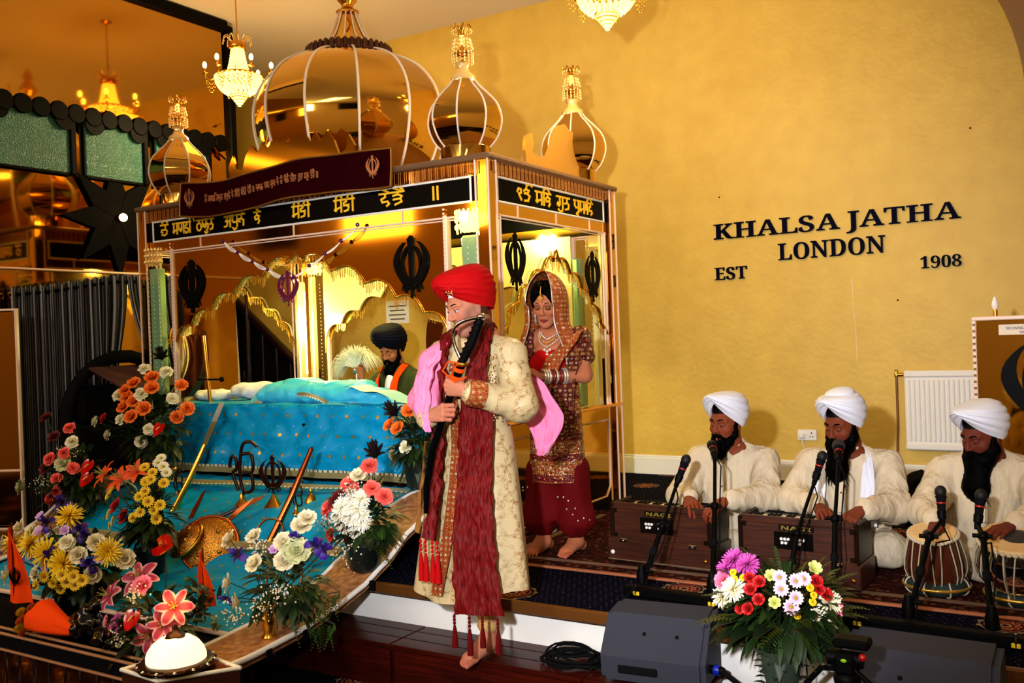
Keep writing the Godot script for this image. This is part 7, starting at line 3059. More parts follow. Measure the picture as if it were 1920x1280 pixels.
func musicians() -> void:
	var dark := lin(0.38, 0.18, 0.115)
	# base, head offset, yaw, pitch, beard length, beard width, trimmed, [left shoulder, elbow, wrist], [right ...], label
	var q := [
		{"p": Vector3(-1.70, 0.447, -5.10), "h": Vector3(-0.005, 0.715, 0.05), "yaw": -17.0, "pitch": 6.0, "bl": 0.03, "bw": 0.82, "trim": true, "scarf": false, "skin": lin(0.48, 0.23, 0.14),
			"L": [Vector3(0.19, 0.50, 0.0), Vector3(0.235, 0.33, 0.16), Vector3(0.105, 0.355, 0.43)], "R": [Vector3(-0.185, 0.49, 0.0), Vector3(-0.235, 0.32, 0.17), Vector3(-0.125, 0.340, 0.36)],
			"label": "singer in white turban with trimmed beard playing the left harmonium"},
		{"p": Vector3(-1.07, 0.447, -5.10), "h": Vector3(-0.01, 0.715, 0.05), "yaw": -22.0, "pitch": 14.0, "bl": 0.14, "bw": 1.2, "trim": false, "scarf": true, "skin": lin(0.42, 0.20, 0.13),
			"L": [Vector3(0.20, 0.51, 0.0), Vector3(0.245, 0.32, 0.17), Vector3(0.145, 0.350, 0.42)], "R": [Vector3(-0.195, 0.50, 0.0), Vector3(-0.245, 0.33, 0.17), Vector3(-0.075, 0.342, 0.36)],
			"label": "middle singer in white turban and long white scarf at the right harmonium"},
		{"p": Vector3(-0.42, 0.447, -5.08), "h": Vector3(-0.005, 0.675, 0.05), "yaw": -36.0, "pitch": 17.0, "bl": 0.165, "bw": 1.36, "trim": false, "scarf": false, "skin": dark,
			"L": [Vector3(0.20, 0.48, 0.0), Vector3(0.26, 0.35, 0.22), Vector3(0.13, 0.325, 0.43)], "R": [Vector3(-0.20, 0.46, 0.0), Vector3(-0.25, 0.32, 0.20), Vector3(-0.185, 0.315, 0.40)],
			"label": "drummer in white turban with long wide black beard behind the tabla drums"},
	]
	for d in q:
		var t := thing("person", d.label, "person", d.p)
		var H := Transform3D(ypr(d.yaw, d.pitch), d.h)
		var b := MB.new()
		var fo := {"skin": d.skin, "cap": lin(0.02, 0.02, 0.03), "open": -18.0, "gaze": Vector3(0, -0.6, 1), "brow": 0.0045, "neck": 0.056}
		add_head(b, H, fo)
		var lw: Vector3 = d.L[2]
		var rw: Vector3 = d.R[2]
		if d.p.x < -0.6:
			add_hand(b, lw, Vector3(-0.45, -0.35, 0.7), Vector3(0.0, 0.85, 0.75), 1.0, [0.55, 0.6, 0.65, 0.7], 0.4, d.skin)
			add_hand(b, rw, Vector3(0.45, -0.12, 0.9), Vector3(0, 1, 0.15), -1.0, [0.35, 0.45, 0.4, 0.5], 0.3, d.skin)
		else:
			add_hand(b, lw, Vector3(-0.45, -0.08, 0.8), Vector3(0.1, 1, 0.1), 1.0, [0.25, 0.3, 0.3, 0.35], 0.3, d.skin)
			add_hand(b, rw, Vector3(0.15, -0.35, 0.9), Vector3(0, 1, 0.3), -1.0, [0.25, 0.4, 0.45, 0.5], 0.2, d.skin)
		var s := SDF.new(0.018)
		s.b(Vector3(0, 0.50, -0.01), Vector3(0, 0.12, -0.03), 0.13, 0.15, 0.04, 0.7)
		for e in [-1.0, 1.0]:
			s.b(Vector3(e * 0.10, 0.09, -0.02), Vector3(e * 0.21, 0.11, 0.13), 0.075, 0.055, 0.04)
			s.b(Vector3(e * 0.21, 0.10, 0.13), Vector3(-e * 0.05, 0.06, 0.14), 0.055, 0.04, 0.04)
		for a in [d.L, d.R]:
			s.path(PackedVector3Array(a), [0.045, 0.038, 0.026], 0.03)
		b.ink(d.skin)
		s.build(b)
		put("body", b, M.skin, t)
		add_eyes(t, H, fo)
		put("beard", beard(H, d.bl, d.bw, d.trim), M.hair, t)
		var tb := put("turban", turban({"r": Vector2(0.116, 0.136), "top": 0.178, "front": 0.128, "side": -0.020, "back": -0.03, "folds": 5.0, "peak": 0.014}), M.cloth_white, t)
		tb.transform = H
		if d.scarf:
			b = MB.new()
			b.ball(Vector3(0, 0.165, -0.02), Vector3(0.075, 0.032, 0.085), 18, 10)
			put("top_wrap", b, M.cloth_white, tb)
		# long shirt with sleeves
		b = MB.new()
		s = SDF.new(0.0115)
		s.wob = 0.013
		s.wobf = 11.0
		s.wobs = Vector3(1.3, 0.42, 1.1)
		s.b(Vector3(0, 0.44, -0.02), Vector3(0, 0.10, 0.0), 0.165, 0.215, 0.06, 0.78)
		for e in [-1.0, 1.0]:
			s.b(Vector3(e * 0.06, 0.545, -0.03), Vector3(e * 0.185, 0.495, -0.02), 0.055, 0.074, 0.05)
		s.b(Vector3(0, 0.54, -0.03), Vector3(0, 0.60, -0.015), 0.072, 0.060, 0.03)
		for a in [d.L, d.R]:
			var w: Vector3 = a[2]
			s.path(PackedVector3Array([a[0], a[1], w.lerp(a[1], 0.12)]), [0.078, 0.078, 0.052], 0.04)
		s.build(b)
		var kurta := put("shirt", b, M.kurta, t)
		b = drape(PackedVector3Array([Vector3(-0.005, 0.565, 0.062), Vector3(-0.01, 0.45, 0.128), Vector3(-0.012, 0.28, 0.168)]), PackedVector3Array([Vector3(0.016, 0, 0), Vector3(0.016, 0, 0)]), 5, 0.0, 0.002)
		put("placket", b, M.kurta, kurta)
		b = MB.new()
		for k in 3:
			b.ball(Vector3(-0.008, 0.50 - 0.06 * k, 0.112 + 0.022 * k), Vector3(0.005, 0.005, 0.003), 8, 5)
		put("button", b, M.copper, kurta)
		b = MB.new()
		s = SDF.new(0.013)
		s.wob = 0.014
		s.wobf = 7.0
		for e in [-1.0, 1.0]:
			s.b(Vector3(e * 0.11, 0.10, -0.02), Vector3(e * 0.215, 0.11, 0.14), 0.10, 0.082, 0.05)
			s.b(Vector3(e * 0.215, 0.105, 0.14), Vector3(-e * 0.02, 0.07, 0.15), 0.082, 0.065, 0.05)
		s.build(b)
		put("trousers", b, M.kurta, t)
		if d.scarf:
			for e in [-1.0, 1.0]:
				b = drape(PackedVector3Array([Vector3(e * 0.03, 0.60, -0.06), Vector3(e * 0.085, 0.59, 0.0), Vector3(e * 0.115, 0.50, 0.085), Vector3(e * 0.12, 0.36, 0.15), Vector3(e * 0.125, 0.22, 0.185)]), PackedVector3Array([Vector3(0.01, 0, e * -0.03), Vector3(0.03, e * -0.01, 0.02), Vector3(0.032, 0, e * -0.012), Vector3(0.04, 0, e * -0.01)]), 10, 0.006, 0.008, 4)
				put("scarf_end", b, M.cloth_white, t)


# ---------------------------------------------------------------- instruments and stage gear
func harmonium(p: Vector3, turn: float, label: String) -> void:
	var t := thing("harmonium", label, "harmonium", p, turn, "harmoniums in front of the singers")
	var b := MB.new()
	b.box(Vector3(0, 0.062, -0.14), Vector3(0.60, 0.115, 0.28), 0.006)
	put("base", b, M.rosewood, t)
	b = MB.new()
	b.box(Vector3(0, 0.008, 0.002), Vector3(0.60, 0.012, 0.008), 0.002)
	put("metal_strip", b, M.chrome, t)
	b = MB.new()
	b.box(Vector3(0, 0.205, -0.145), Vector3(0.545, 0.165, 0.24), 0.006)
	put("body", b, M.rosewood, t)
	b = MB.new()
	b.box(Vector3(0, 0.124, -0.02), Vector3(0.57, 0.012, 0.03), 0.003)
	b.box(Vector3(0, 0.289, -0.035), Vector3(0.56, 0.010, 0.03), 0.003)
	put("moulding", b, M.rosewood, t)
	b = MB.new()
	b.box(Vector3(-0.015, 0.205, -0.023), Vector3(0.19, 0.085, 0.006), 0.002)
	put("stop_plate", b, M.stop_plate, t)
	for k in 10:
		var x: float = [-0.066, -0.049, -0.032, -0.062, -0.044, 0.006, 0.023, 0.040, 0.010, 0.027][k]
		b = MB.new().at(Vector3(x - 0.005, 0.214 if k in [0, 1, 2, 5, 6, 7] else 0.195, -0.020), Basis(Vector3.RIGHT, PI / 2))
		b.lathe([Vector2(0.004, 0), Vector2(0.0075, 0.004), Vector2(0.008, 0.010), Vector2(0.005, 0.013)], 12)
		put("stop_knob", b, M.white, t)
	b = MB.new()
	b.box(Vector3(0.0, 0.267, -0.0235), Vector3(0.17, 0.028, 0.004), 0.001)
	var pl := put("name_plate", b, M.matt_black, t)
	var tm := TextMesh.new()
	var f := SystemFont.new()
	f.font_names = PackedStringArray(["Droid Sans"])
	f.font_weight = 700
	tm.font = f
	tm.font_size = 64
	tm.pixel_size = 0.001
	tm.depth = 0.004
	tm.text = "NAGI"
	var ab := tm.get_aabb()
	var o := put("lettering", tm, mat("dull_gilt", Color(0.50, 0.40, 0.10), 0.4) if not M.has("dull_gilt") else M.dull_gilt, pl)
	o.scale = Vector3(0.145 / ab.size.x, 0.019 / ab.size.y, 0.5)
	o.position = Vector3(0, 0.267, -0.0205) - ab.get_center() * o.scale
	for s in [-1.0, 1.0]:
		b = MB.new()
		b.box(Vector3(s * 0.20, 0.117, 0.003), Vector3(0.045, 0.022, 0.008), 0.003)
		b.ball(Vector3(s * 0.20, 0.117, 0.010), Vector3(0.007, 0.007, 0.006), 8, 5)
		put("latch", b, M.chrome, t)
		for y in [0.14, 0.272]:
			b = MB.new()
			b.box(Vector3(s * 0.262, y, -0.024), Vector3(0.024, 0.024, 0.006), 0.003)
			put("corner_bracket", b, M.brass_dark, t)
		b = MB.new().at(Vector3(s * 0.268, 0.05, 0.003), Basis(Vector3.RIGHT, PI / 2))
		b.lathe([Vector2(0.012, 0), Vector2(0.011, 0.004), Vector2(0.004, 0.007)], 14)
		put("rosette", b, M.white if s < 0 else M.brass, t)
		b = MB.new()
		b.box(Vector3(s * 0.282, 0.215, -0.14), Vector3(0.02, 0.20, 0.25), 0.02)
		put("end_cheek", b, M.dark_wood, t)
	b = MB.new()
	b.box(Vector3(0, 0.30, -0.034), Vector3(0.545, 0.034, 0.018), 0.004)
	put("front_lip", b, M.rosewood, t)
	for k in 22:
		b = MB.new()
		b.box(Vector3(-0.245 + 0.0233 * k, 0.292, -0.115), Vector3(0.0215, 0.014, 0.10), 0.002)
		put("white_key", b, M.ivory, t)
	for k in 21:
		if k % 7 in [2, 6]:
			continue
		b = MB.new()
		b.box(Vector3(-0.233 + 0.0233 * k, 0.302, -0.135), Vector3(0.011, 0.014, 0.06), 0.002)
		put("black_key", b, M.black, t)
	b = MB.new()
	for k in 7:
		b.box(Vector3(0, 0.18, -0.272 - 0.012 * k), Vector3(0.50, 0.21 - 0.018 * (k % 2), 0.012), 0.004)
	put("bellows", b, M.matt_black, t)


func mic(t: Node3D, tip: Vector3, dir: Vector3, k := 1.0, foam := false) -> void:  # tip of the head, body running along dir
	var d := dir.normalized()
	var b := MB.new().at(tip + d * 0.028 * k, along(Vector3.ZERO, d))
	b.ball(Vector3.ZERO, Vector3(0.025, 0.028, 0.025) * k * (1.25 if foam else 1.0), 16, 10)
	put("mic_head", b, M.foam if foam else M.mesh_dark, t)
	b = MB.new().at(tip, along(Vector3.ZERO, d))
	b.lathe([Vector2(0.022, 0.045), Vector2(0.024, 0.050), Vector2(0.020, 0.060), Vector2(0.012, 0.17), Vector2(0.011, 0.175)], 16)
	put("mic_body", b, M.matt_black, t)
	b = MB.new().at(tip, along(Vector3.ZERO, d))
	b.lathe([Vector2(0.0195, 0.075), Vector2(0.021, 0.078), Vector2(0.0195, 0.082)], 16)
	put("red_band", b, M.red_gloss, t)
	b = MB.new().at(tip, along(Vector3.ZERO, d))
	b.lathe([Vector2(0.018, 0.11), Vector2(0.020, 0.115), Vector2(0.018, 0.145)], 14)
	put("mic_clip", b, M.black, t)


func mic_stand(label: String, foot: Vector3, mid: Vector3, tip: Vector3, dir: Vector3, foam := false, base := true) -> void:
	var t := thing("microphone_stand", label, "microphone", foot, 0.0, "microphones on stands")
	var m := mid - foot
	var e := tip - foot
	var b := MB.new()
	b.bar(Vector3.ZERO, m, 0.0125, 10)
	put("pole", b, M.black, t)
	b = MB.new()
	var d := dir.normalized()
	b.bar(m, e + d * 0.15, 0.009, 8)
	put("boom", b, M.black, t)
	b = MB.new()
	b.ball(m, Vector3(0.022, 0.022, 0.022), 10, 8)
	b.bar(m - Vector3(0.04, 0, 0), m + Vector3(0.035, 0, 0), 0.009, 8)
	put("clutch", b, M.black, t)
	b = MB.new().at(m * 0.55, along(Vector3.ZERO, m))
	b.lathe([Vector2(0.0135, -0.02), Vector2(0.018, -0.015), Vector2(0.018, 0.015), Vector2(0.0135, 0.02)], 12)
	put("height_collar", b, M.matt_black, t)
	mic(t, e, d, 1.0, foam)
	b = MB.new()
	b.tube(PackedVector3Array([e + d * 0.17, e + d * 0.2 + Vector3(0.03, -0.03, 0.02), m + Vector3(0.03, -0.02, 0.02), m * 0.6 + Vector3(0.035, -0.01, 0.02), m * 0.3 + Vector3(0.015, 0, 0.015), Vector3(0.03, 0.01, 0.03)]), 0.0035, 6)
	put("mic_cable", b, M.matt_black, t)
	b = MB.new()
	if base:
		b.lathe([Vector2(0.09, 0.0), Vector2(0.088, 0.012), Vector2(0.03, 0.022), Vector2(0.014, 0.045)], 24)
	else:
		b.lathe([Vector2(0.026, 0.0), Vector2(0.026, 0.04), Vector2(0.014, 0.09)], 14)
		b.bar(Vector3(0.012, 0.06, 0), Vector3(0.055, 0.065, 0.0), 0.007, 8)
	put("foot", b, M.black, t)


func tabla(label: String, p: Vector3, prof: Array, m: Material, straps: int) -> void:
	var t := thing("tabla_drum", label, "drum", p, 0.0, "pair of tabla drums")
	var tilt := Basis(Vector3.RIGHT, 0.27)
	var T := Transform3D(tilt, Vector3(0, 0.05, 0))
	var b := MB.new()
	b.xf = T
	b.lathe(prof, 36)
	put("shell", b, m, t)
	var top: Vector2 = prof[-1]
	b = MB.new().at(T * Vector3(0, top.y, 0), tilt)
	b.lathe([Vector2(top.x * 1.0, -0.012), Vector2(top.x * 1.06, 0.0), Vector2(top.x * 1.0, 0.012), Vector2(top.x * 0.95, 0.014), Vector2(0.001, 0.012)], 36)
	put("skin_head", b, M.drum_skin, t)
	b = MB.new().at(T * Vector3(0, top.y, 0), tilt)
	for k in 40:
		var a := TAU * k / 40
		b.ball(Vector3(cos(a) * top.x * 1.05, 0.0, sin(a) * top.x * 1.05), Vector3(0.012, 0.009, 0.012), 6, 5)
	put("braided_hoop", b, M.strap, t)
	b = MB.new().at(T * Vector3(0.0, top.y + 0.013, 0.0 if straps > 16 else 0.02), tilt)
	b.lathe([Vector2(top.x * 0.42, 0), Vector2(top.x * 0.40, 0.002), Vector2(0.001, 0.003)], 28)
	put("black_spot", b, M.tuning_paste, t)
	for k in straps:
		b = MB.new()
		b.xf = T
		var a0 := TAU * k / straps
		var line := PackedVector3Array()
		for j in prof.size():
			var q: Vector2 = prof[prof.size() - 1 - j]
			var f := float(j) / (prof.size() - 1)
			var a := a0 + (0.07 if k % 2 else -0.07) * sin(f * PI / 2.0) * 1.4
			line.append(Vector3(cos(a) * (q.x + 0.005), q.y, sin(a) * (q.x + 0.005)))
		b.tube(line, 0.0065, 5, true, 0.5)
		put("strap", b, M.strap, t)
	var r := thing("drum_cushion", "green velvet ring cushion with gold braid under the %s" % ("wooden tabla" if straps < 17 else "chrome tabla"), "cushion", p, 0.0, "ring cushions under the tabla drums")
	b = MB.new()
	var ring := PackedVector3Array()
	for k in 41:
		ring.append(Vector3(cos(TAU * k / 40) * 0.105, 0.036, sin(TAU * k / 40) * 0.105))
	b.tube(ring, 0.036, 14, false)
	put("velvet_ring", b, M.green_velvet, r)
	b = MB.new()
	ring.clear()
	for k in 41:
		ring.append(Vector3(cos(TAU * k / 40) * 0.142, 0.034, sin(TAU * k / 40) * 0.142))
	b.tube(ring, 0.008, 6, false)
	put("gold_braid", b, M.bead_gold, r)
	for k in 8:
		var a := TAU * (k + 0.3) / 8
		b = MB.new().at(Vector3(cos(a) * 0.105, 0.036, sin(a) * 0.105), Basis(Vector3.UP, -a))
		ring.clear()
		for j in 17:
			ring.append(Vector3(cos(TAU * j / 16) * 0.039, sin(TAU * j / 16) * 0.039, 0.004 * sin(j * 1.3)))
		b.tube(ring, 0.004, 5, false)
		put("white_cord", b, M.strap, r)


func monitor(label: String, p: Vector3, turn: float, k: float) -> void:
	var t := thing("stage_monitor", label, "loudspeaker", p, turn, "stage monitor loudspeakers")
	var prof := PackedVector2Array([Vector2(0.16, 0.02), Vector2(0.17, 0.12), Vector2(0.05, 0.27), Vector2(-0.10, 0.285), Vector2(-0.17, 0.02)])
	var b := MB.new().at(Vector3.ZERO, Basis(Vector3.UP, -PI / 2))
	var q := PackedVector2Array()
	for v in prof:
		q.append(v * k)
	b.extr(q, 0.40 * k)
	put("cabinet", b, M.speaker_grey, t)
	b = MB.new().at(Vector3.ZERO, Basis(Vector3.UP, -PI / 2))
	for v in range(q.size()):
		q[v] = Vector2(0.0, 0.14 * k) + (q[v] - Vector2(0.0, 0.14 * k)) * 0.93
	for s in [-1.0, 1.0]:
		var c := MB.new().at(Vector3(s * 0.208 * k, 0, 0), Basis(Vector3.UP, -PI / 2))
		c.extr(q, 0.03 * k)
		put("end_cap", c, M.speaker_grey, t)
	b = MB.new()
	b.box(Vector3(-0.06, 0.07, 0.166) * k, Vector3(0.17, 0.035, 0.012) * k, 0.006)
	put("handle_recess", b, M.matt_black, t)
	var n := Vector3(0, 0.12, 0.15).normalized()
	for s in [-0.045, 0.095]:
		b = MB.new().at(Vector3(s, 0.205, 0.104) * k + Vector3(0, 0, 0), along(Vector3.ZERO, n))
		b.lathe([Vector2(0.008, 0), Vector2(0.008, 0.003), Vector2(0.003, 0.0035)], 12)
		put("screw", b, M.matt_black, t)


func music() -> void:
	mat("stop_plate", Color(0.05, 0.04, 0.03), 0.15, 0.3)
	mat("brass_dark", Color(0.20, 0.14, 0.08), 0.3, 0.9)
	mat("ivory", Color(0.88, 0.82, 0.68), 0.3)
	mat("foam", Color(0.10, 0.07, 0.055), 0.95)
	mat("mesh_dark", Color(0.03, 0.03, 0.032), 0.6, 0.4)
	mat("red_gloss", Color(0.60, 0.02, 0.02), 0.3)
	mat("drum_skin", Color(0.80, 0.66, 0.45), 0.6)
	mat("strap", Color(0.72, 0.66, 0.54), 0.7)
	mat("tuning_paste", Color(0.13, 0.12, 0.13), 0.7)
	mat("green_velvet", Color(0.0, 0.11, 0.10), 0.8)
	mat("speaker_grey", Color(0.20, 0.205, 0.24), 0.6).metallic_specular = 0.15
	mat("yellow_tape", Color(0.85, 0.72, 0.08), 0.5)
	mat("drum_wood", Color(0.26, 0.10, 0.05), 0.25)
	harmonium(Vector3(-1.952, 0.445, -4.60), -0.05, "dark wooden harmonium with white stops played by the first singer")
	harmonium(Vector3(-1.205, 0.445, -4.51), -0.05, "dark wooden harmonium behind the flower vase, played by the middle singer")
	tabla("wooden tabla with pale lacing and black spot, left of the pair", Vector3(-0.605, 0.445, -4.665), [Vector2(0.098, 0), Vector2(0.118, 0.03), Vector2(0.128, 0.07), Vector2(0.125, 0.12), Vector2(0.112, 0.18), Vector2(0.098, 0.235)], M.drum_wood, 16)
	tabla("chrome bowl tabla with pale lacing at the right edge", Vector3(-0.265, 0.445, -4.63), [Vector2(0.07, 0), Vector2(0.125, 0.03), Vector2(0.165, 0.085), Vector2(0.175, 0.14), Vector2(0.165, 0.20), Vector2(0.148, 0.245)], M.chrome, 20)
	# microphones
	mic_stand("microphone on a slanted black pole in front of the left harmonium", Vector3(-1.795, 0.505, -4.03), Vector3(-1.767, 0.74, -4.23), Vector3(-1.715, 1.06, -4.47), Vector3(-0.25, -0.8, 0.3), false, false)
	mic_stand("microphone on an upright black stand facing the first singer", Vector3(-1.452, 0.505, -4.03), Vector3(-1.545, 0.83, -4.36), Vector3(-1.66, 1.10, -4.66), Vector3(0.35, -0.25, 0.7), false, false)
	mic_stand("microphone on a slanted pole left of the middle singer's beard", Vector3(-1.185, 0.445, -4.24), Vector3(-1.165, 0.72, -4.40), Vector3(-1.10, 1.07, -4.70), Vector3(-0.2, -0.8, 0.3), false)
	mic_stand("foam-headed microphone on an upright stand before the middle singer's mouth", Vector3(-0.965, 0.445, -4.20), Vector3(-0.99, 0.80, -4.40), Vector3(-1.028, 1.115, -4.70), Vector3(0.12, -0.35, 0.6), true)
	mic_stand("black microphone pointing down at the wooden tabla", Vector3(-0.626, 0.505, -4.00), Vector3(-0.575, 0.78, -4.26), Vector3(-0.552, 0.965, -4.47), Vector3(0.05, -0.9, 0.25), false, false)
	mic_stand("black microphone pointing down at the chrome tabla", Vector3(-0.325, 0.505, -3.97), Vector3(-0.37, 0.80, -4.25), Vector3(-0.385, 0.965, -4.43), Vector3(-0.1, -0.9, 0.3), false, false)
	for q in [[Vector3(-1.63, 0.468, -4.03), 0.52, "long black microphone bar with yellow tape behind the left monitor"], [Vector3(-0.53, 0.468, -3.98), 0.80, "long black microphone bar with yellow tape behind the right monitor"]]:
		var t := thing("microphone_bar", q[2], "stand", q[0], -0.06, "black bars that carry the microphone stands")
		var b := MB.new()
		b.box(Vector3.ZERO, Vector3(q[1], 0.045, 0.06), 0.008)
		put("beam", b, M.black, t)
		for s in [-1.0, 1.0]:
			b = MB.new()
			b.box(Vector3(s * q[1] * 0.36, -0.005, 0.032), Vector3(0.032, 0.018, 0.006), 0.002)
			put("tape_tab", b, M.yellow_tape, t)
			b = MB.new()
			b.bar(Vector3(s * q[1] * 0.36, -0.012, 0.03), Vector3(s * q[1] * 0.36, 0.04, 0.03), 0.006, 8)
			put("bolt", b, M.chrome, t)
	monitor("grey wedge stage monitor with a blue plug, on the step left of the vase", Vector3(-1.56, 0.222, -3.69), 0.10, 1.0)
	monitor("grey wedge stage monitor at the lower right behind the tripod", Vector3(-0.50, 0.275, -3.42), -0.02, 1.10)
	var b := MB.new()
	b.box(Vector3(-0.50, 0.144, -3.44), Vector3(0.5, 0.285, 0.4), 0.01)
	var box := put("flight_case", b, M.matt_black)
	tag(box, "black flight case under the right-hand stage monitor", "case")
	# speaker plug and cables
	var t := thing("speaker_cable", "thick black cable with a blue plug running from the left monitor", "cable", Vector3(-1.31, 0.31, -3.62))
	b = MB.new().at(Vector3.ZERO, Basis(Vector3.BACK, -PI / 2))
	b.lathe([Vector2(0.016, -0.04), Vector2(0.018, 0.0), Vector2(0.018, 0.03), Vector2(0.012, 0.045)], 14)
	put("plug", b, M.black, t)
	b = MB.new().at(Vector3.ZERO, Basis(Vector3.BACK, -PI / 2))
	b.lathe([Vector2(0.019, 0.0), Vector2(0.021, 0.004), Vector2(0.021, 0.02), Vector2(0.019, 0.024)], 14)
	put("blue_collar", b, mat("blue_plastic", Color(0.02, 0.12, 0.60), 0.3), t)
	b = MB.new()
	var cv := Curve3D.new()
	for p in [Vector3(0.03, 0, 0), Vector3(0.12, -0.02, 0.06), Vector3(0.20, -0.12, 0.12), Vector3(0.27, -0.14, 0.12), Vector3(0.34, -0.02, 0.08), Vector3(0.45, 0.11, 0.10), Vector3(0.56, 0.14, 0.16), Vector3(0.64, 0.05, 0.2), Vector3(0.66, -0.29, 0.2)]:
		cv.add_point(p, Vector3(-0.04, 0.0, -0.01), Vector3(0.04, 0.0, 0.01))
	b.tube(cv.get_baked_points(), 0.011, 8)
	put("flex", b, M.matt_black, t)
	t = thing("cable_coil", "loose coil of thin black cable lying on the wooden step", "cable", Vector3(-1.965, 0.226, -3.66))
	b = MB.new()
	var g := RandomNumberGenerator.new()
	g.seed = 15
	var pts := PackedVector3Array()
	for k in 200:
		var a := TAU * k / 22.0
		var r := 0.095 + 0.03 * sin(k * 0.21) + 0.012 * sin(k * 0.77)
		pts.append(Vector3(cos(a) * r * 1.25, 0.008 + 0.045 * (0.5 + 0.5 * sin(k * 0.37)) * (0.3 + 0.7 * k / 200.0), sin(a) * r * 0.95))
	b.tube(pts, 0.0055, 6)
	b.tube(PackedVector3Array([pts[199], Vector3(0.13, 0.06, -0.03), Vector3(0.15, 0.24, -0.11), Vector3(0.19, 0.30, -0.3)]), 0.0045, 6)
	put("loops", b, M.matt_black, t)
	# video tripod in the lower right corner
	t = thing("video_tripod", "black video tripod head with a long pan handle, bottom right", "tripod", Vector3(-0.66, 0, -3.02))
	b = MB.new()
	b.box(Vector3(0, 0.625, 0), Vector3(0.075, 0.07, 0.075), 0.016)
	b.box(Vector3(0.02, 0.695, 0), Vector3(0.11, 0.03, 0.07), 0.008)
	b.bar(Vector3(-0.055, 0.64, 0), Vector3(0.05, 0.64, 0), 0.026, 14)
	b.ball(Vector3(0, 0.575, 0), Vector3(0.042, 0.035, 0.042))
	put("pan_head", b, M.black, t)
	b = MB.new()
	b.bar(Vector3(0.035, 0.62, 0.04), Vector3(0.09, 0.59, 0.07), 0.008, 8)
	b.tube(PackedVector3Array([Vector3(0.085, 0.592, 0.068), Vector3(0.10, 0.585, 0.075), Vector3(0.20, 0.545, 0.13), Vector3(0.225, 0.535, 0.14)]), [0.012, 0.019, 0.020, 0.014], 12)
	put("pan_handle", b, M.gloss_black, t)
	b = MB.new()
	b.bar(Vector3(0, 0.36, 0), Vector3(0, 0.56, 0), 0.013, 12)
	put("centre_column", b, M.chrome, t)
	b = MB.new()
	b.box(Vector3(0, 0.50, 0), Vector3(0.075, 0.05, 0.075), 0.014)
	put("crown_block", b, M.black, t)
	for k in 3:
		var a := TAU * k / 3 + 0.5
		b = MB.new()
		b.bar(Vector3(cos(a) * 0.04, 0.50, sin(a) * 0.04), Vector3(cos(a) * 0.30, 0.0, sin(a) * 0.30), 0.014, 8)
		put("leg", b, M.black, t)
	b = MB.new()
	b.ball(Vector3(0.055, 0.66, 0.03), Vector3(0.012, 0.012, 0.012), 8, 6)
	put("red_knob", b, M.red_gloss, t)
	b = MB.new()
	b.ball(Vector3(0, 0.645, 0.039), Vector3(0.010, 0.006, 0.004), 8, 6)
	put("spirit_level", b, mat("lime", Color(0.45, 0.65, 0.05), 0.2), t)
	# dark bag by the wall, framed mirror with khanda at the right edge
	b = MB.new()
	var s := SDF.new(0.013)
	s.wob = 0.03
	s.wobf = 7.0
	s.e(Vector3(0, 0.13, 0), Vector3(0.19, 0.13, 0.13), 0.05)
	s.e(Vector3(-0.02, 0.25, 0), Vector3(0.11, 0.11, 0.09), 0.06)
	s.e(Vector3(0.12, 0.2, 0.02), Vector3(0.10, 0.08, 0.09), 0.05)
	s.build(b)
	var bag := put("shoulder_bag", b, M.matt_black)
	bag.position = Vector3(-0.845, S, -6.1)
	tag(bag, "slumped black bag on the carpet between the middle singer and the drummer", "bag")
	t = thing("framed_mirror", "gold mirror panel with a black khanda and a bulb on top, right edge", "mirror", Vector3(-0.53, S, -5.95), -0.06)
	b = MB.new()
	b.box(Vector3(0.42, 0.63, 0), Vector3(0.82, 1.24, 0.03), 0.003)
	put("glass", b, M.gold_wall, t)
	b = MB.new()
	b.box(Vector3(0.005, 0.63, 0.012), Vector3(0.022, 1.26, 0.04), 0.004)
	b.box(Vector3(0.845, 0.63, 0.012), Vector3(0.022, 1.26, 0.04), 0.004)
	b.box(Vector3(0.425, 1.262, 0.012), Vector3(0.86, 0.022, 0.05), 0.004)
	put("frame", b, M.edging, t)
	b = MB.new()
	for k in 34:
		b.box(Vector3(0.005, 0.04 + 0.036 * k, 0.034), Vector3(0.014, 0.014, 0.006), 0.002)
	stuff(put("studs", b, M.chrome, t))
	b = MB.new()
	b.box(Vector3(0.27, 1.195, 0.018), Vector3(0.28, 0.058, 0.004))
	var lab := put("label_plate", b, mat("label_cream", Color(0.85, 0.78, 0.66), 0.4), t)
	for q in [["THE CENTRAL", 0.165, 1.203, 0.090, 0.014], ["1908", 0.232, 1.180, 0.035, 0.012]]:
		var tm := TextMesh.new()
		var f := SystemFont.new()
		f.font_names = PackedStringArray(["Droid Sans"])
		f.font_weight = 700
		tm.font = f
		tm.font_size = 48
		tm.pixel_size = 0.001
		tm.depth = 0.002
		tm.text = q[0]
		var ab := tm.get_aabb()
		var o := put("lettering", tm, mat("violet_ink", Color(0.12, 0.02, 0.35), 0.5) if not M.has("violet_ink") else M.violet_ink, lab)
		o.scale = Vector3(q[3] / ab.size.x, q[4] / ab.size.y, 0.5)
		o.position = Vector3(q[1] + q[3] / 2, q[2], 0.021) - ab.get_center() * o.scale
	khanda("khanda_emblem", t, Vector3(0.385, 0.88, 0.03), Vector2(0.50, 0.62), 0, M.black)
	b = MB.new().at(Vector3(0.115, 1.273, 0.012))
	b.lathe([Vector2(0.012, 0), Vector2(0.012, 0.035), Vector2(0.009, 0.038)], 12)
	put("bulb_holder", b, M.brass, t)
	b = MB.new().at(Vector3(0.115, 1.31, 0.012))
	b.lathe([Vector2(0.009, 0), Vector2(0.018, 0.02), Vector2(0.017, 0.04), Vector2(0.008, 0.065), Vector2(0.002, 0.075)], 14)
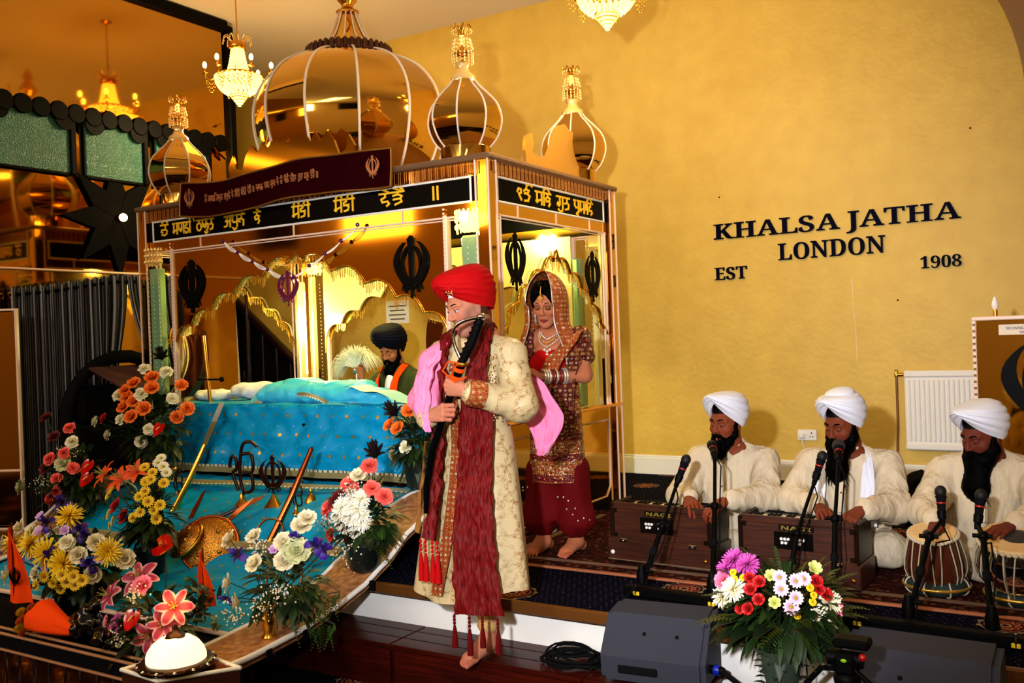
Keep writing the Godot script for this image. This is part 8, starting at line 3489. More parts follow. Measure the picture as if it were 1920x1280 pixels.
	put("candle_bulb", b, M.white, t)


# ---------------------------------------------------------------- flowers: unit meshes with the axis along +y
func petal(b: MB, turn: float, r0: float, len_: float, wid: float, e0: float, e1: float, c0: Color, c1: Color, cup := 0.15, edge := Color(-1, 0, 0), tip := 1.0, y0 := 0.0) -> void:
	# a petal that starts at radius r0, rises at elevation e0 and bends to e1 (degrees)
	var rows := []
	var cols := []
	var n := 6
	var p := Vector2(r0, y0)
	for i in n:
		var f := float(i) / (n - 1)
		var e := deg_to_rad(lerpf(e0, e1, f))
		if i > 0:
			p += Vector2(cos(e), sin(e)) * len_ / (n - 1)
		var w := wid * pow(sin(PI * lerpf(0.12, lerpf(0.72, 0.97, tip), f)), 0.8)
		var nn := Vector2(-sin(e), cos(e))
		var row := PackedVector3Array()
		var cr := []
		for j in 5:
			var u := j / 2.0 - 1.0
			var q := p + nn * (cup * wid * u * u)
			row.append(Basis(Vector3.UP, turn) * Vector3(q.x, q.y, u * w))
			var k := c0.lerp(c1, f)
			if edge.r >= 0 and (absf(u) > 0.9 or i == n - 1):
				k = k.lerp(edge, 0.85)
			cr.append(k)
		rows.append(row)
		cols.append(cr)
	b.grid(rows, false, true, cols)


func flower(kind: String) -> ArrayMesh:
	if cache.has(kind):
		return cache[kind]
	var b := MB.new()
	var g := RandomNumberGenerator.new()
	g.seed = kind.length() * 31 + 7
	var tone: Dictionary = {
		"white": [lin(0.86, 0.82, 0.55), lin(0.97, 0.95, 0.84)], "orange": [lin(0.72, 0.20, 0.01), lin(1.0, 0.50, 0.10)], "red": [lin(0.35, 0.0, 0.01), lin(0.80, 0.02, 0.02)], "dark": [lin(0.03, 0.005, 0.01), lin(0.12, 0.01, 0.02)],
		"coral": [lin(0.72, 0.10, 0.08), lin(1.0, 0.42, 0.36)], "wine": [lin(0.14, 0.0, 0.015), lin(0.40, 0.01, 0.05)], "cabbage": [lin(0.82, 0.80, 0.58), lin(0.80, 0.82, 0.62)], "yellow": [lin(0.75, 0.52, 0.0), lin(1.0, 0.86, 0.05)],
		"cream": [lin(0.74, 0.68, 0.48), lin(0.94, 0.90, 0.76)], "purple": [lin(0.12, 0.03, 0.30), lin(0.26, 0.12, 0.62)], "lilac": [lin(0.62, 0.38, 0.72), lin(0.85, 0.70, 0.92)], "pink": [lin(0.85, 0.20, 0.35), lin(1.0, 0.55, 0.70)],
		"magenta": [lin(0.40, 0.03, 0.28), lin(0.85, 0.30, 0.72)], "blush": [lin(0.85, 0.55, 0.72), lin(0.98, 0.86, 0.94)], "lime": [lin(0.60, 0.66, 0.20), lin(0.86, 0.88, 0.55)], "button": [lin(0.9, 0.88, 0.7), lin(0.97, 0.96, 0.90)],
	}
	var w := kind.split("_")
	var c: Array = tone[w[0]]
	var a: Color = c[0]
	var e: Color = c[1]
	match w[1]:
		"rose":
			for k in 4:
				var n: int = [3, 4, 5, 6][k]
				for j in n:
					petal(b, TAU * (j + 0.37 * k) / n + g.randf_range(-0.1, 0.1), 0.04 + 0.05 * k, 0.62 + 0.16 * k, [0.28, 0.40, 0.50, 0.58][k], [88, 82, 66, 40][k], [112, 92, 52, 4][k], a, e, 0.34, Color(-1, 0, 0), 0.0, -0.3 + 0.02 * (3 - k))
			if w[0] == "cabbage":
				for j in 9:
					petal(b, TAU * j / 9.0, 0.12, 1.25, 0.62, 60, 25, lin(0.10, 0.22, 0.06), lin(0.45, 0.55, 0.28), 0.3, lin(0.7, 0.72, 0.5), 0.0, -0.75)
		"carnation":
			for k in 5:
				var n: int = [5, 8, 10, 12, 13][k]
				for j in n:
					var el := lerpf(84, 2, k / 4.0) + g.randf_range(-9, 9)
					petal(b, TAU * (j + 0.5 * (k % 2)) / n + g.randf_range(-0.15, 0.15), 0.03, 0.55 + 0.09 * k + g.randf_range(-0.08, 0.08), 0.26 + 0.015 * k, el, el + g.randf_range(-35, 25), a, e, g.randf_range(-0.3, 0.4), Color(-1, 0, 0), 0.0, -0.05)
		"spider", "mum":
			for k in 4:
				var n: int = [12, 18, 22, 24][k]
				for j in n:
					var el := lerpf(78, -8, k / 3.0) + g.randf_range(-8, 8)
					petal(b, TAU * (j + 0.3 * k) / n + g.randf_range(-0.08, 0.08), 0.03, (0.55 if k == 0 else 0.86 + 0.06 * k) * g.randf_range(0.88, 1.1), 0.055 if w[1] == "spider" else 0.085, el, el - 22 + g.randf_range(-12, 14), a, e, 0.3, Color(-1, 0, 0), 0.4)
		"daisy":
			for k in 2:
				for j in 13:
					petal(b, TAU * (j + 0.5 * k) / 13 + g.randf_range(-0.05, 0.05), 0.18, 0.82 - 0.12 * k, 0.16, 26 + 14 * k, -4 + 12 * k, a, e, 0.15, Color(-1, 0, 0), 0.5)
			b.ink(lin(0.62, 0.60, 0.10) if w[0] != "yellow" else lin(0.55, 0.36, 0.0))
			b.ball(Vector3(0, 0.10, 0), Vector3(0.24, 0.13, 0.24), 10, 6)
		"button":
			for k in 3:
				for j in 8 + 3 * k:
					petal(b, TAU * j / (8.0 + 3 * k), 0.05, 0.45 + 0.22 * k, 0.20, 78 - 34 * k, 40 - 34 * k, a, e, 0.3, Color(-1, 0, 0), 0.1)
		"lily":
			for k in 6:
				var pk := w[0] == "pink"
				petal(b, TAU * k / 6 + 0.1, 0.06, 1.25, (0.36 if k % 2 else 0.28) * (1.0 if pk else 0.7), 62, -38 if pk else -20, lin(0.50, 0.015, 0.13) if pk else lin(0.80, 0.20, 0.01), lin(0.66, 0.13, 0.30) if pk else lin(0.93, 0.36, 0.05), -0.16, lin(0.95, 0.72, 0.76) if pk else Color(-1, 0, 0), 0.92, -0.25)
			for k in 6:
				var d := Vector3(cos(TAU * k / 6), 0, sin(TAU * k / 6))
				b.ink(lin(0.70, 0.75, 0.30)).tube(PackedVector3Array([Vector3(0, -0.1, 0), d * 0.16 + Vector3(0, 0.4, 0), d * 0.28 + Vector3(0, 0.66, 0)]), 0.018, 4)
				b.ink(lin(0.35, 0.10, 0.02)).ball(d * 0.29 + Vector3(0, 0.68, 0), Vector3(0.07, 0.03, 0.03), 6, 4)
		"iris":
			for k in 3:
				petal(b, TAU * k / 3, 0.05, 0.45, 0.08, 54, 10, lin(0.9, 0.62, 0.05), lin(0.9, 0.62, 0.05), 0.0, Color(-1, 0, 0), 0.4, 0.06)
				petal(b, TAU * k / 3, 0.05, 1.05, 0.34, 50, -62, a, e, -0.2, Color(-1, 0, 0), 0.1)
				petal(b, TAU * (k + 0.5) / 3, 0.04, 0.95, 0.22, 84, 62, a, e, 0.3, Color(-1, 0, 0), 0.4)
				petal(b, TAU * k / 3, 0.05, 0.55, 0.17, 48, 20, a, a, 0.3, Color(-1, 0, 0), 0.4, 0.1)
		"freesia":
			for k in 6:
				petal(b, TAU * k / 6, 0.05, 0.95, 0.36, 68, 22, a, e, 0.25, Color(-1, 0, 0), 0.5, -0.3)
			b.ink(lin(0.9, 0.8, 0.4)).ball(Vector3(0, 0.1, 0), Vector3(0.07, 0.2, 0.07), 6, 4)
		"anthurium":
			var rows := []
			for i in 9:
				var f := i / 8.0
				var row := PackedVector3Array()
				for j in 9:
					var u := j / 4.0 - 1.0
					var wd := 0.82 * pow(sin(PI * clampf(0.10 + 0.86 * pow(f, 0.75), 0, 1)), 0.7)
					row.append(Vector3(u * wd, 0.12 * u * u - 0.06 * sin(f * PI), lerpf(-0.75, 1.0, f) - 0.45 * absf(u) * (1.0 - f)))
				rows.append(row)
			b.ink(lin(0.72, 0.005, 0.01)).grid(rows, false, true)
			b.ink(lin(0.92, 0.80, 0.45)).tube(PackedVector3Array([Vector3(0, 0, -0.45), Vector3(0, 0.28, -0.2), Vector3(0, 0.5, 0.2)]), [0.075, 0.075, 0.035], 8)
		"protea":
			for k in 3:
				for j in 6:
					petal(b, TAU * (j + 0.4 * k) / 6, 0.05, 1.7 - 0.3 * k, 0.22, 84 - 10 * k, 78 - 26 * k, lin(0.02, 0.02, 0.012), e, 0.3, Color(-1, 0, 0), 0.9, -0.5)
	cache[kind] = b.mesh()
	return cache[kind]


const SIZE := {"rose": 0.036, "carnation": 0.043, "spider": 0.070, "mum": 0.046, "daisy": 0.029, "button": 0.016, "lily": 0.070, "iris": 0.052, "freesia": 0.034, "anthurium": 0.048, "protea": 0.060}
var spots := {}


func _flowers(key: String, kind: String, xyz: Array) -> void:
	if not spots.has(key):
		spots[key] = []
	spots[key].append([kind, xyz])


func leaf(b: MB, p: Vector3, d: Vector3, len_: float, wid: float, col: Color, bend := 0.4) -> void:
	var t := d.normalized()
	var s := t.cross(Vector3.UP if absf(t.y) < 0.9 else Vector3.RIGHT).normalized()
	var up := s.cross(t)
	var rows := []
	for i in 5:
		var f := i / 4.0
		var w := wid * sin(PI * lerpf(0.06, 0.98, pow(f, 0.8)))
		var q := p + t * len_ * f + up * (len_ * bend * 0.5 * f * (1.0 - f)) - Vector3(0, len_ * bend * 0.45 * f * f, 0)
		rows.append(PackedVector3Array([q - s * w + up * w * 0.25, q, q + s * w + up * w * 0.25]))
	b.ink(col).grid(rows)


func frond(b: MB, p: Vector3, d: Vector3, len_: float, col: Color) -> void:
	var t := d.normalized()
	var s := t.cross(Vector3.UP if absf(t.y) < 0.9 else Vector3.RIGHT).normalized()
	for k in 9:
		var f := (k + 1) / 9.0
		var q := p + t * len_ * f - Vector3(0, 0.25 * len_ * f * f, 0)
		for e in [-1.0, 1.0]:
			leaf(b, q, s * e + t * 0.7 - Vector3(0, 0.1, 0), len_ * 0.34 * (1.15 - f), len_ * 0.045, col, 0.2)


func arrange(key: String, label: String, base: Vector3, c: Vector3, r: Vector2, vase: String, o := {}) -> void:
	var t := thing("flower_arrangement", label, "flowers", base, 0.0, "flower arrangements")
	var g := RandomNumberGenerator.new()
	g.seed = key.unicode_at(0) * 13
	var core := c - Vector3(0, r.y * 0.75, r.x * 0.35)
	var stems := MB.new()
	stems.ink(lin(0.08, 0.16, 0.04))
	var lip: Vector3 = Vector3(c.x, base.y + o.get("vase_h", 0.12), c.z - 0.06) if not o.has("mouth") else o.mouth
	for q in spots[key]:
		var kind: String = q[0]
		var ty := kind.split("_")[1]
		var k: float = SIZE[ty] * o.get("k", 1.12)
		if key == "K" and ty == "rose":
			k *= 0.52
		if kind.begins_with("cabbage"):
			k = 0.050
		for i in range(0, q[1].size(), 3):
			var p := c + Vector3(q[1][i], q[1][i + 1], q[1][i + 2])
			var d := (p - core).normalized()
			d = (d + Vector3(0.42, 0.15, 0.80) * (1.1 if ty == "lily" or ty == "daisy" else 0.8)).normalized()
			var bs := Basis(d.cross(Vector3.BACK.rotated(Vector3.UP, g.randf())).normalized(), d, Vector3.ZERO)
			bs.z = bs.x.cross(bs.y)
			if ty == "anthurium":
				d = Vector3(0.35, 0.45, 0.85).normalized()
				var dn := (Vector3(-0.3 + 0.5 * g.randf(), -0.7, 0.3) - d * Vector3(-0.3, -0.7, 0.3).dot(d)).normalized()
				bs = Basis(d.cross(dn), d, dn)
			var m := put(kind.replace("cabbage_rose", "ornamental_cabbage").replace("_mum", "_chrysanthemum").replace("yellow_spider", "yellow_chrysanthemum").replace("white_spider", "white_chrysanthemum"), flower(kind), M.petal if ty != "anthurium" else M.gloss, t)
			m.transform = Transform3D(bs.rotated(d, g.randf() * TAU if ty != "anthurium" else 0.0).scaled(Vector3.ONE * k * g.randf_range(0.9, 1.1)), p - base)
			var a := p - d * k * 0.4
			var mid := a.lerp(lip, 0.5) - d * 0.04
			stems.tube(PackedVector3Array([a - base, mid - base, lip - base + Vector3(g.randf_range(-0.02, 0.02), 0, g.randf_range(-0.02, 0.02))]), 0.0028, 4, false)
	put("stems", stems, M.leaf, t)
	# foliage: leaves and fern fronds
	var b := MB.new()
	for k in int(1.5 * o.get("leaves", 150)):
		var d := Vector3(g.randf_range(-1, 1), g.randf_range(-0.8, 0.75), g.randf_range(-0.6, 0.75)).normalized()
		var p := core + Vector3(0, r.y * 0.3, 0) + d * Vector3(r.x, r.y, r.x * 0.6) * g.randf_range(0.25, 0.80)
		var col := lin(0.05, 0.13, 0.03).lerp(lin(0.20, 0.30, 0.09), g.randf() * g.randf())
		if k % 4 == 0:
			frond(b, p - base, d + Vector3(0, 0.3, 0), g.randf_range(0.08, 0.15), col.lerp(lin(0.32, 0.33, 0.05), g.randf() * 0.5))
		else:
			leaf(b, p - base, d + Vector3(0, -0.1, 0.2), g.randf_range(0.06, 0.12), g.randf_range(0.012, 0.028), col)
	stuff(put("foliage", b, M.leaf, t))
	for k in int(o.get("big", 5)):
		b = MB.new()
		var a := TAU * k / maxi(1, o.get("big", 5)) + g.randf()
		var d := Vector3(cos(a), -0.35 + 0.5 * g.randf(), 0.5 + 0.4 * sin(a))
		leaf(b, core + d * r.x * 0.45 - base, d, g.randf_range(0.12, 0.18), g.randf_range(0.032, 0.045), lin(0.035, 0.09, 0.03), 0.5)
		put("leaf", b, M.leaf, t)
	# sprays of tiny white flowers
	for q in o.get("gyp", []):
		b = MB.new()
		var n := 52
		for k in n:
			var v: Vector3 = Vector3(g.randfn(), g.randfn(), g.randfn()) * float(q[1]) * 0.42
			b.ink(lin(0.93, 0.90, 0.82)).ball(c + q[0] + v - base, Vector3.ONE * g.randf_range(0.0028, 0.0052), 5, 4)
			if k % 3 == 0:
				b.ink(lin(0.25, 0.32, 0.15)).bar(c + q[0] + v - base, c + q[0] + v * 0.4 - Vector3(0, q[1] * 0.6, 0.02) - base, 0.0009, 3)
		stuff(put("gypsophila", b, M.petal, t))
	match vase:
		"pot":
			b = MB.new()
			var h: float = o.get("vase_h", 0.12)
			b.lathe([Vector2(0.06, 0), Vector2(0.075, 0.01), Vector2(0.095, h), Vector2(0.088, h), Vector2(0.08, h - 0.03)], 24)
			var v := put("pot", b, mat("pot_green", Color(0.03, 0.06, 0.05), 0.3) if not M.has("pot_green") else M.pot_green, t)
			v.position = lip - base - Vector3(0, h, 0)
		"brass":
			b = MB.new()
			b.lathe([Vector2(0.032, 0), Vector2(0.036, 0.008), Vector2(0.022, 0.02), Vector2(0.030, 0.06), Vector2(0.034, 0.10), Vector2(0.024, 0.13), Vector2(0.046, 0.155), Vector2(0.042, 0.157)], 24)
			var v := put("brass_vase", b, M.brass, t)
			v.position = lip - base - Vector3(0, 0.15, 0)
		"glass":
			b = MB.new()
			b.lathe([Vector2(0.06, 0), Vector2(0.062, 0.01), Vector2(0.045, 0.03), Vector2(0.055, 0.2), Vector2(0.075, 0.36), Vector2(0.098, 0.50)], 28, false)
			var gm := mat("vase_glass", Color(0.85, 0.95, 0.90, 0.03), 0.03)
			gm.transparency = BaseMaterial3D.TRANSPARENCY_ALPHA
			var v := put("glass_vase", b, gm, t)
			v.position = Vector3(lip.x - base.x, 0, lip.z - base.z)
			b = MB.new()
			for k in 60:
				var a := TAU * k * 0.618
				b.ink(lin(0.06, 0.14, 0.04)).bar(Vector3(cos(a) * 0.03, 0.06, sin(a) * 0.03) + v.position, Vector3(cos(a + 1.5) * 0.08, 0.52, sin(a + 1.5) * 0.08) + v.position, 0.005, 5)
				leaf(b, Vector3(cos(a) * 0.05, 0.25 + 0.004 * k, sin(a) * 0.05) + v.position, Vector3(cos(a), 0.4, sin(a)), 0.06, 0.014, lin(0.05, 0.12, 0.03))
			stuff(put("stems_in_vase", b, M.leaf, t))


func flowers() -> void:
	_flowers("A", "white_carnation", [0.055, 0.297, -0.029, 0.264, 0.271, -0.049, -0.129, 0.114, 0.057, 0.143, 0.123, 0.071, 0.41, 0.09, 0.022, -0.095, -0.055, 0.072, -0.488, -0.084, -0., 0.2, -0.122, 0.061, -0.334, -0.177, 0.01, 0.06, -0.219, 0.024])
	_flowers("A", "orange_rose", [0.179, 0.238, 0.006, 0.226, 0.165, 0.046, 0.023, 0.199, 0.039, -0.053, 0.152, 0.054, -0.014, 0.104, 0.072, 0.076, 0.075, 0.083, -0.049, 0.033, 0.079, 0.188, 0.024, 0.088, 0.043, -0.033, 0.086, 0.425, 0.177, -0.045, 0.497, 0.017, -0.028, 0.437, -0.038, 0.014])
	_flowers("A", "red_anthurium", [0.277, -0.126, 0.045])
	_flowers("A", "red_rose", [-0.337, -0.055, 0.034, -0.648, -0.18, -0.053])
	_flowers("A", "dark_protea", [0.197, 0.38, -0.066])
	_flowers("C", "coral_carnation", [0.121, 0.229, 0.004, 0.147, 0.071, 0.065, -0.017, 0.026, 0.064, 0.235, -0.025, 0.059, 0.035, -0.105, 0.053, -0.023, -0.199, 0.02, -0.157, -0.263, -0.012])
	_flowers("C", "wine_rose", [-0.213, 0.29, -0.047, -0.008, 0.172, 0.033, -0.073, -0.034, 0.058])
	_flowers("C", "white_carnation", [0.203, 0.143, 0.042])
	_flowers("C", "cabbage_rose", [0.137, 0., 0.069, -0.55, -0.204, -0.042])
	_flowers("C", "red_anthurium", [0.339, -0.021, 0.034, 0.303, -0.104, 0.02])
	_flowers("D", "orange_lily", [-0.405, 0.116, -0.06, -0.149, 0.114, 0.012, 0.007, 0.165, 0.019])
	_flowers("D", "yellow_daisy", [0.065, 0.183, 0.006, 0.142, 0.158, 0.013, 0.156, 0.123, 0.036, 0.131, 0.111, 0.048, 0.225, 0.101, 0.005, 0.095, 0.029, 0.07, 0.139, 0.061, 0.064, 0.162, 0.005, 0.063, 0.22, -0.017, 0.031, 0.084, -0.06, 0.059, 0.18, -0.047, 0.044, -0.002, -0.099, 0.045, 0.169, -0.1, 0.02, -0.314, -0.114, -0.022, -0.272, -0.151, -0.018, -0.349, -0.194, -0.05, -0.196, 0.065, 0.012, -0.287, 0.004, -0.008])
	_flowers("D", "red_rose", [-0.185, -0.048, 0.021, -0.101, -0.099, 0.032])
	_flowers("D", "white_daisy", [0.127, 0.229, -0.06, 0.125, 0.204, -0.039, 0.165, 0.184, -0.042, 0.201, 0.153, -0.034])
	_flowers("E", "yellow_spider", [0.086, 0.199, -0.008, -0.343, 0.035, 0.043, -0.124, 0.052, 0.08, 0.059, 0.025, 0.106, 0.184, -0.02, 0.099, 0.479, 0.054, 0.04])
	_flowers("E", "white_carnation", [0.23, 0.092, 0.1, -0.175, 0.11, 0.047])
	_flowers("E", "cream_rose", [0.319, 0.036, 0.099, 0.413, 0.102, 0.062, 0.332, -0.078, 0.034, -0.542, -0.179, -0.017, -0.357, 0.109, 0.007, -0.343, -0.215, -0.014, -0.14, -0.116, 0.053, -0.548, 0., 0.003, 0.527, 0.01, -0.019])
	_flowers("E", "purple_iris", [-0.062, 0.247, -0.072, -0.052, 0.159, 0.03, 0.272, 0.154, 0.051, 0.329, 0.133, 0.063, 0.1, 0.021, 0.108, -0.288, -0.063, 0.055, 0.374, -0.005, 0.072])
	_flowers("E", "lilac_freesia", [-0.182, 0.179, -0.015, -0.073, 0.118, 0.061, 0.165, 0.143, 0.067, -0.515, -0.04, 0.015, -0.105, -0.002, 0.088, 0.012, -0.059, 0.085, 0.43, 0.022, 0.062])
	_flowers("E", "yellow_daisy", [0.056, -0.094, 0.123, 0.088, -0.13, 0.098, 0.23, -0.065, 0.136, 0.217, -0.11, 0.103, 0.31, -0.068, 0.124, 0.34, -0.09, 0.097, -0.103, -0.168, 0.072, 0.253, -0.128, 0.08, 0.104, -0.167, 0.065])
	_flowers("F", "pink_lily", [-0.238, 0.033, 0.002, 0.003, 0.143, 0.015, 0.238, 0.041, 0.02, 0.182, -0.038, 0.034, 0.07, -0.106, 0.026, -0.112, -0.253, -0.06])
	_flowers("F", "red_anthurium", [-0.009, -0.04, 0.055])
	_flowers("F", "pink_rose", [0.055, 0.12, 0.04])
	_flowers("F", "pink_daisy", [-0.27, -0.093, -0.005, -0.259, -0.134, -0.011, -0.383, -0.205, -0.06])
	_flowers("F", "magenta_daisy", [-0.144, -0.1, 0.021, -0.133, -0.057, 0.033, -0.196, -0.093, 0.013])
	_flowers("G", "cream_rose", [-0.351, 0.091, -0.048, -0.127, 0.134, 0., 0.159, 0.228, -0.06, 0.127, 0.193, -0.054, 0.101, 0.132, 0.03, 0.131, 0.058, 0.064, -0.071, 0.025, 0.055, -0.334, -0.111, -0.019, -0.308, -0.21, -0.047])
	_flowers("G", "cabbage_rose", [0.182, 0.1, 0.037])
	_flowers("G", "purple_iris", [0.148, 0.144, 0.011, -0.208, 0.041, 0.018, 0.243, 0.12, -0.017, 0.278, 0.1, -0.036, -0.369, -0.196, -0.053, -0.071, -0.388, -0.06])
	_flowers("G", "lilac_freesia", [0.059, 0.097, 0.053])
	_flowers("H", "coral_carnation", [0.046, 0.193, -0.041, 0.013, 0.074, 0.057, 0.127, 0.094, 0.04, 0.19, 0.053, 0.017, -0.217, -0.042, -0.001, -0.245, -0.191, -0.052, -0.029, 0.107, 0.035])
	_flowers("H", "wine_rose", [-0.118, 0.024, 0.034, -0.08, -0.094, 0.03, -0.094, -0.173, -0.01])
	_flowers("H", "dark_protea", [0.069, 0.258, -0.06])
	_flowers("H", "cream_rose", [0.016, 0.152, 0.01])
	_flowers("H", "button_mum", [0.042, 0.049, 0.066, 0.081, 0.044, 0.067, -0.064, -0.006, 0.051, 0.02, 0.016, 0.068, 0.055, -0.007, 0.069, -0.092, -0.052, 0.039, -0.051, -0.039, 0.051, 0.018, -0.029, 0.063, 0.069, -0.037, 0.062, -0.022, -0.056, 0.053, 0.008, -0.062, 0.054, -0.092, -0.081, 0.032, -0.067, -0.105, 0.029, 0.002, -0.141, 0.015, 0.057, -0.082, 0.046])
	_flowers("B", "orange_rose", [0.039, 0.076, 0.061, 0.1, 0.11, 0.04, -0.075, -0.033, 0.041, -0.167, -0.019, 0.002, 0.131, 0.198, -0.06, 0.16, 0.048, 0.009])
	_flowers("B", "white_carnation", [0.139, 0.019, 0.041, -0.037, -0.152, 0.023, -0.175, -0.203, -0.038, 0.162, 0.104, -0.034])
	_flowers("B", "red_rose", [0.143, 0.101, 0.009])
	_flowers("B", "dark_protea", [-0.109, 0.059, 0.023])
	_flowers("K", "magenta_mum", [-0.17, 0.08, -0.055, -0.103, 0.083, -0.001, -0.194, 0.05, -0.035])
	_flowers("K", "pink_carnation", [-0.203, 0.012, -0.015, 0.188, -0.064, -0.06])
	_flowers("K", "yellow_button", [-0.163, 0.047, -0.006, -0.152, 0.028, 0.017, -0.111, 0.043, 0.037, 0.147, 0.006, 0.036, 0.14, -0.022, 0.026, 0.138, 0.035, 0.048, 0.079, -0.083, 0.008])
	_flowers("K", "white_mum", [-0.209, -0.053, -0.014, -0.153, -0.008, 0.027, 0.185, -0.033, -0.028])
	_flowers("K", "red_rose", [-0.082, 0.049, 0.05, -0.038, 0.044, 0.074, -0.075, 0.011, 0.067, -0.045, -0.023, 0.07, -0.134, -0.082, 0.011, -0.1, -0.074, 0.027, 0.155, 0.054, 0.024, 0.164, 0.026, 0.023, 0.181, 0.004, -0.001])
	_flowers("K", "blush_daisy", [0.045, 0.029, 0.089, 0.093, 0.058, 0.068, 0.117, 0.064, 0.051, 0.091, -0.003, 0.068, 0.068, -0.043, 0.051, 0.037, 0.067, 0.074])
	_flowers("K", "lime_freesia", [0.005, 0.067, 0.071, 0.14, 0.09, -0.005, 0.015, -0.028, 0.072])
	_flowers("K", "white_daisy", [0.133, -0.083, -0.027, 0.187, -0.115, -0.066])
	arrange("A", "tall arrangement of orange roses and cream carnations left of the throne", Vector3(-5.74, 0.745, -4.32), Vector3(-5.74, 1.26, -4.26), Vector2(0.36, 0.30), "pot", {"vase_h": 0.30, "leaves": 240})
	arrange("C", "dim arrangement of coral carnations and dark red anthuriums before the curtain", Vector3(-5.98, 0.50, -3.75), Vector3(-5.88, 0.96, -3.75), Vector2(0.30, 0.28), "pot", {"vase_h": 0.24, "leaves": 190, "gyp": [[Vector3(-0.14, -0.13, 0.05), 0.09], [Vector3(0.14, 0.06, 0.03), 0.09]]})
	arrange("D", "arrangement of orange lilies and small yellow daisies on the left of the ramp", Vector3(-4.62, 0.385, -3.46), Vector3(-4.62, 0.84, -3.42), Vector2(0.19, 0.23), "pot", {"vase_h": 0.16, "leaves": 190, "big": 6})
	arrange("E", "wide arrangement of yellow chrysanthemums, cream roses and purple irises at far left", Vector3(-4.72, 0.305, -2.90), Vector3(-4.71, 0.62, -2.98), Vector2(0.36, 0.20), "pot", {"vase_h": 0.10, "leaves": 240, "big": 7})
	arrange("F", "pink lilies with a red anthurium just behind the domed lamp", Vector3(-3.66, 0.305, -2.77), Vector3(-3.60, 0.54, -2.66), Vector2(0.19, 0.18), "pot", {"vase_h": 0.06, "leaves": 130, "k": 1.05, "gyp": [[Vector3(0.05, 0.09, 0.08), 0.05], [Vector3(-0.08, -0.14, 0.06), 0.05]]})
	arrange("G", "loose vase of white roses, irises and cabbage on the marbled board", Vector3(-3.22, 0.345, -3.06), Vector3(-3.19, 0.67, -3.06), Vector2(0.23, 0.20), "brass", {"mouth": Vector3(-3.22, 0.50, -3.04), "leaves": 120, "big": 9, "k": 1.05, "gyp": [[Vector3(0.04, -0.13, 0.12), 0.08], [Vector3(0.10, -0.08, 0.06), 0.06], [Vector3(-0.16, -0.20, 0.12), 0.06], [Vector3(-0.06, 0.10, 0.04), 0.05]]})
	arrange("H", "arrangement of coral carnations and white button chrysanthemums high on the marbled board", Vector3(-3.24, 0.50, -3.70), Vector3(-3.23, 0.85, -3.70), Vector2(0.18, 0.20), "pot", {"mouth": Vector3(-3.22, 0.64, -3.72), "vase_h": 0.14, "leaves": 170, "gyp": [[Vector3(0.03, 0.09, 0.10), 0.06], [Vector3(-0.02, -0.22, 0.10), 0.09], [Vector3(-0.16, -0.09, 0.08), 0.05]]})
	arrange("B", "arrangement of orange roses and white carnations beside the groom's scabbard", Vector3(-3.40, 0.795, -4.50), Vector3(-3.44, 1.20, -4.44), Vector2(0.17, 0.24), "pot", {"vase_h": 0.16, "leaves": 200})
	arrange("K", "glass vase of mixed pink, red, white and yellow flowers between the stage monitors", Vector3(-0.99, 0.0, -3.42), Vector3(-0.99, 0.72, -3.42), Vector2(0.26, 0.20), "glass", {"mouth": Vector3(-0.99, 0.50, -3.46), "leaves": 330, "k": 1.0, "big": 14})
	# single stems and flags
	var b := MB.new()
	var t := thing("anthurium_stem", "single glossy red anthurium reaching over the front of the ramp", "flower", Vector3(-4.13, 0.36, -3.2))
	var o := put("red_anthurium", flower("red_anthurium"), M.gloss, t)
	o.transform = Transform3D(Basis(Vector3(0.1, 0.2, 1).normalized(), 0.3) * Basis(Vector3.RIGHT, 0.9) * Basis(Vector3.UP, 1.3), Vector3(0, 0.30, 0)).scaled_local(Vector3.ONE * 0.075)
	b.ink(lin(0.10, 0.16, 0.05)).tube(PackedVector3Array([Vector3(0, 0.30, 0), Vector3(0.03, 0.15, 0.02), Vector3(0.03, -0.02, 0.05)]), 0.004, 5)
	put("stem", b, M.leaf, t)
	for q in [[Vector3(-3.72, 0.345, -3.10), 0.36, 0.11, "small orange pennant among dark leaves in the middle of the ramp"], [Vector3(-4.70, 0.31, -2.72), 0.52, 0.16, "orange triangular pennant with a dark emblem at the left edge"]]:
		t = thing("pennant", q[3], "flag", q[0], 0.3, "orange pennants")
		var h: float = q[1]
		b = MB.new()
		b.bar(Vector3(0, 0, 0), Vector3(0, h, 0), 0.005, 6)
		put("staff", b, M.copper, t)
		b = MB.new()
		var rows := []
		for i in 12:
			var f := i / 11.0
			var row := PackedVector3Array()
			for j in 8:
				var u := j / 7.0
				row.append(Vector3(-0.01 + u * q[2] * f * 1.0 - 0.03 * f, h - 0.02 - 0.75 * h * f, 0.015 * sin(u * 8.0 + f * 5.0)))
			rows.append(row)
		b.grid(rows, false, true)
		put("cloth", b, M.orange_cloth, t)
		if h > 0.4:
			khanda("emblem", t, Vector3(0.03, h * 0.48, 0.025), Vector2(0.07, 0.10), 0, M.black)
	# leafy filler on the ramp
	t = thing("leafy_spray", "dark leafy spray with tiny red berries in the middle of the ramp front", "foliage", Vector3(-3.72, 0.335, -3.04))
	var g := RandomNumberGenerator.new()
	g.seed = 33
	b = MB.new()
	for k in 90:
		var p := Vector3(g.randf_range(-0.10, 0.12), g.randf_range(0.0, 0.20), g.randf_range(-0.06, 0.06))
		leaf(b, p, Vector3(g.randf_range(-1, 1), g.randf_range(-0.2, 0.8), g.randf_range(-0.3, 1)), g.randf_range(0.05, 0.09), 0.016, lin(0.04, 0.11, 0.03).lerp(lin(0.12, 0.24, 0.07), g.randf()))
	stuff(put("leaves", b, M.leaf, t))
	b = MB.new()
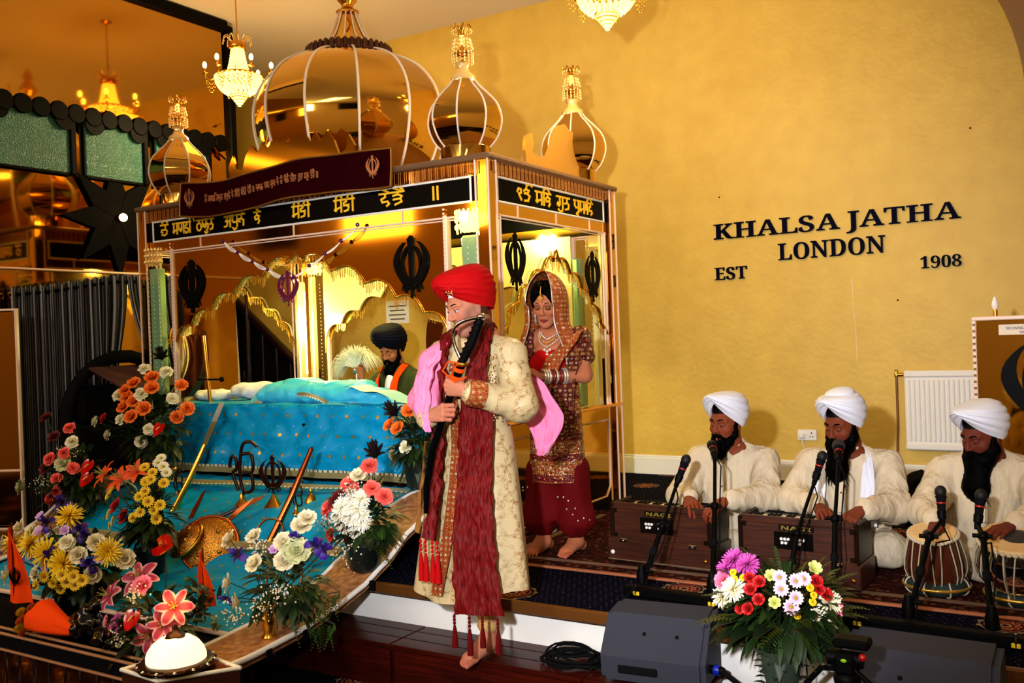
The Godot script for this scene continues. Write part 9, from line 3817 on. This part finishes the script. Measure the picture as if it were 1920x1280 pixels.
	for k in 8:
		b.ink(lin(0.6, 0.02, 0.02)).ball(Vector3(g.randf_range(-0.08, 0.1), g.randf_range(0.05, 0.18), 0.07), Vector3.ONE * 0.006, 6, 4)
	stuff(put("berries", b, M.gloss, t))
	# trailing fern over the marbled board
	for q in [[Vector3(-3.16, 0.40, -3.12), Vector3(0.20, 0.14, -0.12)], [Vector3(-3.16, 0.38, -3.10), Vector3(0.20, 0.02, -0.10)]]:
		t = thing("fern_stem", "trailing green fern stem %s over the marbled board" % ("arching higher" if q[1].y > 0.1 else "hanging lower"), "fern", q[0])
		b = MB.new()
		var e: Vector3 = q[1]
		b.ink(lin(0.10, 0.16, 0.05)).tube(PackedVector3Array([Vector3.ZERO, e * 0.5 + Vector3(0, 0.05, 0), e]), 0.003, 5)
		put("stem", b, M.leaf, t)
		for k in 6:
			b = MB.new()
			frond(b, e * (0.55 + 0.09 * k) + Vector3(0, 0.01, 0), Vector3(0.3 - 0.2 * (k % 3), -0.9 + 0.3 * (k % 2), 0.5 * (k % 2)), 0.10, lin(0.07, 0.17, 0.04).lerp(lin(0.16, 0.30, 0.08), g.randf()))
			put("frond", b, M.leaf, t)
	# orange-wrapped bouquet lying on the railing
	t = thing("wrapped_bouquet", "bouquet wrapped in orange paper lying on the railing at lower left", "bouquet", Vector3(-4.25, 0.335, -2.63))
	b = MB.new()
	var rows := []
	for i in 10:
		var f := i / 9.0
		var row := PackedVector3Array()
		for j in 24:
			var a := TAU * j / 24
			var r := lerpf(0.030, 0.105, pow(f, 0.8)) * (1.0 + 0.10 * sin(a * 3.0 + f * 3.0) + 0.05 * sin(a * 7.0))
			row.append(Vector3(0.18 - 0.25 * f, 0.055 + cos(a) * r * 0.75 + 0.03 * f, sin(a) * r * 0.8))
		rows.append(row)
	b.grid(rows, true)
	put("orange_paper", b, M.orange_cloth, t)
	for k in 16:
		var a := TAU * k / 16.0 * 1.618
		var r := 0.085 * sqrt((k + 0.5) / 16.0)
		o = put("yellow_daisy" if k % 2 else "orange_daisy", flower("yellow_daisy" if k % 2 else "orange_daisy"), M.petal, t)
		o.transform = Transform3D(Basis(Vector3.BACK, 1.15).scaled(Vector3.ONE * 0.026), Vector3(-0.09 - 0.02 * (k % 3), 0.075 + cos(a) * r * 0.8, 0.02 + sin(a) * r))
